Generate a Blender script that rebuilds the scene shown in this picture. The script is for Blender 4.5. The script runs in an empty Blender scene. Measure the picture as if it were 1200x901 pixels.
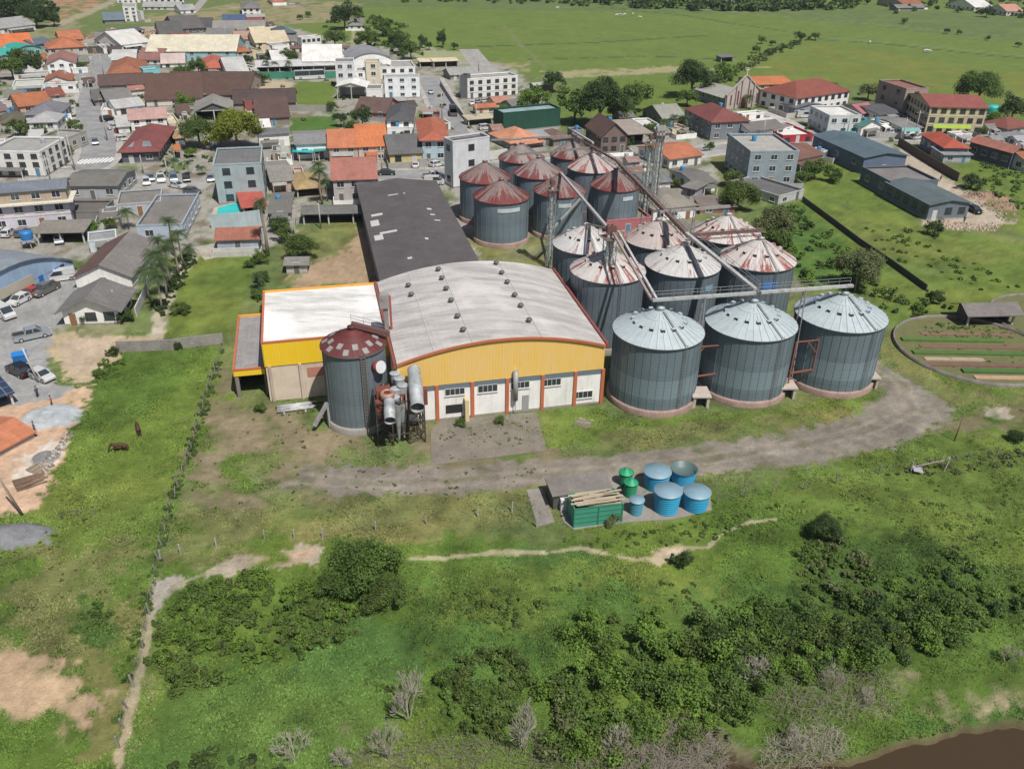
import bpy, bmesh, math, random
import numpy as np
from mathutils import Vector, Matrix
S = bpy.context.scene
# ---------------------------------------------------------------- camera
FPX = 1000.0; HC = 60.0; TH = math.radians(29.70); RO = math.radians(1.0)
cT, sT, cR, sR = math.cos(TH), math.sin(TH), math.cos(RO), math.sin(RO)
cam = bpy.data.objects.new('camera', bpy.data.cameras.new('camera')); S.collection.objects.link(cam); S.camera = cam
r_ = Vector((cR, sR*sT, sR*cT)); u_ = Vector((-sR, cR*sT, cR*cT)); f_ = Vector((0, cT, -sT))
m4 = Matrix((r_, u_, -f_)).transposed().to_4x4(); m4.translation = (0, 0, HC); cam.matrix_world = m4
cam.data.sensor_width = 36; cam.data.lens = 30.0; cam.data.clip_start = 1; cam.data.clip_end = 20000
# ---------------------------------------------------------------- light
EL, AZ = 58.0, 33.0      # sun stands behind the camera, a little to the right
W = bpy.data.worlds.new('World'); S.world = W; W.use_nodes = True
wn = W.node_tree; bgn = wn.nodes['Background']; sky = wn.nodes.new('ShaderNodeTexSky'); sky.sky_type = 'NISHITA'; sky.sun_disc = False
sky.sun_elevation = math.radians(EL); sky.sun_rotation = math.radians(180-AZ); sky.dust_density = 2.0
wn.links.new(sky.outputs[0], bgn.inputs[0]); bgn.inputs[1].default_value = 0.058
sl = bpy.data.lights.new('sun', 'SUN'); sl.energy = 4.5; sl.angle = math.radians(0.5); sl.color = (1, .955, .89)
so = bpy.data.objects.new('sun', sl); S.collection.objects.link(so)
sd = Vector((math.sin(math.radians(AZ))*math.cos(math.radians(EL)), -math.cos(math.radians(AZ))*math.cos(math.radians(EL)), math.sin(math.radians(EL))))
so.rotation_euler = sd.to_track_quat('Z', 'Y').to_euler()
S.view_settings.view_transform = 'Standard'; S.view_settings.look = 'None'; S.view_settings.exposure = 0.12; S.view_settings.gamma = 1
S.render.engine = 'CYCLES'
# ---------------------------------------------------------------- surveying helpers: a point of the photo -> a point of the ground (or of a level z)
def G(px, py, z=0.0):
    X = px-600; Y = py-450.5
    x = cR*X+sR*Y; y = -sR*X+cR*Y
    d = Vector((x, FPX*cT-y*sT, -FPX*sT-y*cT))
    t = (z-HC)/d.z
    return Vector((d.x*t, d.y*t, z))
def P(p):
    x, y, z = p[0], p[1], p[2]-HC
    d = y*cT-z*sT; v = y*sT+z*cT
    X = FPX*x/d; Y = -FPX*v/d
    return 600+X*cR-Y*sR, 450.5+X*sR+Y*cR
def ht(p, ytop):
    lo, hi = 0.0, 60.0
    for _ in range(40):
        m = (lo+hi)/2
        if P((p[0], p[1], m))[1] > ytop: lo = m
        else: hi = m
    return lo
def ppm(p):   # photo pixels per metre there
    return FPX/((p[1]*cT-(p[2]-HC)*sT))
# ---------------------------------------------------------------- materials
MATS = {}
def nmat(key):
    m = bpy.data.materials.new(key); m.use_nodes = True
    nt = m.node_tree; b = nt.nodes['Principled BSDF']
    return m, nt, b
def nd(nt, t, **k):
    n = nt.nodes.new(t)
    for a, v in k.items():
        if a.startswith('i_'):
            n.inputs[int(a[2:]) if a[2:].isdigit() else a[2:].replace('_', ' ')].default_value = v
        else: setattr(n, a, v)
    return n
def mixc(nt, fac, a, b, mode='MIX'):
    n = nt.nodes.new('ShaderNodeMix'); n.data_type = 'RGBA'; n.blend_type = mode
    for s, v in ((0, fac), (6, a), (7, b)):
        if hasattr(v, 'is_output'): nt.links.new(v, n.inputs[s])
        elif s == 0: n.inputs[0].default_value = v
        else: n.inputs[s].default_value = (*v[:3], 1)
    return n.outputs[2]
def ramp(nt, src, a, b, lo=0.0, hi=1.0):
    n = nt.nodes.new('ShaderNodeMapRange'); n.inputs[1].default_value = a; n.inputs[2].default_value = b; n.inputs[3].default_value = lo; n.inputs[4].default_value = hi
    nt.links.new(src, n.inputs[0]); return n.outputs[0]
def noise(nt, vec, scale, detail=3, rough=.6):
    n = nd(nt, 'ShaderNodeTexNoise'); n.inputs['Scale'].default_value = scale; n.inputs['Detail'].default_value = detail; n.inputs['Roughness'].default_value = rough
    if vec is not None: nt.links.new(vec, n.inputs['Vector'])
    return n.outputs[0]
def vscale(nt, vec, s):
    n = nd(nt, 'ShaderNodeVectorMath', operation='MULTIPLY'); nt.links.new(vec, n.inputs[0]); n.inputs[1].default_value = s; return n.outputs[0]
def geo(nt): return nd(nt, 'ShaderNodeNewGeometry').outputs['Position']
def tc(nt, o='Object'): return nd(nt, 'ShaderNodeTexCoord').outputs[o]
def bump(nt, b, h, s, d=.1):
    n = nd(nt, 'ShaderNodeBump'); n.inputs['Strength'].default_value = s; n.inputs['Distance'].default_value = d
    nt.links.new(h, n.inputs['Height']); nt.links.new(n.outputs[0], b.inputs['Normal'])
def mul(c, k): return tuple(min(1, x*k) for x in c)
def mat(kind, c=(.5, .5, .5), k2=None):
    key = (kind, tuple(round(x, 3) for x in c), k2)
    if key in MATS: return MATS[key]
    m, nt, b = nmat(kind); L = nt.links.new; base = b.inputs['Base Color']; b.inputs['Roughness'].default_value = .8
    if kind == 'plaster':
        p = geo(nt); n1 = noise(nt, p, .45, 5); n2 = noise(nt, vscale(nt, p, (2.2, 2.2, .25)), 1, 3)
        o = mixc(nt, ramp(nt, n1, .42, .75, 0, .5), c, mul(c, .62)); o = mixc(nt, ramp(nt, n2, .5, .8, 0, .5), o, mul(c, .5)); oi = nd(nt, 'ShaderNodeObjectInfo'); o = mixc(nt, 1, o, mixc(nt, oi.outputs['Random'], (.85, .84, .82), (1.05, 1.05, 1.05)), 'MULTIPLY'); L(o, base)
    elif kind == 'tile':
        uv = tc(nt, 'UV'); n1 = noise(nt, geo(nt), .35, 5, .7); n2 = noise(nt, vscale(nt, uv, (1.6, .35, 1)), 1, 4, .7)
        w = nd(nt, 'ShaderNodeTexWave', wave_type='BANDS', bands_direction='X'); w.inputs['Scale'].default_value = 1.1; L(uv, w.inputs[0])
        w2 = nd(nt, 'ShaderNodeTexWave', wave_type='BANDS', bands_direction='Y'); w2.inputs['Scale'].default_value = .8; L(uv, w2.inputs[0])
        o = mixc(nt, ramp(nt, n1, .4, .7, 0, .75), c, (c[0]*.5, c[1]*.55, c[2]*.7)); o = mixc(nt, ramp(nt, n2, .5, .75, 0, .6), o, mul(c, 1.35))
        o = mixc(nt, ramp(nt, w.outputs[1], 0, 1, .0, .35), o, mul(c, .45)); n3 = noise(nt, geo(nt), 1.6, 4, .8); o = mixc(nt, ramp(nt, n3, .52, .66, 0, .6), o, mul(c, .38)); oi = nd(nt, 'ShaderNodeObjectInfo'); o = mixc(nt, 1, o, mixc(nt, oi.outputs['Random'], (.72, .74, .78), (1.12, 1.05, 1.0)), 'MULTIPLY'); L(o, base); bump(nt, b, w.outputs[1], .5, .08)
    elif kind in ('fibro', 'zinc'):
        uv = tc(nt, 'UV'); n1 = noise(nt, geo(nt), .22, 5, .65); n2 = noise(nt, vscale(nt, uv, (1.8, .12, 1)), 1, 5, .75)
        w = nd(nt, 'ShaderNodeTexWave', wave_type='BANDS', bands_direction='X'); w.inputs['Scale'].default_value = .9; L(uv, w.inputs[0])
        o = mixc(nt, ramp(nt, n1, .4, .7, 0, .7), c, mul(c, .62)); o = mixc(nt, ramp(nt, n2, .45, .72, 0, .55), o, mul(c, 1.4) if kind == 'zinc' else mul(c, .6))
        br = nd(nt, 'ShaderNodeTexBrick'); br.inputs['Scale'].default_value = .35; br.inputs['Mortar Size'].default_value = .012; br.inputs['Color1'].default_value = (1, 1, 1, 1); br.inputs['Color2'].default_value = (.84, .84, .84, 1); br.inputs['Mortar'].default_value = (.6, .6, .6, 1); L(uv, br.inputs[0])
        o = mixc(nt, .45, o, br.outputs[0], 'MULTIPLY'); n3 = noise(nt, geo(nt), 1.1, 5, .8); o = mixc(nt, ramp(nt, n3, .5, .68, 0, .55), o, mul(c, .45)); oi = nd(nt, 'ShaderNodeObjectInfo'); o = mixc(nt, 1, o, mixc(nt, oi.outputs['Random'], (.8, .8, .82), (1.12, 1.1, 1.06)), 'MULTIPLY'); L(o, base); bump(nt, b, w.outputs[1], .35, .06)
        if kind == 'zinc': b.inputs['Roughness'].default_value = .42; b.inputs['Metallic'].default_value = .25
    elif kind == 'paint':
        n1 = noise(nt, geo(nt), .8, 4); o = mixc(nt, ramp(nt, n1, .45, .7, 0, .35), c, mul(c, .65)); L(o, base); b.inputs['Roughness'].default_value = .5
    elif kind == 'steel':
        n1 = noise(nt, geo(nt), 1.3, 4, .7); o = mixc(nt, ramp(nt, n1, .48, .68, 0, .55), c, (.20, .10, .065)); L(o, base); b.inputs['Roughness'].default_value = .6; b.inputs['Metallic'].default_value = .3
    elif kind == 'car':
        base.default_value = (*c, 1); b.inputs['Roughness'].default_value = .28; b.inputs['Coat Weight'].default_value = .6; b.inputs['Metallic'].default_value = .2
    elif kind == 'glass':
        base.default_value = (*c, 1); b.inputs['Roughness'].default_value = .08; b.inputs['Specular IOR Level'].default_value = .7
    elif kind == 'rubber': base.default_value = (*c, 1)
    elif kind == 'solar':
        uv = tc(nt, 'UV'); br = nd(nt, 'ShaderNodeTexBrick', offset=0); br.inputs['Scale'].default_value = 1; br.inputs['Mortar Size'].default_value = .03; br.inputs['Brick Width'].default_value = 1.; br.inputs['Row Height'].default_value = 1.7
        br.inputs['Color1'].default_value = (.03, .045, .09, 1); br.inputs['Color2'].default_value = (.035, .05, .1, 1); br.inputs['Mortar'].default_value = (.3, .32, .35, 1); L(uv, br.inputs[0]); L(br.outputs[0], base); b.inputs['Roughness'].default_value = .2
    elif kind == 'leaf':
        oi = nd(nt, 'ShaderNodeObjectInfo'); p = geo(nt); n1 = noise(nt, p, .55, 3); n2 = noise(nt, p, 3.5, 2)
        o = mixc(nt, ramp(nt, n1, .38, .62), mul(c, .62), mul(c, 1.4)); o = mixc(nt, ramp(nt, n2, .45, .7, 0, .6), o, (c[0]*1.9+.012, c[1]*1.7+.015, c[2]*1.2))
        o = mixc(nt, ramp(nt, oi.outputs['Random'], 0, 1, 0, .3), o, (c[0]*1.35, c[1]*1.15, c[2]*.8)); L(o, base); b.inputs['Roughness'].default_value = .65
        ts = nd(nt, 'ShaderNodeBsdfTranslucent'); L(o, ts.inputs[0]); ms = nd(nt, 'ShaderNodeMixShader'); ms.inputs[0].default_value = .3
        L(b.outputs[0], ms.inputs[1]); L(ts.outputs[0], ms.inputs[2]); L(ms.outputs[0], nt.nodes['Material Output'].inputs[0])
    elif kind == 'bark':
        n1 = noise(nt, vscale(nt, geo(nt), (3, 3, .6)), 1.5, 4); L(mixc(nt, n1, mul(c, .5), mul(c, 1.4)), base)
    elif kind == 'ground':
        a = nd(nt, 'ShaderNodeAttribute', attribute_name='Col'); p = geo(nt)
        n1 = noise(nt, p, 1.6, 6, .75); n2 = noise(nt, p, .12, 4, .6); n3 = noise(nt, p, 7, 3, .7)
        o = mixc(nt, 1, a.outputs[0], mixc(nt, n1, (.62, .62, .62), (1.38, 1.38, 1.38)), 'MULTIPLY')
        o = mixc(nt, 1, o, mixc(nt, n2, (.84, .87, .84), (1.16, 1.13, 1.16)), 'MULTIPLY'); o = mixc(nt, 1, o, mixc(nt, n3, (.7, .7, .7), (1.3, 1.3, 1.3)), 'MULTIPLY')
        L(o, base); b.inputs['Roughness'].default_value = .95; b.inputs['Specular IOR Level'].default_value = .15; bump(nt, b, n1, .9, .25)
    elif kind == 'grassblade':
        a = nd(nt, 'ShaderNodeAttribute', attribute_name='Col'); L(a.outputs[0], base); b.inputs['Specular IOR Level'].default_value = .2
    elif kind == 'asphalt':
        p = geo(nt); n1 = noise(nt, p, .25, 6, .7); n2 = noise(nt, p, 3, 4); o = mixc(nt, ramp(nt, n1, .35, .7), mul(c, .72), mul(c, 1.25)); o = mixc(nt, ramp(nt, n2, .4, .7, 0, .4), o, mul(c, .6)); L(o, base)
    elif kind == 'block':
        p = tc(nt, 'UV'); br = nd(nt, 'ShaderNodeTexBrick'); br.inputs['Scale'].default_value = 2.2; br.inputs['Color1'].default_value = (*c, 1); br.inputs['Color2'].default_value = (*mul(c, .7), 1); br.inputs['Mortar'].default_value = (*mul(c, 1.2), 1); L(p, br.inputs[0])
        o = mixc(nt, ramp(nt, noise(nt, geo(nt), .6, 4), .4, .7, 0, .7), br.outputs[0], mul(c, .45)); L(o, base)
    elif kind == 'archroof':   # old fibre cement sheets, streaks running down the arc
        uv = tc(nt, 'UV'); p = geo(nt); n1 = noise(nt, vscale(nt, p, (.10, .55, .10)), 1, 6, .75); n2 = noise(nt, vscale(nt, p, (.25, 2.6, .25)), 1, 5, .8); n3 = noise(nt, p, .09, 3)
        o = mixc(nt, ramp(nt, n1, .42, .62, 0, .8), c, mul(c, .58)); o = mixc(nt, ramp(nt, n2, .5, .7, 0, .55), o, mul(c, .5)); o = mixc(nt, ramp(nt, n3, .5, .65, 0, .6), o, mul(c, 1.35))
        br = nd(nt, 'ShaderNodeTexBrick'); br.inputs['Scale'].default_value = .42; br.inputs['Mortar Size'].default_value = .008; br.inputs['Color1'].default_value = (1, 1, 1, 1); br.inputs['Color2'].default_value = (.93, .93, .93, 1); br.inputs['Mortar'].default_value = (.72, .72, .72, 1); L(uv, br.inputs[0])
        L(mixc(nt, .6, o, br.outputs[0], 'MULTIPLY'), base)
    elif kind == 'panel':      # ribbed painted cladding, weathered
        uv = tc(nt, 'UV'); w = nd(nt, 'ShaderNodeTexWave', wave_type='BANDS', bands_direction='X'); w.inputs['Scale'].default_value = .8; L(uv, w.inputs[0])
        n1 = noise(nt, vscale(nt, uv, (1.2, .2, 1)), 1, 5, .7); o = mixc(nt, ramp(nt, n1, .4, .75, 0, .7), c, (c[0]*.95, c[1]*1.08, min(1, c[2]*1.9+.05))); n3 = noise(nt, vscale(nt, uv, (3, .12, 1)), 1, 5, .8); o = mixc(nt, ramp(nt, n3, .58, .75, 0, .6), o, (c[0]*.55, c[1]*.42, c[2]*.6+.02)); o = mixc(nt, ramp(nt, w.outputs[1], 0, 1, 0, .10), o, mul(c, .6)); L(o, base); bump(nt, b, w.outputs[1], .18, .04); b.inputs['Roughness'].default_value = .5
    elif kind == 'silowall':   # galvanised corrugated rings
        p = tc(nt); sx = nd(nt, 'ShaderNodeSeparateXYZ'); L(p, sx.inputs[0])
        w = nd(nt, 'ShaderNodeTexWave', wave_type='BANDS', bands_direction='Z'); w.inputs['Scale'].default_value = 1.5; L(p, w.inputs[0])
        n1 = noise(nt, vscale(nt, p, (1.6, 1.6, .12)), 1, 5, .7); n2 = noise(nt, p, .25, 3)
        fl = nd(nt, 'ShaderNodeMath', operation='FLOOR'); mz = nd(nt, 'ShaderNodeMath', operation='MULTIPLY'); mz.inputs[1].default_value = .95; L(sx.outputs[2], mz.inputs[0]); L(mz.outputs[0], fl.inputs[0])
        wnn = nd(nt, 'ShaderNodeTexWhiteNoise', noise_dimensions='1D'); L(fl.outputs[0], wnn.inputs['W'])
        o = mixc(nt, ramp(nt, n1, .4, .75, 0, .6), c, mul(c, .6)); o = mixc(nt, ramp(nt, wnn.outputs[0], 0, 1, 0, .28), o, mul(c, 1.35)); o = mixc(nt, ramp(nt, n2, .5, .7, 0, .35), o, mul(c, 1.3))
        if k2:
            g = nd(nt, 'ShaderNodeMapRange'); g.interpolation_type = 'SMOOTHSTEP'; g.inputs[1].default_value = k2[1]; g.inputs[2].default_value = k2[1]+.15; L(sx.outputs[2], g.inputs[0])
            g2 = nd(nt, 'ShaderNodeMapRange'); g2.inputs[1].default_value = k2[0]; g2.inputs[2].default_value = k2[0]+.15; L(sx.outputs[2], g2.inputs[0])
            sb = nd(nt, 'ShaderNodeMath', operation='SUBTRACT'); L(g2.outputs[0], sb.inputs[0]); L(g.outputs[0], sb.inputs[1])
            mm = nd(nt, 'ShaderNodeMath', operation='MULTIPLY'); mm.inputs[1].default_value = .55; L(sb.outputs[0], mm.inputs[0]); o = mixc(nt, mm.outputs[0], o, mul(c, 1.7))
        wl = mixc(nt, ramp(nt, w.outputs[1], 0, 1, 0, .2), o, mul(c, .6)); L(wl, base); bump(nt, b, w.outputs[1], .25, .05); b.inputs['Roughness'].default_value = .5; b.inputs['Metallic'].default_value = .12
    elif kind == 'siloroof':   # k2 = (rust amount, rust rgb..., eave bias)
        amt, r1, r2, r3, bias, Rr = k2
        p = tc(nt); sx = nd(nt, 'ShaderNodeSeparateXYZ'); L(p, sx.inputs[0])
        at = nd(nt, 'ShaderNodeMath', operation='ARCTAN2'); L(sx.outputs[1], at.inputs[0]); L(sx.outputs[0], at.inputs[1])
        mk = nd(nt, 'ShaderNodeMath', operation='MULTIPLY'); mk.inputs[1].default_value = 36/(2*math.pi); L(at.outputs[0], mk.inputs[0])
        fl = nd(nt, 'ShaderNodeMath', operation='FLOOR'); L(mk.outputs[0], fl.inputs[0])
        wnn = nd(nt, 'ShaderNodeTexWhiteNoise', noise_dimensions='1D'); L(fl.outputs[0], wnn.inputs['W'])
        oi = nd(nt, 'ShaderNodeObjectInfo'); ad = nd(nt, 'ShaderNodeMath', operation='ADD'); L(fl.outputs[0], ad.inputs[0]); L(oi.outputs['Random'], ad.inputs[1]); L(ad.outputs[0], wnn.inputs['W'])
        ln = nd(nt, 'ShaderNodeVectorMath', operation='LENGTH'); cx = nd(nt, 'ShaderNodeCombineXYZ'); L(sx.outputs[0], cx.inputs[0]); L(sx.outputs[1], cx.inputs[1]); L(cx.outputs[0], ln.inputs[0])
        cv = nd(nt, 'ShaderNodeCombineXYZ'); mk2 = nd(nt, 'ShaderNodeMath', operation='MULTIPLY'); mk2.inputs[1].default_value = 9; L(at.outputs[0], mk2.inputs[0]); L(mk2.outputs[0], cv.inputs[0]); L(ln.outputs['Value'], cv.inputs[1]); L(oi.outputs['Random'], cv.inputs[2])
        sn = noise(nt, vscale(nt, cv.outputs[0], (1, .45, 30)), 1.1, 5, .75)
        s1 = nd(nt, 'ShaderNodeMath', operation='MULTIPLY_ADD'); L(wnn.outputs[0], s1.inputs[0]); s1.inputs[1].default_value = .35; L(sn, s1.inputs[2])
        s2 = nd(nt, 'ShaderNodeMath', operation='MULTIPLY_ADD'); L(ln.outputs['Value'], s2.inputs[0]); s2.inputs[1].default_value = bias/Rr; L(s1.outputs[0], s2.inputs[2])
        f = ramp(nt, s2.outputs[0], 1.00-amt, 1.12-amt)
        st = noise(nt, vscale(nt, cv.outputs[0], (2.4, .3, 30)), 1.7, 4, .8); wst = ramp(nt, st, .60, .68, 0, .75 if bias > .2 else .25); fm = nd(nt, 'ShaderNodeMath', operation='SUBTRACT', use_clamp=True); L(f, fm.inputs[0]); L(wst, fm.inputs[1]); f = fm.outputs[0]
        pn = noise(nt, geo(nt), .8, 4); cc = mixc(nt, ramp(nt, pn, .4, .7, 0, .5), c, mul(c, .7)); o = mixc(nt, f, cc, mixc(nt, pn, (r1*1.25, r2*1.4, r3*1.4), (r1*.7, r2*.6, r3*.6))); L(o, base); b.inputs['Roughness'].default_value = .5
    elif kind == 'water':
        b.inputs['Base Color'].default_value = (*c, 1); b.inputs['Roughness'].default_value = .22; bump(nt, b, noise(nt, geo(nt), .8, 3), .05, .1)
    else:
        n1 = noise(nt, geo(nt), .9, 4); L(mixc(nt, ramp(nt, n1, .4, .7, 0, .5), c, mul(c, .6)), base)
    MATS[key] = m; return m
WHT = (.80, .80, .78); DRK = (.02, .022, .025)
# ---------------------------------------------------------------- mesh builder
COL = S.collection
class M:
    def __init__(s): s.v = []; s.f = []; s.m = []; s.s = []
    def add(s, vs, fs, mi=0, sm=False):
        o = len(s.v); s.v += [tuple(v) for v in vs]
        for f in fs: s.f.append([i+o for i in f]); s.m.append(mi); s.s.append(sm)
    def quad(s, a, b, c, d, mi=0): s.add([a, b, c, d], [(0, 1, 2, 3)], mi)
    def box(s, x0, x1, y0, y1, z0, z1, mi=0):
        s.add([(x0,y0,z0),(x1,y0,z0),(x1,y1,z0),(x0,y1,z0),(x0,y0,z1),(x1,y0,z1),(x1,y1,z1),(x0,y1,z1)], [(3,2,1,0),(4,5,6,7),(0,1,5,4),(1,2,6,5),(2,3,7,6),(3,0,4,7)], mi)
    def bar(s, a, b, w, h=None, mi=0):
        a = Vector(a); b = Vector(b); h = h or w; d = (b-a)
        if d.length < 1e-6: return
        d.normalize(); up = Vector((0, 0, 1)) if abs(d.z) < .95 else Vector((0, 1, 0)); x = d.cross(up).normalized()*w/2; y = x.cross(d).normalized()*h/2
        vs = [a-x-y, a+x-y, a+x+y, a-x+y, b-x-y, b+x-y, b+x+y, b-x+y]
        s.add(vs, [(3,2,1,0),(4,5,6,7),(0,1,5,4),(1,2,6,5),(2,3,7,6),(3,0,4,7)], mi)
    def tube(s, pts, r, n=10, mi=0, cap=True, r2=None):
        pts = [Vector(p) for p in pts]; k = len(pts); o = len(s.v); rs = r if isinstance(r, (list, tuple)) else [r]*k
        for i, p in enumerate(pts):
            d = (pts[min(i+1, k-1)]-pts[max(i-1, 0)]).normalized(); up = Vector((0, 0, 1)) if abs(d.z) < .95 else Vector((0, 1, 0))
            x = d.cross(up).normalized(); y = x.cross(d).normalized()
            for j in range(n):
                a = 2*math.pi*j/n; s.v.append(tuple(p+(x*math.cos(a)+y*math.sin(a))*rs[i]))
        for i in range(k-1):
            for j in range(n): s.f.append([o+i*n+j, o+i*n+(j+1) % n, o+(i+1)*n+(j+1) % n, o+(i+1)*n+j][::-1]); s.m.append(mi); s.s.append(True)
        if cap:
            s.f.append([o+j for j in range(n)]); s.f.append([o+(k-1)*n+j for j in range(n)][::-1]); s.m += [mi]*2; s.s += [False]*2
    def lathe(s, prof, n=48, mi=0, sm=True, c=(0, 0)):
        o = len(s.v)
        for r, z in prof:
            for j in range(n): a = 2*math.pi*j/n; s.v.append((c[0]+r*math.cos(a), c[1]+r*math.sin(a), z))
        for i in range(len(prof)-1):
            for j in range(n): s.f.append([o+i*n+j, o+i*n+(j+1) % n, o+(i+1)*n+(j+1) % n, o+(i+1)*n+j]); s.m.append(mi); s.s.append(sm)
    def slab(s, vs, fs, t, mi=0):   # panels with a thickness t below them
        n = len(vs); cnt = {}
        for f in fs:
            for i in range(len(f)): e = (f[i], f[(i+1) % len(f)]); cnt[e] = 1
        sides = [(e[0]+n, e[1]+n, e[1], e[0]) for e in cnt if (e[1], e[0]) not in cnt]
        s.add(list(vs)+[(v[0], v[1], v[2]-t) for v in vs], list(fs)+[tuple(i+n for i in f)[::-1] for f in fs]+sides, mi)
    def build(s, name, mats, parent=None, loc=None):
        me = bpy.data.meshes.new(name); me.from_pydata(s.v, [], s.f)
        if not isinstance(mats, (list, tuple)): mats = [mats]
        for m in mats: me.materials.append(m)
        me.polygons.foreach_set('material_index', s.m); me.polygons.foreach_set('use_smooth', s.s)
        uv = me.uv_layers.new(name='UV'); co = s.v; dat = np.zeros(len(me.loops)*2); k = 0
        for f in s.f:
            a, b, c = Vector(co[f[0]]), Vector(co[f[1]]), Vector(co[f[2]]); nrm = (b-a).cross(c-a)
            if nrm.length > 1e-9: nrm.normalize()
            if abs(nrm.z) > .999: t = (b-a).normalized() if (b-a).length > 1e-9 else Vector((1, 0, 0)); t.z = 0
            else: t = Vector((-nrm.y, nrm.x, 0)).normalized()
            w = nrm.cross(t)
            for i in f: q = Vector(co[i]); dat[k] = q.dot(t); dat[k+1] = q.dot(w); k += 2
        uv.data.foreach_set('uv', dat); me.update()
        return link(name, me, parent, loc)
def link(name, me, parent=None, loc=None):
    o = bpy.data.objects.new(name, me); COL.objects.link(o)
    if parent: o.parent = parent
    if loc is not None: o.location = loc
    return o
def tag(o, label=None, cat=None, group=None, kind=None):
    if label: o['label'] = label
    if cat: o['category'] = cat
    if group: o['group'] = group
    if kind: o['kind'] = kind
    return o
def thing(name, label, cat, loc=(0, 0, 0), rz=0, group=None):
    o = bpy.data.objects.new(name, None); COL.objects.link(o); o.location = loc; o.rotation_euler = (0, 0, rz); o.empty_display_size = .5
    return tag(o, label, cat, group)
def copy_tree(o, loc=None, rz=None, sc=None, label=None, group=None):
    c = o.copy(); COL.objects.link(c)
    if loc is not None: c.location = loc
    if rz is not None: c.rotation_euler = (0, 0, rz)
    if sc is not None: c.scale = sc
    if label: c['label'] = label
    if group: c['group'] = group
    for ch in KIDS.get(o.name, []):
        d = ch.copy(); COL.objects.link(d); d.parent = c
    return c
KIDS = {}
def npmesh(name, v, f, mats, mi=None, col=None, smooth=False):   # v (n,3), f (k,4) or (k,3)
    me = bpy.data.meshes.new(name); n, k = len(v), len(f); w = f.shape[1]
    me.vertices.add(n); me.vertices.foreach_set('co', np.asarray(v, 'f').ravel()); me.loops.add(k*w); me.loops.foreach_set('vertex_index', np.asarray(f, 'i').ravel())
    me.polygons.add(k); me.polygons.foreach_set('loop_start', np.arange(k, dtype='i')*w)
    for m in (mats if isinstance(mats, (list, tuple)) else [mats]): me.materials.append(m)
    if mi is not None: me.polygons.foreach_set('material_index', np.asarray(mi, 'i'))
    me.polygons.foreach_set('use_smooth', np.full(k, smooth))
    if col is not None:
        a = me.color_attributes.new('Col', 'FLOAT_COLOR', 'POINT'); a.data.foreach_set('color', np.c_[col, np.ones(n)].astype('f').ravel())
    me.update(calc_edges=True); me.validate(); return me
# ---------------------------------------------------------------- ground
def h2(ix, iy, seed):
    n = (ix.astype(np.int64)*374761393+iy.astype(np.int64)*668265263+seed*1442695041) & 0x7fffffff
    n = ((n ^ (n >> 13))*1274126177) & 0x7fffffff
    return ((n ^ (n >> 16)) & 0xffff)/65535.0
def vn(x, y, seed=0):
    ix = np.floor(x); iy = np.floor(y); fx = x-ix; fy = y-iy; fx = fx*fx*(3-2*fx); fy = fy*fy*(3-2*fy)
    a = h2(ix, iy, seed); b = h2(ix+1, iy, seed); c = h2(ix, iy+1, seed); d = h2(ix+1, iy+1, seed)
    return (a*(1-fx)+b*fx)*(1-fy)+(c*(1-fx)+d*fx)*fy
def fbm(x, y, sc, seed=0, oc=4):
    r = 0; a = .5; t = 0
    for i in range(oc): r = r+a*vn(x/sc*2**i+i*17.3, y/sc*2**i-i*9.1, seed+i); t += a; a *= .55
    return r/t
def sdist(x, y, poly):     # signed distance to a polygon, inside negative
    d = np.full(x.shape, 1e9); ins = np.zeros(x.shape, bool); n = len(poly)
    for i in range(n):
        ax, ay = poly[i][0], poly[i][1]; bx, by = poly[(i+1) % n][0], poly[(i+1) % n][1]; ex, ey = bx-ax, by-ay
        t = np.clip(((x-ax)*ex+(y-ay)*ey)/(ex*ex+ey*ey+1e-9), 0, 1); d = np.minimum(d, np.hypot(x-ax-t*ex, y-ay-t*ey))
        c = ((ay > y) != (by > y)); ins ^= c & (x < ex*(y-ay)/(ey if abs(ey) > 1e-9 else 1e-9)+ax)
    return np.where(ins, -d, d)
def ldist(x, y, pl):
    d = np.full(x.shape, 1e9)
    for i in range(len(pl)-1):
        ax, ay = pl[i][0], pl[i][1]; ex, ey = pl[i+1][0]-ax, pl[i+1][1]-ay
        t = np.clip(((x-ax)*ex+(y-ay)*ey)/(ex*ex+ey*ey+1e-9), 0, 1); d = np.minimum(d, np.hypot(x-ax-t*ex, y-ay-t*ey))
    return d
GP = lambda pts: [G(*p) for p in pts]
GRN = (.092, .152, .029); GR2 = (.116, .168, .036); GRD = (.064, .112, .026); GRB = (.078, .147, .033); TEAL = (.076, .142, .035)
DRY = (.175, .155, .088); DRT = (.34, .25, .165); SAND = (.52, .36, .25); TAN = (.42, .34, .22); CON = (.30, .285, .255); ASP = (.29, .29, .285); GRV = (.205, .182, .152); YEL = (.158, .172, .062)
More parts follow.
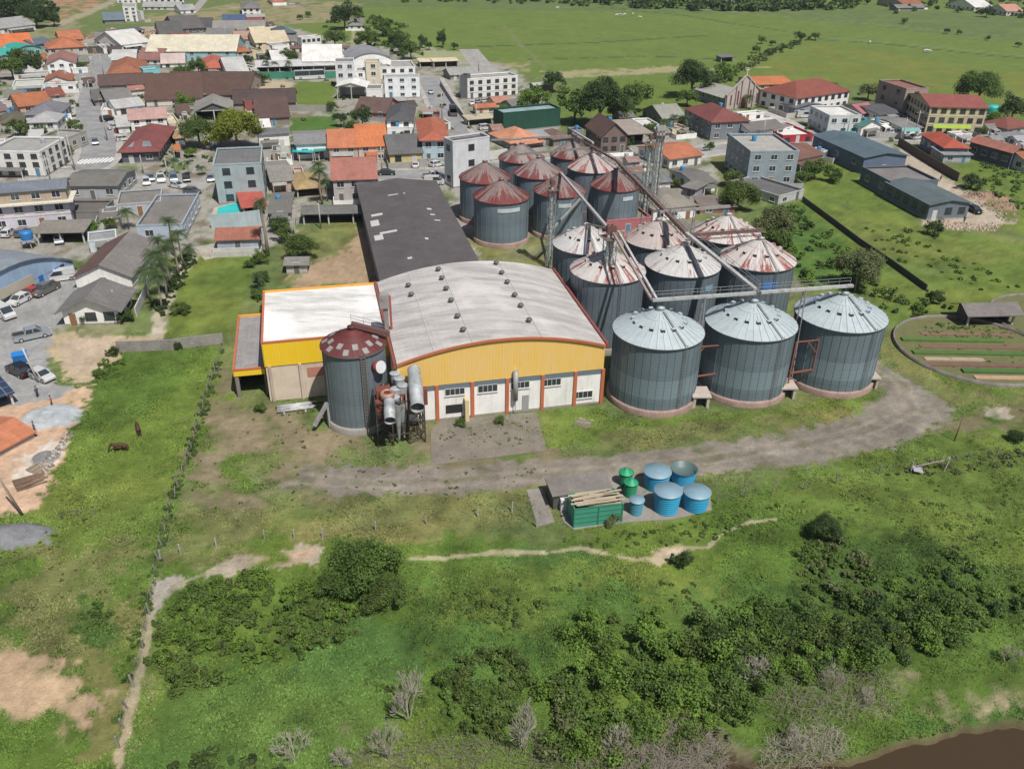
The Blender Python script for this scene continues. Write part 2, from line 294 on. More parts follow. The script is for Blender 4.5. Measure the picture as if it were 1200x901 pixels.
# (colour, soft edge m, edge wobble m, patchiness 0..1, polygon in photo pixels)
ZONES = [
 ('', (.122, .172, .042), 8, 10, 0, [(330,50),(420,-30),(1500,-40),(1500,170),(1200,140),(1040,100),(900,110),(820,125),(640,90),(420,70)]),
 ('', (.148, .172, .040), 5, 10, .5, [(880,80),(960,50),(1250,95),(1300,150),(1180,120),(1030,100),(880,110)]),
 ('', (.11, .15, .055), 3, 6, .4, [(420,8),(900,18),(1200,50),(1200,20),(900,0),(420,-8)]),
 ('', (.30, .27, .15), 2, 5, .35, [(640,84),(790,78),(800,84),(640,92)]),
 ('', (.27, .24, .13), 3, 5, .4, [(570,72),(620,74),(618,84),(580,82)]),
 ('', (.25, .22, .125), 4, 8, .45, [(170,18),(330,-2),(420,4),(400,25),(330,30),(180,30)]),
 ('', (.36, .20, .13), 3, 6, .6, [(40,4),(60,-8),(135,-10),(105,12),(62,24)]),
 ('', (.22, .22, .12), 3, 6, .4, [(20,38),(70,24),(100,30),(60,46),(20,52)]),
 ('', CON, 1.5, 2, .35, [(-400,75),(0,62),(60,50),(200,34),(330,30),(400,48),(500,55),(600,80),(630,105),(650,140),(660,190),(520,215),(440,240),(360,265),(300,300),(200,300),(120,380),(60,420),(-200,520),(-500,640)]),
 ('', (.085, .12, .04), 1.2, 2, .83, [(-400,75),(0,62),(60,50),(330,36),(400,48),(500,55),(600,80),(630,105),(650,140),(660,190),(520,215),(440,240),(360,265),(200,300),(120,380),(-200,400)]),
 ('', (.19, .155, .11), 1.2, 2, .80, [(-400,95),(60,70),(330,40),(560,80),(640,140),(520,215),(200,290),(-200,330)]),
 ('', (.36, .28, .18), 1.5, 3, .4, [(100,40),(205,28),(215,45),(150,46)]),
 ('', (.40, .33, .23), 1.5, 2, .2, [(300,95),(343,95),(343,112),(300,112)]),
 ('', CON, 1.5, 2, .3, [(640,200),(700,165),(820,130),(1060,130),(1240,160),(1260,200),(1130,168),(1060,172),(930,190),(880,215),(840,220),(800,250),(640,330),(520,330),(520,200)]),
 ('', (.085, .12, .04), 1.2, 2, .80, [(640,200),(700,165),(820,130),(1060,130),(1240,160),(1260,200),(1060,172),(880,215),(800,250),(640,330)]),
 ('', (.20, .19, .15), 1.5, 2, .4, [(560,200),(780,190),(820,255),(930,300),(940,345),(820,380),(760,395),(700,400),(650,310),(560,300)]),
 ('', GR2, .6, 1, 0, [(345,96),(392,96),(394,125),(342,125)]), ('', GRB, .6, 1, 0, [(341,138),(392,135),(400,155),(390,165),(341,165)]),
 ('', (.27, .29, .16), 1, 1, 0, [(480,60),(545,60),(552,72),(495,78)]),
 ('lawn', GR2, .5, 1.2, .15, [(183,394),(200,340),(222,302),(262,293),(300,292),(292,345),(270,392)]),
 ('', YEL, 1, 2, .4, [(345,265),(445,262),(448,332),(330,336),(332,300)]), ('', DRT, 1, 2, .2, [(395,300),(432,262),(446,262),(448,332),(340,336),(345,318)]),
 ('', YEL, 1, 2, .3, [(548,284),(650,272),(650,318),(560,310)]),
 ('', GR2, 1, 2, .2, [(760,90),(850,100),(820,128),(640,140),(650,110)]),
 ('', YEL, .8, 1, .2, [(826,180),(870,178),(905,235),(860,235)]),
 ('', GR2, .8, 1.5, .2, [(905,215),(950,180),(1010,195),(1075,265),(1200,285),(1400,300),(1400,420),(1030,380),(1020,340),(930,330),(900,260)]),
 ('', (.15, .18, .045), 1.5, 3, .4, [(985,250),(1075,270),(1200,300),(1100,320),(1000,290)]),
 ('', GRB, 1.5, 3, .35, [(890,240),(940,240),(1040,330),(1020,350),(930,330)]),
 ('', GR2, .8, 1, .2, [(1120,185),(1150,165),(1260,220),(1260,300),(1160,260)]),
 ('', (.40, .34, .27), .8, 1.5, .25, [(1050,168),(1064,168),(1112,212),(1165,245),(1185,262),(1130,268),(1085,262),(1080,248),(1122,250),(1095,220),(1058,190)]),
 ('', (.42, .30, .2), .6, 1, .2, [(1046,182),(1072,198),(1070,206),(1045,196)]),
 ('field', GRN, .6, 1.2, 0, [(128,412),(262,406),(236,520),(186,640),(150,901),(100,1300),(-900,1300),(-200,800),(-20,622),(40,590),(72,520),(100,455)]),
 ('', GR2, 1.5, 3, .4, [(60,560),(200,560),(180,640),(60,700),(-60,690),(10,630)]),
 ('', YEL, 3, 4, .45, [(0,640),(170,650),(160,760),(110,790),(0,740)]),
 ('', (.17, .17, .06), 1, 2, .4, [(90,720),(140,700),(140,880),(100,900)]),
 ('', DRT, 1.2, 2.5, .8, [(-200,740),(30,745),(100,790),(108,850),(70,880),(-10,885),(-260,950)]),
 ('', (.43,.31,.2), .8, 2, .72, [(-60,760),(60,765),(95,810),(90,850),(0,850)]),
 ('', GRD, 1, 1.5, .4, [(95,690),(125,715),(150,760),(120,770),(95,740)]),
 ('right', GRN, 1, 2, 0, [(195,640),(205,600),(260,440),(300,600),(480,600),(640,640),(900,560),(1060,520),(1120,480),(1040,400),(1100,370),(1400,360),(1800,700),(1500,1300),(80,1300),(145,900),(185,690)]),
 ('', GR2, 3, 4, .25, [(860,580),(1060,520),(1300,470),(1400,640),(1200,700),(1000,610)]),
 ('', DRY, 2, 2.5, .62, [(225,500),(262,425),(330,470),(500,500),(660,520),(690,560),(640,590),(470,600),(330,610),(225,615),(200,640),(198,600)]),
 ('', YEL, 2, 3, .3, [(205,590),(480,580),(640,560),(650,620),(480,640),(200,660)]),
 ('', (.235, .195, .125), 1.5, 2, .7, [(240,500),(330,480),(400,500),(510,520),(505,560),(400,580),(280,585),(235,560)]),
 ('', GR2, .6, 1, .2, [(632,484),(700,478),(730,492),(830,484),(930,478),(1015,455),(1035,470),(990,490),(820,508),(700,520),(640,526)]),
 ('', YEL, 1, 1.5, .4, [(700,505),(990,480),(1010,500),(700,530)]),
 ('', DRY, 1.5, 2, .4, [(1110,480),(1230,470),(1230,500),(1080,512)]),
 ('', (.35, .31, .25), .5, .8, .25, [(1155,478),(1185,478),(1186,490),(1158,490)]),
 ('', YEL, 1, 2, .35, [(1020,395),(1060,390),(1060,420),(1120,455),(1230,460),(1230,480),(1110,478),(1065,440),(1030,418)]),
 ('', GRB, 3, 3, .15, [(150,901),(180,790),(330,770),(420,730),(480,760),(470,850),(420,901),(300,1000),(140,1000)]),
 ('', TEAL, 3, 3, .15, [(350,740),(420,715),(500,740),(500,800),(400,800),(340,780)]),
 ('', TEAL, 3, 3, .2, [(600,640),(720,650),(680,720),(640,780),(580,740)]),
 ('', GRB, 3, 4, .3, [(480,670),(860,670),(1000,690),(900,740),(640,760),(520,820)]),
 ('', GR2, 3, 4, .35, [(480,660),(800,665),(860,680),(700,700),(640,740),(520,730)]),
 ('', GRD, 2, 3, .4, [(950,620),(1200,640),(1250,760),(1050,760),(940,700)]),
 ('', (.33,.27,.18), 1.2, 2, .8, [(820,850),(900,800),(1000,790),(1100,795),(1250,790),(1250,850),(1100,862),(980,890),(820,901)]),
 ('', (.15, .14, .085), 1.5, 2, .75, [(400,860),(560,850),(700,850),(860,830),(900,880),(850,960),(380,960)]),
 ('', GRB, 1.2, 1.5, .4, [(1060,850),(1200,825),(1250,850),(1060,875)]),
 ('', (.38, .33, .25), .6, .8, .3, [(236,668),(262,655),(300,648),(340,640),(378,645),(372,660),(300,668),(240,680)]),
 ('', (.42, .30, .22), .5, .6, .3, [(300,655),(335,645),(370,645),(360,660),(310,664)]),
 ('', (.36, .33, .28), .5, .6, .1, [(180,680),(215,672),(222,684),(200,695),(185,712),(172,725),(172,705)]),
 ('', SAND, .8, 1, .15, [(-300,520),(30,470),(88,455),(104,448),(100,475),(80,505),(70,545),(45,590),(-30,616),(-300,760)]),
 ('', (.60, .53, .45), .8, 1, .3, [(20,540),(60,515),(75,520),(55,560),(15,570)]),
 ('', TAN, .7, 1, .1, [(62,392),(100,385),(160,395),(200,385),(188,398),(150,410),(120,430),(105,452),(80,446),(60,410)]),
 ('', (.45, .36, .27), .6, 1, .1, [(70,400),(110,390),(140,402),(110,430),(85,440)]),
 ('', (.22, .22, .12), .6, 1, .3, [(80,378),(148,378),(150,392),(95,395)]),
 ('yard', ASP, .4, .5, .12, [(-600,330),(60,320),(108,335),(82,372),(68,388),(50,404),(66,452),(84,455),(70,468),(20,475),(-600,560)]),
 ('', (.40, .36, .28), .4, .5, .2, [(175,395),(180,370),(192,330),(218,300),(240,290),(262,288),(235,300),(212,330),(196,370),(190,395)]),
]
LINES = [   # worn tracks: (colour, width m, points)
 ((.40, .35, .23), .36, [(470,656),(520,653),(580,648),(640,648),(680,642),(715,650),(745,656),(770,652),(795,643)]),
 ((.36, .32, .21), .28, [(795,643),(830,640),(850,622),(880,612),(908,608)]), ((.45, .37, .27), 1.1, [(770,652),(790,644)]),
 ((.33, .29, .2), .45, [(176,725),(168,760),(160,800),(148,850),(138,901),(120,1000)]),
 ((.40, .33, .22), .5, [(150,820),(145,860),(137,901)]), ((.30, .27, .19), .4, [(240,672),(200,690)]),
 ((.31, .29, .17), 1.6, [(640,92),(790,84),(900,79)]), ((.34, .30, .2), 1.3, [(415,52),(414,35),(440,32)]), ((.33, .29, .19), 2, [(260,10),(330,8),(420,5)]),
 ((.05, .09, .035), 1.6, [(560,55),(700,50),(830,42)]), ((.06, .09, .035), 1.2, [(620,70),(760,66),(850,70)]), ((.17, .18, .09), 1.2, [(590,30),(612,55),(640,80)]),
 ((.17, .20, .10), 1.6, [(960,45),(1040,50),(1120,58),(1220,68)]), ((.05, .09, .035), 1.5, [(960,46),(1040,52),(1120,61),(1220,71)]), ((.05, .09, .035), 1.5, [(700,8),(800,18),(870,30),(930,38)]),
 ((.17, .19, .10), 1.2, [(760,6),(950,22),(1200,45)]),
 ((.33, .28, .2), 5, [(0,30),(60,32),(110,12),(140,-2)]),
]
ROADW = GP([(1018,412),(1040,432),(1078,452),(1118,480),(1112,494),(1062,518),(960,542),(840,555),(700,566),(560,577),(400,580),(330,570),(360,545),(500,548),(640,540),(800,524),(930,505),(1000,487),(1034,462),(1030,440),(1008,420)])
RIVER = GP([(700,1200),(838,905),(848,872),(862,890),(900,892),(960,888),(1010,880),(1060,866),(1110,854),(1160,846),(1230,838),(1900,790),(2200,1400)])
TRACK = GP([(1022,425),(1058,450),(1070,480),(1010,506),(930,522),(820,540),(700,552),(560,562),(430,566),(330,560),(270,530)])
for i, z in enumerate(ZONES): ZONES[i] = z[1:5]+(GP(z[5]),)
LINES = [(c, w, GP(p)) for c, w, p in LINES]
def mounds(x, y):
    z = np.zeros(x.shape)
    for px, py, r, h, sx in ((12,631,2.5,1.3,2.1), (60,489,3.2,.9,1.2), (1155,232,3.0,1.6,1.6), (1178,243,2.2,1.2,1.6), (54,537,1.3,.7,1.2)):
        c = G(px, py); d = np.hypot((x-c.x)/(r*sx), (y-c.y)/r); z += h*np.clip(1-d, 0, 1)**.7*(.6+.8*fbm(x, y, 1.2, 5))
    return z
MC = [((.20,.205,.215),12,631,2.5,2.1), ((.40,.43,.45),60,489,3.3,1.2), ((.32,.2,.14),1155,232,3.4,1.8), ((.16,.07,.045),1153,228,1.5,1.4), ((.30,.2,.14),1178,243,2.4,1.6), ((.2,.2,.2),54,537,1.4,1.2)]
def ground_z(x, y):
    near = np.clip((112-y)/25, 0, 1); z = near*((fbm(x, y, 9, 31)-.5)*.5+(fbm(x, y, 2.2, 33, 2)-.5)*.25)
    rd = sdist(x, y, ROADW); z *= np.clip(rd/3, 0, 1)
    for c in ((705,592), (1147,412), (412,490), (790,590), (560,512), (600,500), (530,520)):
        g = G(*c); z *= np.clip((np.hypot(x-g.x, y-g.y)-8)/4, 0, 1)
    far = np.clip((x+320)/-120, 0, 1)*np.clip((y-430)/200, 0, 1); z += far*22*(.5+fbm(x, y, 90, 8))
    rv = sdist(x+(fbm(x, y, 3, 3)-.5)*1.6, y+(fbm(x, y, 3, 4)-.5)*1.6, RIVER); z += np.clip(-rv/.9, 0, 1)*-1.5
    z += mounds(x, y)
    g = G(1147, 412); z *= np.clip((np.hypot(x-g.x, y-g.y)-13.4)/1, 0, 1)
    return z
def ground_col(x, y, fine=True):
    base = np.tile(np.array((.12, .16, .055)), (len(x), 1)); wx = x+(fbm(x, y, 6, 1)-.5)*2; wy = y+(fbm(x, y, 6, 2)-.5)*2; pt = fbm(x, y, 5, 7, 5)
    nx = (fbm(x, y, 3.5, 11)-.5)*2; ny = (fbm(x, y, 3.5, 12)-.5)*2
    hard = np.zeros(len(x)); hf = (fbm(x, y, 1.1, 61, 4)-.5)*2.2; hf2 = (fbm(x, y, .5, 65, 2)-.5)
    for c, soft, wob, patch, poly in ZONES:
        a = np.array([(p.x, p.y) for p in poly]); pad = soft+wob*2+2
        k = (x > a[:, 0].min()-pad) & (x < a[:, 0].max()+pad) & (y > a[:, 1].min()-pad) & (y < a[:, 1].max()+pad)
        if not k.any(): continue
        d = sdist(x[k]+nx[k]*wob, y[k]+ny[k]*wob, poly)+(hf[k]*1.3+hf2[k]*.8)*min(wob, 2.2); m = np.clip(.5-d/(soft*.55), 0, 1)
        if patch: m = m*np.clip((pt[k]-patch*.62-.1)/.16+.3, 0, 1)
        base[k] = base[k]*(1-m[:, None])+np.array(c)*m[:, None]
        g = 0. if c[1] > c[0]*1.0 else 1.; hard[k] = hard[k]*(1-m)+g*m
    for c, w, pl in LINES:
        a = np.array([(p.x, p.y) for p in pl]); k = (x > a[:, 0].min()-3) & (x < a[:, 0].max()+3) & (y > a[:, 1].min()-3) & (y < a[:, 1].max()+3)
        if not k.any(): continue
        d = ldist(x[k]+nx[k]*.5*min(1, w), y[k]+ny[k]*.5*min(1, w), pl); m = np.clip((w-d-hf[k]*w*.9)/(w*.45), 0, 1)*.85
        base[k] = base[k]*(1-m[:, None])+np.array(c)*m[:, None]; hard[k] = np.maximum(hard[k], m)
    rd = sdist(x+nx*.9, y+ny*.9, ROADW); rd = rd+hf*1.1+hf2*.9; m = np.clip(.5-rd/.6, 0, 1)
    tr = .75+.6*fbm(x, y, 2.5, 21, 5); c = np.array(GRV)[None]*tr[:, None]
    mid = np.clip((fbm(x, y, 4, 23)-.60)*5, 0, .8)[:, None]; c = c*(1-mid)+np.array((.12, .125, .06))*mid
    lt = np.clip((fbm(x, y, 5, 27)-.60)*6, 0, 1)[:, None]*.5; c = c*(1-lt)+np.array((.33, .30, .255))*lt
    tk = ldist(x+nx*.3, y+ny*.3, TRACK); tk = np.clip(1-np.abs(tk-.95)/.45, 0, 1)[:, None]*.55; c = c*(1-tk)+np.array((.30, .265, .225))*tk; tm = np.clip(1-ldist(x+nx*.4, y+ny*.4, TRACK)/.5, 0, 1)[:, None]*.45; c = c*(1-tm)+np.array((.15, .145, .085))*tm
    base = base*(1-m[:, None])+c*m[:, None]; hard = np.maximum(hard, m)
    hf_ = hf
    for c, px, py, r, sx in MC:
        g = G(px, py); d = np.hypot((x-g.x)/(r*sx), (y-g.y)/r)+nx*.12+hf_*.28; m = np.clip((1-d)*8, 0, 1)[:, None]; base = base*(1-m)+np.array(c)*m; hard = np.maximum(hard, m[:, 0])
    rv = sdist(x+(fbm(x, y, 3, 3)-.5)*1.6, y+(fbm(x, y, 3, 4)-.5)*1.6, RIVER); m = np.clip((.3-rv)/.6, 0, 1)[:, None]; base = base*(1-m)+np.array((.11, .08, .05))*m; hard = np.maximum(hard, m[:, 0])
    # green cover is never one tone
    gm = 1-hard; v = fbm(x, y, 2.8, 41, 4)-.5; v2 = fbm(x, y, 14, 44, 3)-.5
    fa = np.clip(1-(y-150)/200, .3, 1); v3 = fbm(x, y, .9, 47, 3)-.5; base = base*(1+gm*fa*(v*1.0+v2*.5+v3*.5)+hard*fa*(v*.45+v3*.45+hf2*.25))[:, None]; yl = np.clip(v2*2.2, 0, .4)*gm*fa; base[:, 0] *= 1+yl*.35
    return np.clip(base, .01, .9), hard
ys = np.concatenate([[-3000, -300, -60, 0, 20, 32], np.arange(38, 112, .36), 112*(1.0085**np.arange(1, 210)), [800, 1000, 1400, 2200, 4000]])
ss = np.concatenate([[-3, -2.2, -1.5, -1.1], np.linspace(-.92, .92, 560), [1.1, 1.5, 2.2, 3]])
gx = ss[None, :]*np.maximum(ys[:, None]+20, 40); gy = np.repeat(ys[:, None], len(ss), 1); nr, nc = gx.shape
X, Y = gx.ravel(), gy.ravel(); Z = ground_z(X, Y); CG, HARD = ground_col(X, Y)
idx = np.arange(nr*nc).reshape(nr, nc); F = np.stack([idx[:-1, :-1], idx[:-1, 1:], idx[1:, 1:], idx[1:, :-1]], -1).reshape(-1, 4)
V = np.c_[X, Y, Z]; fx = X[F].mean(1); fy = Y[F].mean(1)
gm_ = mat('ground')
def part(mask, name):
    f = F[mask]; u, inv = np.unique(f, return_inverse=True)
    tag(link(name, npmesh(name, V[u], inv.reshape(f.shape), gm_, col=CG[u], smooth=True)), kind='structure')
onroad = sdist(fx, fy, ROADW) < 0; onpath = np.zeros(len(fx), bool)
for i in (0, 1, 3): onpath |= ldist(fx, fy, LINES[i][2]) < LINES[i][1]*.9
onyard = sdist(fx, fy, ZONES[[i for i, z in enumerate(ZONES) if z[0] == ASP][0]][4]) < 0
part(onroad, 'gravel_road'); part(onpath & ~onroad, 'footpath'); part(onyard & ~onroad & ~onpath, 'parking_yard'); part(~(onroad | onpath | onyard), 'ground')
w = M(); w.add([(-40, -60, -.62), (400, -60, -.62), (400, 66, -.62), (-40, 66, -.62)], [(0, 1, 2, 3)]); tag(w.build('river', mat('water', (.055, .036, .018))), kind='structure')
# grass tufts on the near ground
rg = np.random.default_rng(4); n = 190000
ty = 36+(rg.random(n)**1.15)*84; tx = (rg.random(n)*2-1)*.80*(ty+14); c, hd = ground_col(tx, ty); k = (hd < .35+.2*rg.random(n)); tx, ty, c = tx[k], ty[k], c[k]; n = len(tx)
tz = ground_z(tx, ty); lush = fbm(tx, ty, 4, 51, 4); k = lush+rg.random(n)*.35 > .55; tx, ty, tz, c, lush = tx[k], ty[k], tz[k], c[k], lush[k]; n = len(tx)
vs = []; fs = []; cs = []
hgt = (.10+.30*np.clip(lush-.35, 0, 1)*rg.random(n)*1.6)*(1-.4*np.clip((ty-70)/50, 0, 1))
for b in range(3):
    a = rg.random(n)*6.283; w_ = .05+.05*rg.random(n); ln = hgt*(.5+rg.random(n)); ox = np.cos(a)*ln; oy = np.sin(a)*ln; jx = (rg.random(n)-.5)*.25; jy = (rg.random(n)-.5)*.25
    p0 = np.c_[tx+jx-np.sin(a)*w_, ty+jy+np.cos(a)*w_, tz-.02]; p1 = np.c_[tx+jx+np.sin(a)*w_, ty+jy-np.cos(a)*w_, tz-.02]; p2 = np.c_[tx+jx+ox, ty+jy+oy, tz+hgt*(.6+.6*rg.random(n))]
    vs.append(np.stack([p0, p1, p2], 1).reshape(-1, 3)); cc = np.clip(c*(.75+.75*rg.random((n, 1))), 0, 1); cs.append(np.repeat(cc, 3, 0))
vs = np.concatenate(vs); tag(link('grass', npmesh('grass', vs, np.arange(len(vs)).reshape(-1, 3), mat('grassblade'), col=np.concatenate(cs))), 'short green pasture grass growing over the near fields', 'grass', kind='stuff')
# ---------------------------------------------------------------- streets, kerbs, slabs
def ribbon(name, pts, w, m, z=.01, kerb=False):
    p = GP(pts); q = [p[0]]
    for i in range(len(p)-1):
        a, b, c_, d = p[max(i-1, 0)], p[i], p[i+1], p[min(i+2, len(p)-1)]
        for t in (.2, .4, .6, .8, 1):
            q.append(.5*((2*b)+(c_-a)*t+(2*a-5*b+4*c_-d)*t*t+(-a+3*b-3*c_+d)*t**3))
    r = M(); kb = M(); L_, R_ = [], []
    for i, a in enumerate(q):
        d = (q[min(i+1, len(q)-1)]-q[max(i-1, 0)]); d.z = 0; d.normalize(); s_ = Vector((-d.y, d.x, 0))*w/2; L_.append(a+s_); R_.append(a-s_)
    for i in range(len(q)-1):
        e = [R_[i], R_[i+1], L_[i+1], L_[i]]; r.add([(v.x, v.y, z) for v in e], [(0, 1, 2, 3)])
        if kerb:
            for A, B, sg in ((L_[i], L_[i+1], 1), (R_[i], R_[i+1], -1)):
                d = (B-A).normalized(); s_ = Vector((-d.y, d.x, 0))*sg; W2 = 1.7
                kb.add([(A.x,A.y,0),(B.x,B.y,0),((B+s_*W2).x,(B+s_*W2).y,0),((A+s_*W2).x,(A+s_*W2).y,0),(A.x,A.y,.13),(B.x,B.y,.13),((B+s_*W2).x,(B+s_*W2).y,.13),((A+s_*W2).x,(A+s_*W2).y,.13)], [(4,5,6,7),(0,1,5,4),(2,3,7,6)] if sg > 0 else [(7,6,5,4),(4,5,1,0),(6,7,3,2)])
    tag(r.build(name, m), kind='structure')
    if kerb: tag(kb.build('pavement', mat('asphalt', (.40, .385, .36))), kind='structure')
    return q
AS = mat('asphalt', (.27, .27, .27)); AS2 = mat('asphalt', (.33, .32, .30))
ribbon('street', [(95,200),(112,190),(116,165),(107,140),(108,118),(116,90),(121,66)], 8.5, AS, .012, True)
ribbon('street', [(20,208),(92,202),(165,212),(248,216)], 9, AS2, .008)
ribbon('street', [(385,209),(430,207),(520,203),(600,194),(680,190),(760,187),(830,177),(905,166),(960,158),(1060,161),(1130,164),(1260,182)], 7.5, AS, .016, True)
ribbon('street', [(545,178),(530,150),(516,118),(502,92)], 8, AS, .020, True)
ribbon('street', [(549,58),(560,72),(574,86)], 9, AS2, .012)
ribbon('street', [(150,40),(215,22),(242,-4)], 5, AS2, .012)
zb = M()
for i in range(9):
    c0 = G(93+i*4.9, 190-.35*i); zb.add([(c0.x-.32, c0.y-2.4, .024), (c0.x+.32, c0.y-2.4, .024), (c0.x+.32, c0.y+2.4, .024), (c0.x-.32, c0.y+2.4, .024)], [(0, 1, 2, 3)])
tag(zb.build('zebra_crossing', mat('paint', (.75, .75, .73))), kind='structure')
def pad(name, pts, m, z=.05):
    q = GP(pts); k = M(); k.slab([(v.x, v.y, z) for v in q], [tuple(range(len(q)))[::-1] if (q[1]-q[0]).cross(q[2]-q[1]).z < 0 else tuple(range(len(q)))], z+.15); tag(k.build(name, m), kind='structure')
pad('concrete_apron', [(505,506),(516,493),(628,483),(641,528),(505,545)], mat('asphalt', (.195, .172, .145)))
pad('concrete_slab', [(617,574),(636,572),(650,612),(630,617)], mat('asphalt', (.24, .22, .2)))
pad('concrete_slab', [(647,566),(720,558),(770,560),(832,580),(834,598),(790,609),(728,613),(672,621),(660,612)], mat('asphalt', (.27, .25, .22)), .12)
pad('church_square', [(866,151),(862,134),(905,129),(945,150),(938,157)], mat('asphalt', (.46, .44, .42)), .03)
pad('concrete_slab', [(226,290),(262,284),(262,300),(240,305)], mat('asphalt', (.4, .37, .31)))
# ---------------------------------------------------------------- houses
GLS = mat('glass', (.035, .045, .055)); FRW = mat('paint', (.6, .6, .58)); DARKM = mat('paint', (.03, .03, .032))
WM = {}
def window_mesh(w, h, dark):
    k = (round(w, 1), round(h, 1), dark)
    if k not in WM:
        m = M(); t = .07
        m.box(-w/2-t, w/2+t, -.05, .06, -t, 0, 0); m.box(-w/2-t, w/2+t, -.05, .06, h, h+t, 0); m.box(-w/2-t, -w/2, -.05, .06, 0, h, 0); m.box(w/2, w/2+t, -.05, .06, 0, h, 0); m.box(-.03, .03, -.03, .06, 0, h, 0)
        if w > 2: m.box(-w/4-.03, -w/4+.03, -.03, .06, 0, h, 0); m.box(w/4-.03, w/4+.03, -.03, .06, 0, h, 0)
        m.box(-w/2-.12, w/2+.12, -.14, .0, -t-.06, -t, 0)
        o = m.build('window', [DARKM if dark else FRW]); m2 = M(); m2.box(-w/2, w/2, -.012, .05, 0, h, 0); o2 = m2.build('pane', GLS); WM[k] = (o.data, o2.data); bpy.data.objects.remove(o); bpy.data.objects.remove(o2)
    return WM[k]
def put_window(t, w, h, dark, loc, rz=0):
    a_, b_ = window_mesh(w, h, dark); o = link('window', a_, t, loc); o.rotation_euler = (0, 0, rz); link('pane', b_, o); return o
DM = {}
def door_mesh(w, h, c):
    k = (round(w, 1), round(h, 1), c)
    if k not in DM:
        m = M(); m.box(-w/2-.08, w/2+.08, -.04, .05, 0, h+.08, 0); m.box(-w/2, w/2, -.07, .05, 0, h, 1); m.box(w/2-.15, w/2-.1, -.12, -.05, 1, 1.12, 0)
        o = m.build('door', [FRW, mat('paint', c)]); DM[k] = o.data; bpy.data.objects.remove(o)
    return DM[k]
RED = (.31, .10, .065); ORG = (.44, .165, .085); ORD = (.40, .15, .07); BRN = (.115, .075, .065); DBR = (.13, .075, .055); GRY = (.21, .205, .195); DGR = (.10, .10, .10); LGR = (.38, .38, .37); WTR = (.72, .72, .70); CRM = (.60, .54, .38); BLU = (.13, .17, .22); PNK = (.38, .19, .15); LIL = (.24, .235, .26)
O = [0, 0, 5.0]
def pz(p): return (O[0]+p[0]/O[2], O[1]+p[1]/O[2])
HN = [0]; LOG = []
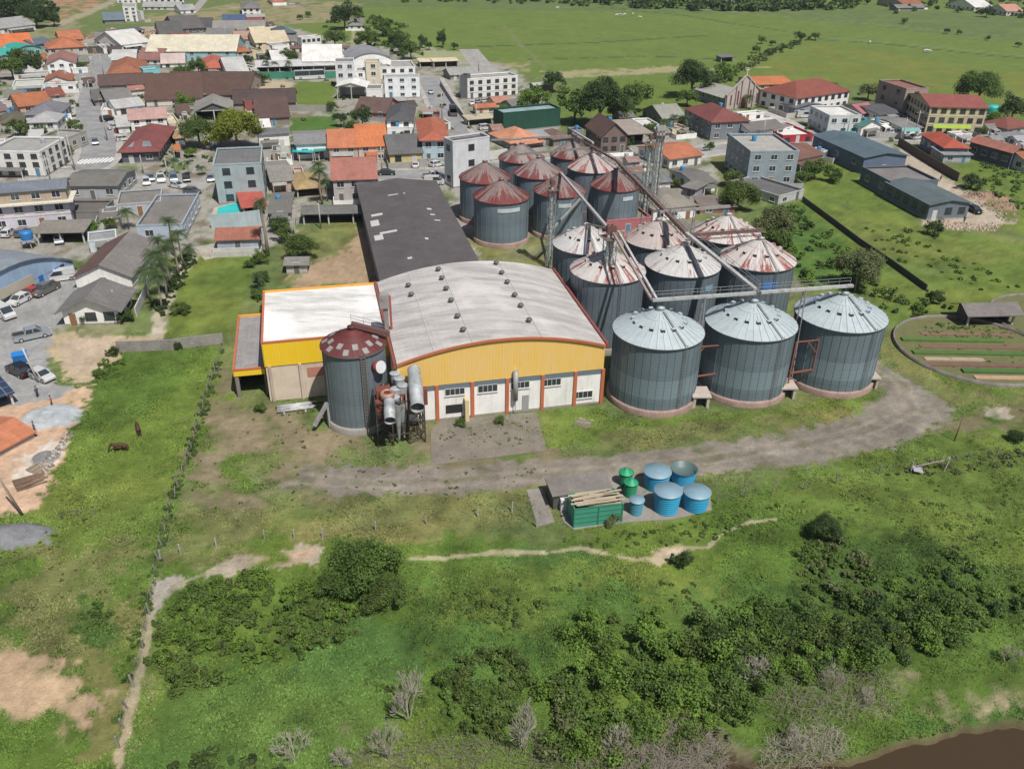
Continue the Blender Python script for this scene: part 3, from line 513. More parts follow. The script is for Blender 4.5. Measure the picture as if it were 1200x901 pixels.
def house(label, A, B, yt, bk, roof='gx', rc=GRY, wc=WHT, rk=None, rise=None, cat='house', name='house', ov=.45, win=1, op=False, bandc=None, base=None, st=None, dark=None, doors=1, minh=2.0, dd=None, group=None, tank=0, wset=None, av=False, br=False, plain=False, rc2=None):
    HN[0] += 1; rnd = random.Random(HN[0]*7+3)
    a = G(*pz(A)); b = G(*pz(B)); h = max(minh, ht(a, O[1]+yt/O[2])); q = G(*pz(bk), h)
    u = (b-a); w = u.length; u.normalize(); v = Vector((-u.y, u.x, 0))
    if av:
        v = q-(b if br else a); v.z = 0; v.normalize(); u = Vector((v.y, -v.x, 0)); w = (b-a).dot(u)
        if br: a = b-u*w
    d = (q-a).dot(v); d0 = d; d = dd or min(max(d, 3.5), 70)
    LOG.append((label, round(w, 1), round(d0, 1), round(h, 1)))
    t = thing(name, label, cat, a, math.atan2(u.y, u.x), group)
    wm = [mat('plaster', wc), mat('plaster', bandc or mul(wc, .8)), mat('plaster', (.30, .28, .26))]
    if rk is None: rk = 'tile' if rc in (RED, ORG, ORD, BRN, DBR, PNK) else 'fibro'
    if rise is None: rise = {'gx': d*.2, 'gy': w*.2, 'hip': min(w, d)*.23, 'flat': 0, 'shed': d*.1, 'ay': w*.16, 'ax': d*.16}[roof]
    if roof in ('gx', 'hip', 'gy') and rise > 4.5: rise = 4.5
    rm = mat(rk, rc); W_ = M(); o = ov; st = st or max(1, int(round(h/3.0))); hs = h/st
    # walls
    if not op:
        W_.add([(0,0,0),(w,0,0),(w,d,0),(0,d,0),(0,0,h),(w,0,h),(w,d,h),(0,d,h)], [(0,1,5,4),(1,2,6,5),(2,3,7,6),(3,0,4,7)])
        W_.box(-.03, w+.03, -.03, d+.03, 0, .35, 2)
        if st > 1 and bandc:
            for i in range(1, st): W_.box(-.06, w+.06, -.06, d+.06, hs*i-.12, hs*i+.12, 1)
    else:
        W_.box(0, w, d-.2, d, 0, h, 0); k = max(2, int(w/4)+1)
        W_.box(0, .2, d*.35, d-.2, 0, h, 0); W_.box(w-.2, w, d*.35, d-.2, 0, h, 0)
    if roof == 'gx':
        W_.add([(0,0,h),(0,d,h),(0,d/2,h+rise),(w,0,h),(w,d,h),(w,d/2,h+rise)], [(1,0,2),(3,4,5)])
        s = rise/(d/2); z0 = h-o*s; vs = [(-o,-o,z0),(w+o,-o,z0),(w+o,d/2,h+rise),(-o,d/2,h+rise),(w+o,d+o,z0),(-o,d+o,z0)]; fs = [(0,1,2,3),(3,2,4,5)]
    elif roof == 'gy':
        W_.add([(0,0,h),(w,0,h),(w/2,0,h+rise),(0,d,h),(w,d,h),(w/2,d,h+rise)], [(0,1,2),(4,3,5)])
        s = rise/(w/2); z0 = h-o*s; vs = [(-o,-o,z0),(w/2,-o,h+rise),(w/2,d+o,h+rise),(-o,d+o,z0),(w+o,-o,z0),(w+o,d+o,z0)]; fs = [(0,1,2,3),(1,4,5,2)]
    elif roof == 'hip':
        z0 = h-.1
        if w >= d: r = d/2*.95; vs = [(-o,-o,z0),(w+o,-o,z0),(w+o,d+o,z0),(-o,d+o,z0),(r,d/2,h+rise),(w-r,d/2,h+rise)]; fs = [(0,1,5,4),(1,2,5),(2,3,4,5),(3,0,4)]
        else: r = w/2*.95; vs = [(-o,-o,z0),(w+o,-o,z0),(w+o,d+o,z0),(-o,d+o,z0),(w/2,r,h+rise),(w/2,d-r,h+rise)]; fs = [(0,1,4),(1,2,5,4),(2,3,5),(3,0,4,5)]
    elif roof == 'shed':
        W_.add([(0,d,h),(0,0,h),(0,d,h+rise),(w,0,h),(w,d,h),(w,d,h+rise),(0,d,h),(w,d,h)], [(0,1,2),(3,4,5),(7,6,2,5)])
        vs = [(-o,-o,h-o*rise/d),(w+o,-o,h-o*rise/d),(w+o,d+o,h+rise*(1+o/d)),(-o,d+o,h+rise*(1+o/d))]; fs = [(0,1,2,3)]
    elif roof in ('ay', 'ax'):
        vs = []; fs = []; n = 12; L_ = w if roof == 'ay' else d
        for i in range(n+1):
            f = i/n; z = h+rise*(1-(2*f-1)**2)-.02; p = -o+(L_+2*o)*f
            vs += [(p, -o, z), (p, d+o, z)] if roof == 'ay' else [(-o, p, z), (w+o, p, z)]
        for i in range(n): fs.append((2*i, 2*i+2, 2*i+3, 2*i+1) if roof == 'ay' else (2*i, 2*i+1, 2*i+3, 2*i+2))
        for e in (0, 1):
            ring = [(L_*i/n, h+rise*(1-(2*i/n-1)**2)-.1) for i in range(n+1)]; pts = [(x, e*d, z) if roof == 'ay' else (e*w, x, z) for x, z in ring]+([(L_, e*d, h-.1), (0, e*d, h-.1)] if roof == 'ay' else [(e*w, L_, h-.1), (e*w, 0, h-.1)])
            W_.add(pts, [tuple(range(len(pts)))[::-1] if (e == 0) == (roof == 'ay') else tuple(range(len(pts)))])
    R = M()
    if roof == 'flat':
        R.box(.15, w-.15, .15, d-.15, h-.45, h-.30, 0)
        for x0, x1, y0, y1 in ((0, w, 0, .15), (0, w, d-.15, d), (0, .15, .15, d-.15), (w-.15, w, .15, d-.15)): R.box(x0-.05, x1+.05, y0-.05 if y0 == 0 else y0, y1+.05 if y1 == d else y1, h-.02, h+.3, 1)
        roofo = R.build('roof', [rm, wm[0]], t)
        if op: pass
    else:
        if rc2: R.slab(vs, fs[:1], .14, 0); R.slab(vs, fs[1:], .14, 1)
        else: R.slab(vs, fs, .14)
        if roof in ('gx', 'hip', 'gy') and rk == 'tile':
            e = [(3, 2)] if roof == 'gx' else [(1, 2)] if roof == 'gy' else [(4, 5), (0, 4), (1, 5 if w >= d else 4), (2, 5), (3, 4 if w >= d else 5)]
            for i, j in e: R.bar(vs[i], vs[j], .28, .14)
        roofo = R.build('roof', [rm, mat(rk, rc2)] if rc2 else rm, t)
    if W_.v: W_.build('wall', wm, t)
    if op:
        pm = mat('plaster', (.5, .5, .48)); k = max(2, int(w/4.2)+1)
        for i in range(k):
            m_ = M(); x = .1+(w-.2)*i/(k-1); m_.box(x-.14, x+.14, .0, .28, 0, h, 0); m_.build('post', pm, t)
        m_ = M(); m_.bar((0, .14, h-.15), (w, .14, h-.15), .2, .3); m_.build('beam', pm, t)
    elif win:
        dk = rnd.random() < .35 if dark is None else dark; ww, wh = (1.5, 1.2) if h/st > 2.6 else (1.35, .95)
        if wset: ww, wh = wset
        faces = [((0, 0), (1, 0), w, 0), ((0, d), (0, -1), d, -math.pi/2), ((w, 0), (0, 1), d, math.pi/2)]
        for fi, (o0, dr, ln, rz) in enumerate(faces):
            vis = fi == 0 or (fi == 1) == (O[0]+A[0]/O[2] > 560)
            n = int(ln/3.1*win) if vis else int(ln/5)
            n = max(1, min(n, 12))
            di = rnd.randrange(n) if (fi == 0 and doors) else -1
            for s_ in range(st):
                for i in range(n):
                    f = (i+.5)/n*ln; x = o0[0]+dr[0]*f; y = o0[1]+dr[1]*f
                    if s_ == 0 and i == di:
                        dd = link('door', door_mesh(1.0, 2.1, rnd.choice([(.25, .13, .07), (.5, .5, .5), (.12, .12, .13), (.1, .2, .3)])), t, (x, y, 0)); dd.rotation_euler = (0, 0, rz); continue
                    if not vis and rnd.random() < .3: continue
                    zz = hs*s_+(hs-wh)*.55
                    if ln/n < ww+.5: ww2 = max(.6, round(ln/n-.6, 1))
                    else: ww2 = ww
                    put_window(t, ww2, wh, dk, (x, y, zz), rz)
    if cat == 'house' and not op and not plain:
        k_ = rnd.random()
        if k_ < .38:
            m = M(); x0 = rnd.uniform(0, w*.3); x1 = rnd.uniform(w*.6, w); dp = rnd.uniform(1.6, 2.6); zp = min(2.3, h-.1); m.slab([(x0, -dp, zp-.35), (x1, -dp, zp-.35), (x1, 0, zp), (x0, 0, zp)], [(0, 1, 2, 3)], .1); m.build('porch_roof', rnd.choice([rm, mat('fibro', LGR), mat('fibro', GRY)]), t)
            for x in (x0+.1, x1-.1): m = M(); m.bar((x, -dp+.1, 0), (x, -dp+.1, zp-.4), .14); m.build('porch_post', wm[0], t)
        if k_ > .3 and k_ < .7:
            m = M(); dp = rnd.uniform(2.6, 4.2); hw_ = rnd.uniform(.9, 1.7); x0, x1 = -rnd.uniform(.2, 1.5), w+rnd.uniform(.2, 1.5); m.box(x0, x0+.15, -dp, 0, 0, hw_); m.box(x1-.15, x1, -dp, 0, 0, hw_); m.box(x0+.15, x1-.15, -dp, -dp+.15, 0, hw_); m.build('yard_wall', mat('plaster', rnd.choice([WHT, (.5, .48, .44), (.35, .34, .32)])), t)
        if rnd.random() < .3:
            m = M(); rt = .62; zt = h+.1 if roof == 'flat' else h+rise*.55; xt, yt_ = w*rnd.uniform(.2, .8), d*rnd.uniform(.55, .8); m.lathe([(rt*.85, zt-.8), (rt*.85, zt), (rt, zt+.8), (rt*.95, zt+.86), (.03, zt+.98)], 14, c=(xt, yt_)); m.build('water_tank', mat('paint', rnd.choice([(.05, .22, .42), (.35, .36, .38), (.05, .22, .42)])), t)
    t['w'] = w; t['d'] = d; t['h'] = h
    for k_ in ('w', 'd', 'h'): DIM[t.name] = (w, d, h)
    for k_ in ('w', 'd', 'h'): del t[k_]
    return t
DIM = {}
def H(*a, **k): return house(*a, **k)
GRP = 'houses of the town'
# --- crop at 0,0
O[:] = [0, 0, 5.0]
H('small white lodge with twin slit windows and dark cap roof beside the white tower block', (832, 130), (850, 128), 70, (840, 60), 'flat', GRY, (.6,.6,.58), win=0)
H('tall white tower block rising behind the town at the upper left', (735, 132), (812, 130), 45, (760, 22), 'flat', LGR, WHT, cat='building', name='apartment_building', st=4)
H('long low white sheds in a row at the top edge', (840, 62), (1060, 62), 45, (900, 28), 'gx', LGR, WHT, cat='building', name='shed')
H('white low hall with grey roof left of the diagonal dirt road at top', (1060, 85), (1150, 80), 60, (1080, 45), 'gx', LGR, WHT, cat='building', name='shed')
H('pale block of offices above the white tower block', (690, 22), (880, 20), 0, (700, -18), 'flat', LGR, WHT, cat='building', name='office_building')
H('bright white apartment block at the very top left of centre', (900, 20), (1080, 20), -8, (950, -30), 'gx', LGR, WHT, cat='building', name='office_building')
H('white house complex under pale roofs at the left edge below the wooded hill', (-20, 212), (212, 182), 170, (100, 125), 'gx', LGR, (.7,.7,.68))
H('small steel-roofed shed left of the white tower block', (615, 142), (730, 138), 120, (690, 96), 'gx', BLU, GRY, name='shed', cat='shed', win=0)
H('dark slate blue lean-to roof in front of the red earth bank', (640, 228), (850, 200), 205, (800, 166), 'shed', (.12,.13,.16), GRY, name='shed', cat='shed', op=True)
H('white gabled house cluster right of the lean-to roof', (720, 305), (880, 285), 262, (800, 205), 'gx', (.6,.6,.58), WHT)
H('grey roofed open shed beside the white gabled cluster', (570, 268), (700, 262), 236, (600, 212), 'gx', GRY, LGR, name='shed', cat='shed', op=True)
H('dark shopfront closing the far end of the main street', (515, 318), (600, 318), 285, (520, 278), 'flat', DGR, DGR, name='shop', cat='shop')
H('big bright orange roof reaching in from the left edge', (-60, 318), (205, 300), 282, (130, 232), 'gx', (.6,.17,.06), (.6,.55,.5))
H('teal green barrel roofed hall below the big orange roof', (100, 340), (250, 322), 300, (200, 262), 'ay', (.04,.32,.27), (.2,.45,.4), rk='paint', name='hall', cat='building')
H('small teal roof half hidden by trees at the left edge', (-30, 350), (50, 350), 320, (10, 300), 'gx', (.04,.32,.27), (.2,.45,.4), rk='paint')
H('orange hipped house in the second row from the red bank', (362, 262), (492, 254), 236, (400, 206), 'gx', ORG, (.65,.5,.4))
H('wide orange roofed house facing the street end', (290, 325), (505, 312), 285, (380, 250), 'hip', ORG, (.6,.55,.5))
H('slate roofed annexe between two orange roofs', (205, 300), (310, 280), 262, (240, 232), 'gx', BLU, LGR)
H('white house with salmon gable and dark glazed porch', (290, 440), (455, 432), 372, (370, 322), 'gy', PNK, WHT, st=2)
H('long stepped white terrace left of the main street', (90, 480), (290, 470), 455, (160, 425), 'flat', LGR, (.6,.6,.58))
H('lowest strip of the long white terrace with flat roof', (82, 545), (262, 535), 510, (130, 470), 'flat', (.5,.5,.48), (.6,.65,.6))
H('white house with an orange gable front close to the street', (265, 512), (420, 505), 482, (330, 440), 'gy', ORG, WHT)
H('white flat canopy house in front of the orange gable', (262, 540), (450, 535), 515, (300, 488), 'flat', (.62,.62,.6), WHT)
H('small house with orange roof and solar sheet above the street bend', (300, 600), (385, 590), 568, (330, 530), 'gx', RED, WHT)
H('brown orange roofed house behind the lavender grey roof', (125, 672), (310, 650), 622, (240, 562), 'gx', ORD, (.6,.4,.3))
H('grey green roofed cottage at the left edge above dark trees', (40, 605), (140, 600), 576, (80, 542), 'gx', (.2,.21,.19), WHT)
H('cream roofed narrow wing beside the orange brown roof', (60, 650), (170, 620), 600, (120, 570), 'flat', CRM, WHT)
H('mauve roofed house cut by the left edge', (-60, 720), (60, 700), 660, (0, 610), 'gx', (.17,.12,.13), (.5,.45,.4))
H('dark olive roofed house below the mauve one', (20, 780), (150, 770), 720, (100, 665), 'hip', (.13,.115,.08), LGR)
H('lavender grey hipped house above the stepped white house', (160, 735), (355, 730), 672, (250, 612), 'hip', LIL, WHT)
H('two-storey white house with pale grey roof beside the street', (190, 810), (352, 805), 716, (250, 672), 'hip', (.36,.36,.38), WHT, st=2)
H('bare concrete flat building on the inner corner of the street', (262, 880), (420, 890), 800, (350, 760), 'flat', LGR, (.42,.4,.37), base=1)
H('cyan and white store with long pale roof by the street', (665, 395), (800, 392), 350, (700, 318), 'gx', (.6,.6,.58), (.35,.62,.62), name='shop', cat='shop')
H('white gable warehouse with salmon ridge behind the red hipped shop', (800, 380), (935, 385), 345, (880, 310), 'gx', PNK, WHT, name='shop', cat='shop')
H('stepped orange tiled corner house on the main street', (640, 470), (845, 462), 430, (770, 362), 'hip', ORG, (.45,.6,.62))
H('square sky blue box shop right of the orange corner house', (848, 468), (945, 460), 412, (900, 392), 'flat', (.5,.62,.62), (.2,.5,.55), name='shop', cat='shop')
H('low white house with pink tiled strip behind the box shop', (952, 402), (1085, 398), 375, (1010, 338), 'gx', (.55,.45,.42), WHT)
H('long dark brown roof nearest to the main street', (590, 545), (905, 530), 500, (870, 452), 'gx', BRN, (.3,.27,.24), name='warehouse', cat='warehouse', win=.5)
H('long brown tiled roof joined to the street-side brown roof', (862, 630), (1190, 615), 585, (1000, 452), 'gx', DBR, (.6,.56,.5), name='warehouse', cat='warehouse', win=.6)
H('charcoal gable right beside the main street bend', (562, 625), (690, 615), 585, (640, 540), 'gx', (.12,.115,.11), (.2,.2,.2))
H('grey ribbed gable with light roof sheets by the brown warehouses', (640, 640), (790, 625), 600, (715, 545), 'gx', (.24,.235,.22), LGR)
H('white flat house with railing right of the street trees', (600, 690), (700, 685), 650, (640, 610), 'flat', WTR, WHT)
H('pale grey roofed white house between ribbed gable and pink house', (690, 690), (850, 670), 632, (760, 590), 'gx', (.5,.5,.49), WHT)
H('white house with half pink half solar roof', (775, 775), (985, 760), 700, (870, 652), 'gx', (.42,.27,.25), WHT, st=2)
H('dark blue black roof sheds at upper centre left', (945, 236), (1080, 230), 205, (960, 165), 'gx', DGR, LGR, name='shed', cat='shed')
H('black gabled warehouse behind the pair of low dark sheds', (1040, 205), (1200, 195), 170, (1060, 130), 'gx', (.12,.11,.11), DGR, name='shed', cat='shed')
H('red roofed cottage behind the long cream roofed hall', (1020, 268), (1120, 262), 246, (1040, 218), 'gx', RED, WHT)
# --- crop at 220,0
O[:] = [220, 0, 5.0]
H('white villa with grey hipped roof on the tan field above the town', (322, 98), (430, 96), 50, (340, 20), 'hip', GRY, WHT, st=2)
H('grey roofed terrace attached in front of the white villa', (312, 125), (455, 122), 112, (360, 92), 'shed', LGR, LGR, op=True, name='shed', cat='shed')
H('navy blue roof between dark sheds near the villa', (210, 160), (340, 158), 135, (300, 112), 'gx', (.07,.10,.20), LGR)
H('small dark red roof below the villa', (362, 158), (450, 154), 142, (380, 120), 'gx', (.25,.06,.06), LGR)
H('long ash grey roof below the small red roof', (152, 200), (455, 196), 180, (300, 148), 'gx', (.24,.23,.22), LGR, name='shed', cat='shed')
H('charcoal low roof left of the navy roof', (-5, 195), (148, 192), 168, (60, 138), 'gx', DGR, GRY, name='shed', cat='shed')
H('low aqua walled house under a grey roof', (112, 232), (270, 232), 210, (150, 186), 'gx', (.2,.2,.2), (.4,.6,.6))
H('long sky blue hall under a cream barrel roof', (-230, 370), (290, 368), 300, (100, 246), 'gx', (.62,.58,.46), (.33,.55,.62), rk='fibro', name='hall', cat='building', win=.5)
H('orange roofed kiosk at the top edge', (500, 32), (570, 30), 18, (520, -8), 'hip', ORG, CRM)
H('orange brown hipped house at the end of the sky blue hall', (292, 362), (382, 355), 305, (340, 262), 'hip', ORD, CRM, st=2)
H('cream three-step house right of the sky blue hall', (384, 352), (450, 345), 308, (410, 280), 'flat', CRM, CRM)
H('cream flat roofed house among four stacked cream roofs', (392, 235), (475, 230), 212, (410, 182), 'gx', CRM, CRM)
H('sand coloured roof with red dormer behind the cream houses', (282, 258), (375, 255), 232, (310, 206), 'gx', (.4,.26,.2), CRM)
H('wide cream roof right of the stacked cream roofs', (402, 282), (595, 272), 250, (500, 212), 'gx', (.58,.5,.36), CRM)
H('white house in front of the wide cream roof', (500, 322), (600, 315), 272, (550, 250), 'flat', LGR, WHT)
H('dark teal roofed house left of the glassy white block', (545, 235), (640, 230), 195, (580, 165), 'hip', (.09,.13,.15), GRY)
H('glassy white block on the tan hillside', (672, 295), (785, 285), 225, (740, 210), 'flat', LGR, WHT, st=2, win=1.4, name='office_building', cat='building')
H('white roofed school wing left of the round-roofed hall', (680, 405), (905, 402), 358, (800, 304), 'gx', WTR, WHT, name='school_building', cat='building')
H('brown strip roof behind the white school wing', (600, 312), (950, 310), 305, (700, 284), 'gx', (.15,.08,.07), CRM, name='shed', cat='shed', ov=.2)
H('small white roofed school wing beside the palms', (502, 385), (608, 380), 350, (540, 318), 'gx', WTR, WHT, name='school_building', cat='building')
H('low white covered walk along the school yard', (405, 425), (870, 412), 402, (600, 366), 'shed', WTR, (.25,.4,.33), name='covered_walkway', cat='building', op=True)
H('red roofed house with cross gables beside the sky blue hall', (82, 445), (232, 440), 400, (150, 342), 'hip', (.42,.12,.08), (.5,.4,.36))
H('white house with terrace at the end of the sky blue hall', (242, 470), (362, 462), 430, (300, 372), 'gx', (.58,.58,.55), WHT)
H('round-roofed grey hall with white front gable', (968, 450), (1195, 440), 350, (1080, 300), 'ay', (.36,.36,.37), WHT, rk='zinc', name='hall', cat='building', win=.4)
H('slim white four-storey block left of the round-roofed hall', (875, 520), (985, 518), 368, (920, 345), 'flat', GRY, (.72,.74,.76), st=3, name='apartment_building', cat='building')
H('cream three-storey block in front of the round-roofed hall', (1050, 502), (1135, 500), 368, (1100, 350), 'flat', CRM, (.68,.62,.5), st=3, name='apartment_building', cat='building')
H('dark open fronted garage with white winged roof edge', (878, 585), (1045, 588), 505, (960, 478), 'gy', WTR, WHT, rise=1.2, name='garage', cat='building', op=True)
H('small grey flat house between the garage and the white apartments', (1050, 600), (1140, 600), 525, (1090, 500), 'flat', GRY, WHT)
H('brown L-shaped roof with orange tinge left of the sandy lot', (-150, 590), (350, 590), 555, (250, 452), 'gx', DBR, (.35,.3,.27), name='warehouse', cat='warehouse', win=.4)
H('middle brown warehouse roof below the sandy lot', (275, 655), (635, 645), 605, (500, 548), 'gx', BRN, (.3,.26,.24), name='warehouse', cat='warehouse', win=.4)
H('dark brown front warehouse with deep eaves above the white house', (415, 745), (600, 735), 690, (640, 598), 'gx', (.10,.06,.055), (.28,.22,.2), name='warehouse', cat='warehouse', win=.4)
H('grey open gable shed over a dark bay among the brown roofs', (52, 715), (268, 705), 650, (200, 590), 'gy', (.28,.27,.25), DGR, name='shed', cat='shed', op=True)
H('brick red boxy attic on the middle brown roof', (340, 660), (412, 655), 600, (370, 586), 'flat', (.3,.1,.09), (.3,.1,.09), win=0)
H('cream canopy roof leaning beside the dark brown warehouse', (355, 720), (480, 735), 690, (420, 655), 'shed', CRM, WHT, op=True, name='canopy', cat='canopy')
H('small white annexe behind the yellow green tree', (408, 790), (485, 785), 745, (440, 710), 'gx', WTR, WHT)
H('white two-storey house with arched dark doors and grey roof', (425, 875), (600, 862), 790, (590, 768), 'shed', (.17,.17,.18), WHT, rise=.4, st=1)
H('lone grey roofed cottage on the green rise', (942, 178), (1025, 178), 150, (980, 112), 'hip', GRY, WHT)
# --- crop at 440,0
O[:] = [440, 0, 5.0]
H('white three-storey apartments beside the wide side street', (58, 578), (262, 575), 452, (230, 440), 'flat', (.45,.45,.44), (.72,.75,.78), st=3, name='apartment_building', cat='building')
H('white upper apartments stacked behind the three-storey block', (30, 470), (235, 465), 400, (200, 358), 'flat', LGR, WHT, st=2, name='apartment_building', cat='building')
H('cream carport with open front, the short left one of two', (262, 395), (335, 393), 362, (300, 346), 'shed', CRM, GRY, op=True, name='carport', cat='carport', rise=.3)
H('cream carport with open front, the long right one of two', (342, 397), (485, 392), 360, (400, 345), 'shed', CRM, GRY, op=True, name='carport', cat='carport', rise=.3)
H('low grey sheds behind the long white apartment house', (440, 470), (600, 460), 440, (500, 410), 'gx', (.3,.3,.3), GRY, name='shed', cat='shed')
H('long white three-storey apartment house with carports below', (540, 583), (832, 560), 468, (760, 428), 'flat', (.34,.34,.34), WHT, st=3, name='apartment_building', cat='building', bandc=(.6,.6,.6))
H('dark grey stair block on the end of the long white apartment house', (500, 580), (538, 583), 445, (520, 440), 'flat', DGR, (.14,.145,.15), win=0, name='stair_tower', cat='building')
H('windowless dark green warehouse with pale roof edge', (748, 778), (1080, 745), 668, (1060, 632), 'flat', (.30,.42,.45), (.014,.075,.052), win=0, doors=0, dd=7, name='warehouse', cat='warehouse')
H('salmon hipped roof behind the back row of silos', (790, 880), (985, 855), 848, (880, 755), 'hip', (.50,.23,.14), (.3,.26,.24))
H('grey lean-to joining the salmon roof to the brown one', (960, 860), (1050, 850), 808, (1000, 762), 'shed', (.36,.37,.38), LGR, rise=.3)
H('small brown weathered roof beside the dark gabled house', (1042, 862), (1150, 850), 815, (1080, 760), 'hip', (.2,.13,.11), GRY)
H('low grey block right of the brown weathered roof', (1150, 850), (1215, 845), 770, (1180, 752), 'flat', (.3,.28,.27), (.3,.3,.3))
H('orange and tan roofed row house by the parked cars', (590, 672), (705, 665), 630, (650, 612), 'gx', ORG, CRM)
H('coral roofed house at the end of the parked cars', (702, 640), (792, 630), 600, (740, 572), 'gx', (.5,.24,.17), CRM)
H('long cream veranda house facing the side street', (545, 740), (690, 728), 705, (620, 675), 'shed', CRM, (.5,.45,.35), op=True, rise=.3)
H('small brick red house with white car in front', (275, 690), (375, 690), 665, (330, 640), 'shed', (.4,.3,.25), (.35,.15,.12), rise=.3)
H('brown roofed two-storey house beside dark round trees', (-120, 690), (60, 700), 665, (-20, 595), 'gx', (.13,.08,.07), (.4,.2,.15), st=2)
# --- crop at 380,120
O[:] = [380, 120, 5.0]
H('charcoal hipped house over a wide white terrace', (372, 200), (520, 200), 105, (400, 20), 'hip', (.10,.10,.105), WHT, st=2)
H('terraced house with paler orange roof, left of the pair', (35, 350), (202, 345), 262, (100, 182), 'gx', (.46,.17,.09), (.55,.45,.4), st=2)
H('terraced house with vivid orange roof, right of the pair', (206, 345), (374, 338), 256, (280, 158), 'gx', (.55,.18,.07), (.55,.45,.4), st=2)
H('pinkish tiled house with teal pillared terrace', (62, 590), (312, 580), 450, (180, 345), 'gx', (.36,.15,.12), (.45,.42,.4), st=2)
H('yellow walled house under a dark grey gabled roof', (388, 368), (575, 358), 300, (480, 210), 'gx', (.12,.12,.125), (.6,.52,.25))
H('powder blue two-storey house with red orange hipped roof', (578, 348), (718, 345), 218, (640, 102), 'hip', (.42,.13,.075), (.45,.58,.66), st=2, ov=.9)
H('tall blank white block with dark parapet facing the back silos', (757, 505), (968, 470), 235, (900, 185), 'flat', (.13,.125,.12), (.70,.72,.76), st=3, name='commercial_building', cat='building', win=.5)
H('long weathered grey shed roof above the dry lot', (-120, 718), (318, 708), 650, (100, 600), 'gx', (.15,.15,.145), GRY, rise=.6, name='shed', cat='shed', op=True)
# --- crop at 640,60
O[:] = [640, 60, 5.0]
H('dark brown gabled chalet with white window posts', (318, 600), (468, 592), 495, (235, 432), 'gy', (.13,.075,.065), (.2,.15,.13), st=2, win=1.3, rise=3.2)
H('beige roofed open hall beside the dark chalet', (462, 565), (612, 555), 488, (395, 415), 'shed', (.38,.33,.29), DGR, op=True, rise=.5, name='hall', cat='building')
H('white roofed annexe behind the beige open hall', (560, 480), (660, 475), 440, (560, 398), 'flat', WTR, WHT)
H('tiny grey hut before the big dark trees', (430, 425), (512, 420), 392, (470, 358), 'gx', GRY, GRY, name='shed', cat='shed')
H('flat grey roof under young palms', (680, 440), (810, 430), 392, (720, 330), 'gx', (.25,.26,.23), GRY)
H('white walled house with orange tiled hip near the elevator towers', (718, 695), (905, 668), 630, (660, 542), 'gx', (.42,.15,.08), WHT, rise=1.5)
H('dirty flat grey house below the orange tiled hip', (870, 840), (985, 828), 775, (770, 690), 'gx', (.17,.165,.155), WHT, rise=.8)
H('mauve wall lean-to at the foot of the dirty grey house', (795, 855), (868, 872), 792, (760, 740), 'shed', (.2,.19,.18), (.3,.29,.36), rise=.3)
H('low white walled store right behind the elevator towers', (572, 822), (725, 812), 770, (640, 705), 'gx', (.17,.18,.19), WHT, rise=.7)
O[:] = [700, 140, 3.3333]
H('mill office with hipped grey roof and pink fascia', (215, 405), (378, 388), 348, (250, 268), 'hip', (.24,.22,.19), WHT, rise=1.4, name='mill_office', cat='building')
H('flat roofed mill shed with pink fascia between the silo rows', (30, 455), (205, 440), 400, (10, 335), 'flat', (.22,.22,.17), (.45,.16,.17), name='shed', cat='shed', win=.6)
H('rusty brown lean-to by the trees behind the striped silos', (400, 372), (535, 372), 345, (385, 305), 'shed', (.2,.17,.15), (.25,.12,.1), rise=.3, name='shed', cat='shed')
# --- crop at 800,60
O[:] = [800, 60, 5.0]
H('slate house with maroon hipped roof and pillared porch', (158, 525), (345, 500), 415, (15, 335), 'hip', (.22,.07,.06), (.20,.23,.26), av=True, st=2)
H('arcaded white row with grey brown roof below the maroon roof', (385, 535), (582, 512), 466, (360, 418), 'gx', (.17,.16,.155), WHT, rise=1.3, win=1.6)
H('three-storey slate blue house with balconies', (368, 790), (545, 706), 592, (268, 490), 'flat', (.36,.36,.34), (.30,.37,.42), av=True, st=3, dark=False)
H('grey shed sloping away beside the slate blue house', (555, 905), (702, 865), 855, (385, 742), 'flat', (.16,.16,.16), (.5,.5,.5), rise=.5, name='shed', cat='shed')
H('mint walled house under a rust brown roof', (640, 705), (815, 668), 636, (570, 545), 'gx', (.2,.10,.075), (.45,.62,.6), rise=1.3)
H('red fronted shop with bright white deck roof', (580, 545), (757, 535), 500, (610, 425), 'flat', WTR, (.4,.03,.04), name='shop', cat='shop')
H('white topped store with turquoise ground floor', (840, 495), (1025, 492), 382, (760, 325), 'flat', WTR, (.55,.6,.6), st=2, name='shop', cat='shop')
H('large white parish house with sprawling red brown roof', (650, 378), (960, 330), 275, (700, 195), 'hip', (.30,.09,.06), WHT, st=2, name='parish_house', cat='building')
H('grey roofed wing of the parish house', (560, 352), (650, 385), 300, (460, 195), 'gx', (.16,.16,.17), (.35,.4,.45), rise=1)
H('vivid orange roof behind the church', (440, 230), (640, 222), 196, (520, 145), 'gx', (.50,.17,.07), (.5,.45,.4), rise=1.3)
O[:] = [960, 60, 5.0]
H('long navy sided warehouse with slate blue roof', (245, 722), (452, 690), 622, (-30, 490), 'gy', (.10,.15,.18), (.13,.17,.25), rise=.9, av=True, name='warehouse', cat='warehouse', win=.5)
H('mint green chalet with three white arches', (238, 505), (348, 492), 440, (280, 412), 'gy', (.08,.22,.18), WHT, name='chapel', cat='house')
H('pink roofed narrow house between the store and grey roofs', (245, 400), (330, 388), 362, (215, 318), 'gx', (.4,.15,.16), (.5,.4,.4))
H('long charcoal roof beside the pink narrow house', (345, 418), (470, 405), 372, (260, 300), 'gx', (.12,.12,.13), WHT, rise=1)
H('grey shop with aqua awning next to the tan block', (490, 500), (592, 490), 455, (400, 382), 'gx', (.22,.22,.22), WHT, rise=1, name='shop', cat='shop')
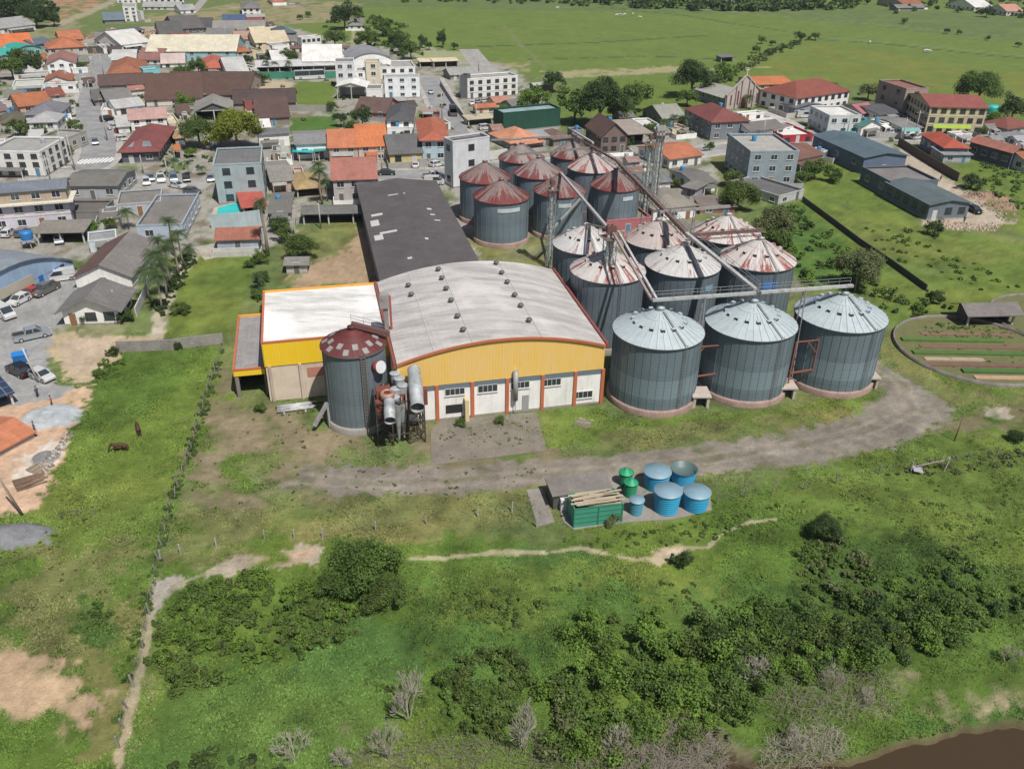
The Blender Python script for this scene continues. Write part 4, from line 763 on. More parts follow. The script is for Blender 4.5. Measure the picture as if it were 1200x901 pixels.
H('tall tan block with clay terrace roof', (470, 400), (600, 395), 225, (420, 172), 'flat', (.26,.12,.10), (.32,.27,.22), st=3, win=.5, name='commercial_building', cat='building')
H('tan commercial house with yellow banner and red gabled roof', (615, 480), (945, 490), 322, (600, 250), 'gx', (.30,.09,.075), (.52,.44,.30), st=3, win=1.2, rise=1.8, name='commercial_building', cat='building', dark=True, bandc=(.6,.55,.45))
H('blue walled cottage with bright red hipped roof', (715, 640), (832, 630), 562, (605, 485), 'hip', (.42,.09,.05), (.15,.19,.34), av=True, ov=.6)
H('grey roofed pale extension of the blue walled cottage', (722, 655), (880, 655), 605, (715, 566), 'shed', (.3,.31,.31), (.36,.37,.47), rise=.3)
H('long coral tiled house with dark blue side wall', (1105, 692), (1240, 700), 592, (890, 525), 'gy', (.40,.16,.12), (.09,.10,.14), rise=1.2, av=True)
H('orange tiled wing at the right edge below the coral house', (1190, 710), (1260, 700), 640, (1140, 595), 'gx', ORG, (.5,.5,.55))
H('maroon roofed house at the right edge', (1090, 500), (1230, 480), 455, (1040, 405), 'hip', (.24,.08,.06), (.4,.42,.44))
H('grey shed row at the right edge in front of the maroon roof', (1070, 545), (1210, 540), 515, (1060, 490), 'shed', (.25,.26,.26), GRY, rise=.4, name='shed', cat='shed')
O[:] = [1000, 180, 6.0]
H('terrace roofed lower part joined to the navy sided warehouse', (235, 315), (440, 235), 205, (62, 100), 'flat', (.26,.24,.225), (.13,.17,.22), av=True, name='warehouse', cat='warehouse', win=.6)
H('slate roofed blue building with solar half near the rubble', (512, 470), (760, 440), 356, (238, 200), 'gy', (.10,.135,.15), (.14,.17,.21), rise=.8, av=True, name='warehouse', cat='warehouse')
# --- crop at 0,140
O[:] = [0, 140, 5.0]
H('white modern house with solar panels and wide windows', (-40, 335), (268, 338), 190, (230, 108), 'flat', LGR, WHT, st=3, dark=True)
SHOP = H('dark red shop roof with two grey light panels', (722, 262), (935, 255), 188, (880, 48), 'hip', (.22,.07,.065), (.1,.1,.12), name='shop', cat='shop', ov=.8)
LILAC = H('long lilac building with tan upper floor and blue grey roof', (-160, 668), (432, 620), 440, (545, 338), 'gx', (.20,.225,.27), (.60,.56,.66), rise=1, st=3, name='school_building', cat='building', bandc=(.6,.58,.5))
H('ash grey hall with stepped roof behind the lilac building', (400, 470), (702, 468), 386, (775, 292), 'gx', (.17,.165,.155), (.40,.42,.45), rise=1, name='hall', cat='building')
H('low dirty brown roof in the courtyard of the lilac building', (300, 600), (605, 598), 572, (700, 478), 'flat', (.17,.15,.135), GRY, win=0, name='shed', cat='shed')
H('carport with six pillars beside the lilac building', (225, 735), (500, 728), 662, (565, 600), 'shed', (.24,.225,.2), GRY, rise=.4, op=True, name='carport', cat='carport')
H('small grey flat roofed store left of the brown gable', (535, 790), (700, 770), 720, (760, 640), 'flat', (.3,.3,.3), (.55,.62,.66))
H('large weathered grey hall beside the palm lane', (770, 790), (1085, 705), 700, (1165, 440), 'flat', (.25,.235,.215), (.38,.44,.52), name='hall', cat='building', win=.8, av=True, br=True)
O[:] = [0, 270, 5.0]
H('long gable of rust brown and pale grey sheets', (455, 345), (780, 340), 268, (895, 72), 'gy', (.17,.095,.08), WHT, rk='fibro', rc2=(.26,.24,.225), rise=2.2, name='hall', cat='building', win=.4)
H('white house with weathered grey pyramid roof and lawn', (385, 560), (705, 550), 462, (790, 345), 'gy', (.19,.185,.18), WHT, rise=1.9, ov=.9, win=1.2, plain=True)
CURV = H('grey blue curved roof hall beside the parked cars', (-300, 610), (440, 240), 560, (140, 115), 'ay', (.28,.32,.37), (.30,.42,.58), rk='zinc', name='hall', cat='building', win=.5, rise=4.2, dd=26)
# --- crop at 200,120
O[:] = [200, 120, 5.0]
H('pale teal apartment block with scattered windows', (285, 600), (560, 585), 372, (590, 262), 'flat', (.19,.19,.195), (.36,.44,.46), st=3, name='apartment_building', cat='building', dark=True, win=.8)
H('grey gabled house at the head of the turquoise awning', (745, 340), (935, 330), 245, (840, 165), 'gx', (.27,.27,.27), WHT, rise=1)
H('putty coloured house with pink ground floor', (600, 525), (722, 515), 462, (690, 338), 'gx', (.30,.29,.26), (.5,.36,.33), rise=1.2)
H('taupe lean-to below the putty coloured house', (588, 700), (705, 695), 652, (650, 530), 'gx', (.18,.175,.165), (.4,.4,.39), rise=.5)
H('straw coloured hipped pavilion beside the tall palm', (745, 560), (882, 548), 505, (800, 418), 'hip', (.50,.36,.17), (.4,.3,.2), rk='tile', name='pavilion', cat='pavilion', op=True)
H('red tiled canopy bent around the swimming pool', (432, 668), (560, 655), 632, (560, 525), 'shed', (.42,.10,.075), CRM, rise=.6, op=True, rk='tile', name='canopy', cat='canopy')
H('brick red tiled pool house with pale blue wall', (280, 880), (518, 872), 800, (400, 735), 'gx', (.30,.12,.085), (.42,.47,.54), rise=1.2, win=.5)
# --- far right and far edge
O[:] = [880, 0, 3.75]
H('orange roofed farmhouse at the far edge of the pasture', (672, 42), (755, 40), 24, (700, 2), 'gx', ORG, (.5,.4,.35))
H('white roofed farm store at the far right edge', (980, 52), (1055, 48), 32, (1020, 10), 'gx', WTR, WHT)
H('salmon farmhouse at the far right corner', (1120, 72), (1190, 70), 50, (1140, 35), 'gx', (.5,.25,.2), WHT)
H('long grey low stable beside the orange farmhouse', (640, 50), (760, 48), 38, (700, 28), 'gx', GRY, GRY, name='stable', cat='shed')
O[:] = [560, 0, 3.75]
H('small dark open byre at the end of the hedge', (1068, 275), (1125, 272), 252, (1100, 243), 'shed', (.2,.21,.22), GRY, op=True, rise=.3, name='byre', cat='shed')
H('white farmhouse between the far trees', (1095, 28), (1125, 28), 12, (1110, 4), 'gx', WTR, WHT)
H('long pale greenhouse roof left of the dark pasture tree', (248, 402), (325, 395), 375, (290, 368), 'gx', (.42,.45,.42), GRY, name='greenhouse', cat='shed', rise=.5)
O[:] = [900, 300, 4.0]
H('weathered open barn behind the round kitchen garden', (930, 330), (1145, 325), 262, (1000, 228), 'gx', (.19,.17,.165), (.14,.12,.11), rise=.8, op=True, name='barn', cat='barn', ov=.9)
O[:] = [0, 440, 4.09]
H('half built house with raw orange tiled roof at the left edge', (-120, 455), (168, 300), 435, (110, 175), 'gx', (.50,.19,.10), (.45,.42,.38), minh=1., dd=7, rise=.9, win=0, doors=0, ov=.3)
H('carport with solar panels cut by the left edge', (-110, 200), (70, 140), 150, (60, 55), 'shed', (.05,.06,.11), GRY, rk='solar', rise=.4, dd=6, op=True, name='carport', cat='carport')
O[:] = [260, 300, 4.0]
H('little grey tiled hut on the dry lot', (305, 85), (402, 83), 52, (330, 22), 'gx', (.28,.26,.24), (.4,.4,.38), rise=.6, name='hut', cat='hut', win=.5)

# --- smaller infill houses seen between the others
O[:] = [0, 0, 5.0]
H('small white cube house at the upper end of the stepped terrace', (95, 452), (190, 446), 428, (120, 412), 'flat', WTR, WHT)
H('mint white flat house touching the street left of the brown roofs', (432, 446), (520, 440), 420, (450, 408), 'flat', (.5,.55,.52), WHT)
H('grey roofed house hidden in greenery by the street bend', (462, 395), (530, 390), 365, (480, 345), 'gx', GRY, LGR)
H('pale gabled house just left of the dark shopfront', (470, 300), (512, 298), 278, (480, 262), 'gx', LGR, WHT)
H('whitewashed house with salmon roof under the brown front roofs', (770, 565), (852, 556), 528, (790, 510), 'gx', PNK, WHT)
H('tan hipped kiosk at the foot of the yellow green trees', (1032, 855), (1092, 850), 808, (1050, 770), 'hip', (.42,.3,.17), (.5,.35,.25), rk='tile')
H('cream flat strip house left of the dull plaza tree', (1000, 780), (1058, 775), 730, (1010, 672), 'flat', CRM, CRM)
H('small white flat roofed house below the lavender roof by the street', (362, 750), (432, 744), 706, (372, 676), 'flat', WTR, WHT)
H('rust roofed hut between lavender roof and mauve house', (70, 745), (128, 738), 705, (80, 672), 'gx', ORD, (.5,.4,.34))
H('white roofed carport house at the bottom of the left gardens', (185, 850), (255, 846), 806, (195, 772), 'gx', (.5,.5,.5), WHT)
H('green grey shack between orange brown roof and terrace strip', (150, 600), (225, 592), 570, (165, 548), 'gx', (.22,.26,.22), LGR)
H('white garage directly behind the red hipped shop', (700, 790), (765, 785), 740, (715, 695), 'gx', (.42,.42,.42), WHT)
H('low brick shed between street and charcoal gable', (500, 510), (560, 505), 485, (510, 468), 'gx', BRN, LGR)
H('aqua fronted shop under the orange corner roofs', (640, 500), (820, 490), 472, (660, 462), 'shed', (.4,.5,.52), (.1,.42,.45), rise=.2)
O[:] = [220, 0, 5.0]
H('beige cottage left of the dark teal roof', (480, 212), (540, 206), 186, (490, 170), 'gx', CRM, CRM)
H('grey flat house between school wing and sandy lot', (372, 440), (410, 436), 405, (378, 380), 'flat', GRY, WHT)
H('white block wedged between slim block and cream block', (990, 500), (1045, 500), 420, (1000, 400), 'flat', LGR, WHT, st=2)
H('white flat block right of the cream three-storey block', (1140, 470), (1205, 466), 400, (1150, 378), 'flat', LGR, WHT, st=2)
H('ash roofed shed row below the ash grey long roof', (282, 216), (372, 212), 200, (290, 184), 'gx', (.15,.15,.15), GRY)
H('brown roofed cottage right of the cross gabled red house', (238, 408), (290, 402), 378, (246, 352), 'gx', BRN, CRM)
O[:] = [440, 0, 5.0]
H('wide white terrace under the charcoal hipped house', (72, 815), (225, 812), 752, (80, 735), 'flat', WTR, WHT)
H('brown shack on the sandy plot beside the side street', (190, 660), (240, 656), 625, (196, 600), 'gx', BRN, (.4,.3,.22))
H('pale tin roof shack on the sandy plot', (120, 625), (175, 622), 598, (126, 582), 'gx', LGR, LGR)
O[:] = [200, 120, 5.0]
H('narrow grey house squeezed right of the teal apartment block', (600, 345), (650, 343), 290, (604, 258), 'flat', DGR, LGR)
H('little white house below the dirty flat roof of the teal block', (640, 345), (692, 342), 300, (650, 270), 'shed', (.4,.42,.38), WHT, rise=.3)
H('pink walled store beside the straw coloured pavilion', (735, 480), (790, 476), 430, (742, 385), 'flat', (.42,.36,.33), (.55,.38,.34))
O[:] = [0, 140, 5.0]
H('pale blue flat roof in the courtyard below the ash grey hall', (612, 605), (700, 598), 562, (650, 520), 'flat', (.42,.46,.5), (.5,.58,.62))
O[:] = [640, 60, 5.0]
H('tan flat roof under the middle young palm', (735, 505), (830, 496), 470, (752, 430), 'flat', (.4,.34,.28), CRM)
H('pinkish small house behind the elevator pipes', (482, 692), (545, 686), 650, (492, 628), 'gx', (.38,.24,.22), (.5,.42,.4))
H('grey hut right of the beige roofed open hall', (655, 520), (720, 514), 482, (665, 455), 'gx', (.3,.28,.26), LGR)
O[:] = [800, 60, 5.0]
H('long white low building on the church square', (345, 415), (470, 402), 388, (352, 365), 'flat', WTR, WHT)
H('white narrow shop between the arcaded row and the red shop', (585, 500), (640, 492), 455, (592, 420), 'flat', WTR, WHT)
O[:] = [960, 60, 5.0]
H('white flat roof behind the bright red hipped cottage', (790, 535), (885, 528), 508, (800, 492), 'flat', WTR, WHT)
H('small whitish house left of the maroon roof', (985, 490), (1045, 486), 455, (996, 430), 'gx', GRY, WHT)
H('grey gabled house between lane and grey shed row', (1010, 560), (1065, 556), 528, (1020, 505), 'gx', (.3,.3,.3), WHT)
H('narrow white shop between mint chalet and grey gables', (352, 480), (398, 476), 432, (358, 400), 'flat', WTR, WHT, st=2)

w, d, h = DIM[LILAC.name]; m = M(); m.add([(0,-.006,h*.66),(w+.006,-.006,h*.66),(w+.006,d,h*.66),(w+.006,-.006,h-.02),(0,-.006,h-.02),(w+.006,d,h-.02)], [(0,1,3,4),(1,2,5,3)]); m.build('upper_wall', mat('plaster', (.46,.37,.28)), LILAC)
m = M(); m.box(-.1, w+1.1, -1.1, -.03, h*.64, h*.68); m.box(w+.03, w+1.1, -.03, d, h*.64, h*.68); m.build('ledge', mat('plaster', (.7,.68,.6)), LILAC)
w, d, h = DIM[CURV.name]; m = M(); m.box(w*.22, w*.66, -.08, -.005, h*.62, h*1.5); m.build('beige_panel', mat('panel', (.40,.36,.25)), CURV)
for f in (.24, .39, .54): m = M(); m.box(w*f, w*(f+.11), -.12, -.08, h*.45, h*.68); m.build('strip_window', GLS, CURV)
for f in (.70, .84): m = M(); m.box(w*f, w*f+1.0, -.1, -.005, 0, 2.2); m.build('blue_door', mat('paint', (.03,.14,.42)), CURV)
m = M(); m.box(w*.885, w*.92, -.1, -.005, 1.4, 2.3); m.build('small_window', GLS, CURV)

w, d, h = DIM[SHOP.name]; rs = min(w, d)*.23
for f0, f1 in ((.10, .34), (.58, .86)):
    y0, y1 = .9, w*.36; zq = lambda y: h-.1+rs*(y+.8)/(min(w, d)/2+.8)+.22; m = M()
    m.slab([(w*f0+(0 if f0 > .3 else .8), y0, zq(y0)), (w*f1, y0, zq(y0)), (w*f1-(.8 if f0 > .3 else 0), y1, zq(y1)), (w*f0+(0 if f0 > .3 else 2.0), y1, zq(y1))], [(0, 1, 2, 3)], .05); m.build('roof_light_panel', mat('fibro', (.22,.24,.28)), SHOP)
O[:] = [0, 140, 5.0]
H('dirty grey roofed wing joining the weathered hall to the plaza cars', (700, 575), (955, 555), 505, (1000, 405), 'flat', (.22,.21,.195), (.4,.42,.44), win=.5, name='hall', cat='building', plain=True)
H('brown grey roof between lilac building and weathered hall wing', (610, 640), (700, 630), 600, (740, 520), 'shed', (.2,.18,.16), (.4,.42,.42), rise=.3, plain=True)
O[:] = [0, 0, 5.0]
H('white house with charcoal slabs in the far left garden corner', (-20, 905), (40, 900), 855, (10, 820), 'flat', WTR, WHT)
H('rusty lean-to hugging the mauve house', (62, 700), (110, 696), 672, (70, 640), 'shed', BRN, (.4,.36,.3), rise=.3)
H('white cottage behind the first orange gable front', (180, 452), (255, 448), 425, (190, 395), 'gx', (.5,.5,.48), WHT)
H('grey roofed cottage between teal roof and leafy shade tree', (120, 392), (190, 388), 362, (130, 335), 'gx', (.2,.2,.2), LGR)
H('terracotta bungalow right of the leafy shade tree', (200, 385), (265, 382), 356, (210, 325), 'hip', ORD, WHT)
H('pale flat house next to the far shopfront on its right', (612, 322), (668, 318), 288, (620, 262), 'flat', LGR, WHT)
H('brown roofed bungalow left of the white gabled cluster', (650, 330), (715, 326), 305, (655, 285), 'gx', BRN, WHT)
H('white roofed workshop above the charcoal gable', (600, 590), (655, 585), 560, (610, 545), 'gx', (.5,.5,.5), WHT)
H('grey flat annexe beside the pink roofed solar house', (988, 745), (1020, 742), 705, (995, 655), 'flat', GRY, WHT)
H('dark tiled bungalow between brown tiled roof and dull tree', (1055, 700), (1120, 694), 664, (1068, 625), 'gx', BRN, CRM)
O[:] = [220, 0, 5.0]
H('faded red bungalow right of the sandy lot wall', (372, 540), (402, 536), 505, (378, 485), 'gx', RED, WHT)
H('white block behind the slim four-storey block', (860, 365), (935, 362), 330, (870, 312), 'flat', LGR, WHT)
H('grey roofed cottage beside the wide cream roof', (610, 268), (665, 264), 240, (620, 222), 'gx', GRY, WHT)
H('small brown roofed hut at the left of the tan hillside', (462, 175), (510, 172), 152, (470, 140), 'gx', BRN, LGR)
H('tan bungalow between the two cream terraces', (455, 345), (498, 342), 312, (460, 288), 'gx', (.45,.38,.28), CRM)
O[:] = [440, 0, 5.0]
H('white shed at the mouth of the side street', (395, 770), (440, 766), 735, (400, 705), 'flat', (.4,.4,.4), WHT)
H('rust roofed lean-to behind the salmon hipped roof', (690, 800), (745, 796), 765, (700, 735), 'gx', (.3,.18,.14), LGR)
H('grey roofed garage beside the coral roofed house', (800, 655), (850, 648), 618, (805, 590), 'gx', GRY, LGR)
O[:] = [640, 60, 5.0]
H('grey cottage left of the white walled orange hip house', (640, 640), (700, 632), 600, (650, 565), 'gx', (.24,.22,.2), (.5,.45,.42))
H('low brown roof below the pinkish small house', (480, 755), (560, 748), 722, (490, 700), 'gx', (.25,.15,.12), LGR)
O[:] = [800, 60, 5.0]
H('white garage right of the mint walled house', (815, 640), (845, 630), 596, (810, 560), 'flat', WTR, WHT)
H('red roofed cottage between store and parish house', (850, 300), (905, 296), 268, (860, 245), 'gx', RED, WHT)
O[:] = [960, 60, 5.0]
H('white cottage at the end of the grey shed row', (1150, 560), (1205, 556), 532, (1155, 510), 'gx', (.45,.45,.45), WHT)
H('dark shed behind the tan block', (520, 275), (560, 272), 250, (525, 235), 'gx', DGR, GRY, name='shed', cat='shed')
# ---------------------------------------------------------------- the grain mill
TRIM = mat('paint', (.48, .145, .07)); YEL1 = mat('panel', (.76, .49, .12)); YEL2 = mat('panel', (.80, .52, .015)); WAL = mat('plaster', (.78, .77, .74)); ZN = (.36, .40, .42)
def frame(A, B):
    u = (B-A); w = u.length; u.normalize(); return u, Vector((-u.y, u.x, 0)), w, math.atan2(u.y, u.x)
a, b = G(469, 497.5), G(703.8, 472); U, Vv, w, RZ = frame(a, b); h = (ht(a, 427)+ht(b, 404))/2; q = G(460, 331, h); d = (q-a).dot(Vv)
zy = ht(b, 431.5); rise = ht(a+U*w*.5, 396.5)-h
print('MILL w %.1f d %.1f h %.1f zy %.1f rise %.1f' % (w, d, h, zy, rise)); MW, MD, MH = w, d, h
t = thing('arched_warehouse', 'big warehouse with weathered arched roof and faded yellow gable over white wall', 'warehouse', a, RZ)
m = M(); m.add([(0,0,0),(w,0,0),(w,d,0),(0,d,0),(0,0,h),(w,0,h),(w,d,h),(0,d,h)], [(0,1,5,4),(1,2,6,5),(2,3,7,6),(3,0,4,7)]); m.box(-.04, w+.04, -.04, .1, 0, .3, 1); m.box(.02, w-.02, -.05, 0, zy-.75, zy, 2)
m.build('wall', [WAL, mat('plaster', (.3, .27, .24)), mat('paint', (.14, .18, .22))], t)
n = 28; arc = lambda f: h+rise*(1-(2*f-1)**2)
m = M(); pts = [(w*i/n, arc(i/n)) for i in range(n+1)]
for y, s_ in ((-.10, 1), (d+.05, -1)):
    if s_ == -1: m.box(0, w, -.099, 0, zy-.02, zy); m.build('gable_panel', YEL1, t); m = M()
    for i in range(n):
        (x0, z0), (x1, z1) = pts[i], pts[i+1]; lo = zy if s_ == 1 else h
        fq = [(x0, y, lo), (x1, y, lo), (x1, y, z1), (x0, y, z0)]; m.add(fq, [(0, 1, 2, 3) if s_ == 1 else (3, 2, 1, 0)])
m.build('gable_panel', YEL1, t)
m = M(); vs = []; fs = []
for i in range(n+1): vs += [(w*i/n, -.25, arc(i/n)+.12), (w*i/n, d+.25, arc(i/n)+.12)]
for i in range(n): fs.append((2*i, 2*i+2, 2*i+3, 2*i+1))
m.slab(vs, fs, .14); ROOF = m.build('roof', mat('archroof', (.50, .475, .46)), t)
m = M()
for y in (-.32,):
    for i in range(n): m.bar((w*i/n, y, arc(i/n)+.0), (w*(i+1)/n, y, arc((i+1)/n)+.0), .16, .30)
m.build('fascia', TRIM, t)
for x, s_ in ((-.28, 1), (w+.28, 1)):
    m = M(); m.box(x-.16, x+.16, -.3, d+.3, h-.45, h+.28, 0); m.build('gutter', mat('paint', (.26, .07, .06)), t)
for f in (0.0, .18, .35, .52, .695, .86, 1.0):
    x = w*f; m = M(); m.box(x-.22, x+.22, -.22, .02, 0, zy-.02); m.build('pilaster', TRIM, t)
def win_at(px, py, px2, py2):   # window outlined by its two corners in the photo, set in the front wall
    o_ = []
    for X_, Y_ in ((px, py), (px2, py2)):
        r1 = G(X_, Y_); c = Vector((0, 0, HC)); dr = r1-c; k = (a-c).dot(Vv)/dr.dot(Vv); p_ = c+dr*k; o_.append(((p_-a).dot(U), p_.z))
    (x0, z0), (x1, z1) = o_
    put_window(t, abs(x1-x0), abs(z0-z1), False, ((x0+x1)/2, -.03, min(z0, z1)))
for W4 in ((522, 463.5, 544, 454), (560.5, 460, 582.5, 450), (599, 455.5, 620, 446.5), (636, 452.5, 657, 443), (672, 467, 694, 457.5)): win_at(*W4)
for W4 in ((522.5, 484.5, 541.5, 473),):
    m = M(); c = Vector((0, 0, HC)); pp = []
    for X_, Y_ in ((W4[0], W4[1]), (W4[2], W4[3])):
        dr = G(X_, Y_)-c; k = (a-c).dot(Vv)/dr.dot(Vv); p_ = c+dr*k; pp.append(((p_-a).dot(U), p_.z))
    m.box(pp[0][0], pp[1][0], -.06, .02, pp[0][1], pp[1][1]); m.build('broken_opening', DARKM, t)
x = (G(616, 483)-a).dot(U); m = M(); m.box(x-.45, x+.45, -.08, .02, 0, 2.5); m.build('door', mat('paint', (.3, .3, .3)), t)
x = (G(603, 484)-a).dot(U); m = M(); m.tube([(x, -.5, 2.2), (x, -.5, 6.6)], .35, 12); m.bar((x, -.5, 2.2), (x, -.5, .2), .1); m.build('downpipe', mat('steel', (.35, .37, .38)), t)
m = M(); x = (G(543, 487)-a).dot(U); m.box(x, x+.5, -1.1, -.1, 0, 3.2); m.build('chute', mat('plaster', (.6, .5, .3)), t)
for f, ys_ in ((.15, (.80, .67)), (.33, (.92, .79, .64, .48, .28, .12)), (.66, (.95, .80, .66, .48, .34, .16))):
    for y in ys_:
        m = M(); z = arc(f)+.1; x = w*f; m.lathe([(.24, z), (.24, z+.3), (.36, z+.3), (.42, z+.45), (.3, z+.62), (.06, z+.72)], 12, c=(x, d*y)); m.build('roof_ventilator', mat('paint', (.10, .10, .105)), ROOF)
    m = M(); m.bar((w*f+.6, -.1, arc(f+.6/w)+.16), (w*f+.6, d, arc(f+.6/w)+.16), .07); m.build('lightning_cable', mat('paint', (.5, .5, .5)), t)
# annexe
def box_hall(name, label, A, B, ytop, back, ycol, wallc, roofc, yb, opening=False):
    u, v, w, rz = frame(A, B); h = ht(A, ytop); d = (G(*back, h)-A).dot(v); zb_ = ht(A, yb)
    t = thing(name, label, 'warehouse', A, rz); wm = mat('plaster', wallc); m = M()
    if opening: m.box(0, .2, 0, d, 0, h-.5); m.box(.2, w, d-.2, d, 0, h-.5); m.box(w-.2, w, 0, .3, 0, h-.5); m.box(.2, .5, 0, .3, 0, h-.5)
    else: m.add([(0,0,0),(w,0,0),(w,d,0),(0,d,0),(0,0,h-.3),(w,0,h-.3),(w,d,h-.3),(0,d,h-.3)], [(0,1,5,4),(1,2,6,5),(2,3,7,6),(3,0,4,7)])
    m.build('wall', wm, t)
    m = M(); m.box(-.08, w+.02, -.12, -.005, zb_, h-.1); m.box(-.12, -.005, -.12, d*.02, zb_, h-.1); m.build('fascia_band', YEL2, t)
    m = M(); m.slab([(0, 0, h-.35), (w, 0, h-.35), (w, d, h-.15), (0, d, h-.15)], [(0, 1, 2, 3)], .1); m.build('roof', roofc, t)
    m = M(); m.box(-.16, w+.05, -.16, .12, h-.1, h+.14); m.box(-.16, .12, .12, d-.12, h-.1, h+.14); m.build('parapet_trim', TRIM, t)
    m = M(); m.box(-.16, w+.05, d-.12, d+.16, h-.6, h+.14); m.build('parapet_trim', mat('paint', (.75, .36, .06)), t)
    return t, w, d, h
t, w, d, h = box_hall('annexe_hall', 'lower flat hall with bright yellow band and white sheet roof left of the arched warehouse', G(317, 470), G(464, 455), 402, (324, 341), None, (.62, .52, .42), mat('archroof', (.70, .69, .67)), 429.5)
m = M(); m.box(w*.31, w*.45, -.06, .01, 3.2, 4.6); m.build('painted_sign', mat('paint', (.45, .2, .15)), t)
for f in (.02, .25, .47): m = M(); m.box(w*f, w*f+.35, -.3, 0, 0, zy); m.build('pilaster', mat('plaster', (.55, .45, .38)), t)
box_hall('loading_bay', 'small bay with yellow lintel and black opening at the far left of the mill', G(279, 466), G(314.5, 462.5), 434, (289, 370), None, (.25, .22, .2), mat('fibro', (.38, .36, .36)), 441, True)
# long dark warehouse behind
a2 = G(449, 333, 5.2); a2.z = 0; w2 = ((G(536, 222, 5.2)-G(443, 218, 5.2)).dot(U)+(G(563, 308, 5.2)-G(449, 330, 5.2)).dot(U))/2; d2 = (G(443, 216, 5.2)-a2).dot(Vv)
d2 = abs(d2); a2 = a2+Vv*max(0, (MD+.6-(a2-a).dot(Vv))); d2 = (G(443, 216, 5.2)-a2).dot(Vv); print('DARK', w2, d2)
t = thing('long_warehouse', 'long dark sheeted warehouse stretching back from the arched one', 'warehouse', a2, RZ); m = M(); hh = 5.2
m.add([(0,0,0),(w2,0,0),(w2,d2,0),(0,d2,0),(0,0,hh),(w2,0,hh),(w2,d2,hh),(0,d2,hh),(w2/2,0,hh+1),(w2/2,d2,hh+1)], [(0,1,5,8,4),(1,2,6,5),(2,3,7,9,6),(3,0,4,7)]); m.build('wall', mat('plaster', (.25, .24, .23)), t)
m = M(); m.slab([(-.4,-.1,hh),(w2/2,-.1,hh+1.06),(w2/2,d2+.3,hh+1.06),(-.4,d2+.3,hh),(w2+.4,-.1,hh),(w2+.4,d2+.3,hh)], [(0,1,2,3),(1,4,5,2)], .14); LROOF = m.build('roof', mat('fibro', (.118, .105, .108)), t)
for fx_, fy_, lx, ly in ((.06, .60, 2.2, 1.2), (.03, .50, 1.6, 3.2), (.03, .36, 1.6, 2.6), (.10, .41, 3.2, 1.0), (.32, .80, 3.6, .5), (.72, .62, .9, .9), (.73, .56, .9, .6), (.75, .5, 1.1, .5), (.3, .15, .8, .8), (.55, .3, .6, .9)):
    x0 = w2*fx_; y0 = d2*fy_; zf = lambda x: hh+.09+1.06*(1-abs(x-w2/2)/(w2/2)); m = M(); m.slab([(x0, y0, zf(x0)), (x0+lx, y0, zf(x0+lx)), (x0+lx, y0+ly, zf(x0+lx)), (x0, y0+ly, zf(x0))], [(0, 1, 2, 3)], .05); m.build('roof_light_sheet', mat('paint', (.5, .5, .48)), LROOF)
a3 = a2+Vv*(d2+.5); t = thing('warehouse_porch', 'dark sheeted porch on the street end of the long warehouse', 'warehouse', a3, RZ); m = M(); w3 = w2*.27; d3 = (G(443, 202, 4.6)-a3).dot(Vv); d3 = max(3, d3)
m.add([(0,0,0),(w3,0,0),(w3,d3,0),(0,d3,0),(0,0,4.4),(w3,0,4.4),(w3,d3,4.4),(0,d3,4.4)], [(0,1,5,4),(1,2,6,5),(2,3,7,6),(3,0,4,7)]); m.build('wall', mat('plaster', (.25, .24, .23)), t); m = M(); m.slab([(-.3,0,4.45),(w3+.3,0,4.45),(w3+.3,d3+.3,4.7),(-.3,d3+.3,4.7)], [(0,1,2,3)], .12); m.build('roof', mat('fibro', (.13, .12, .12)), t)
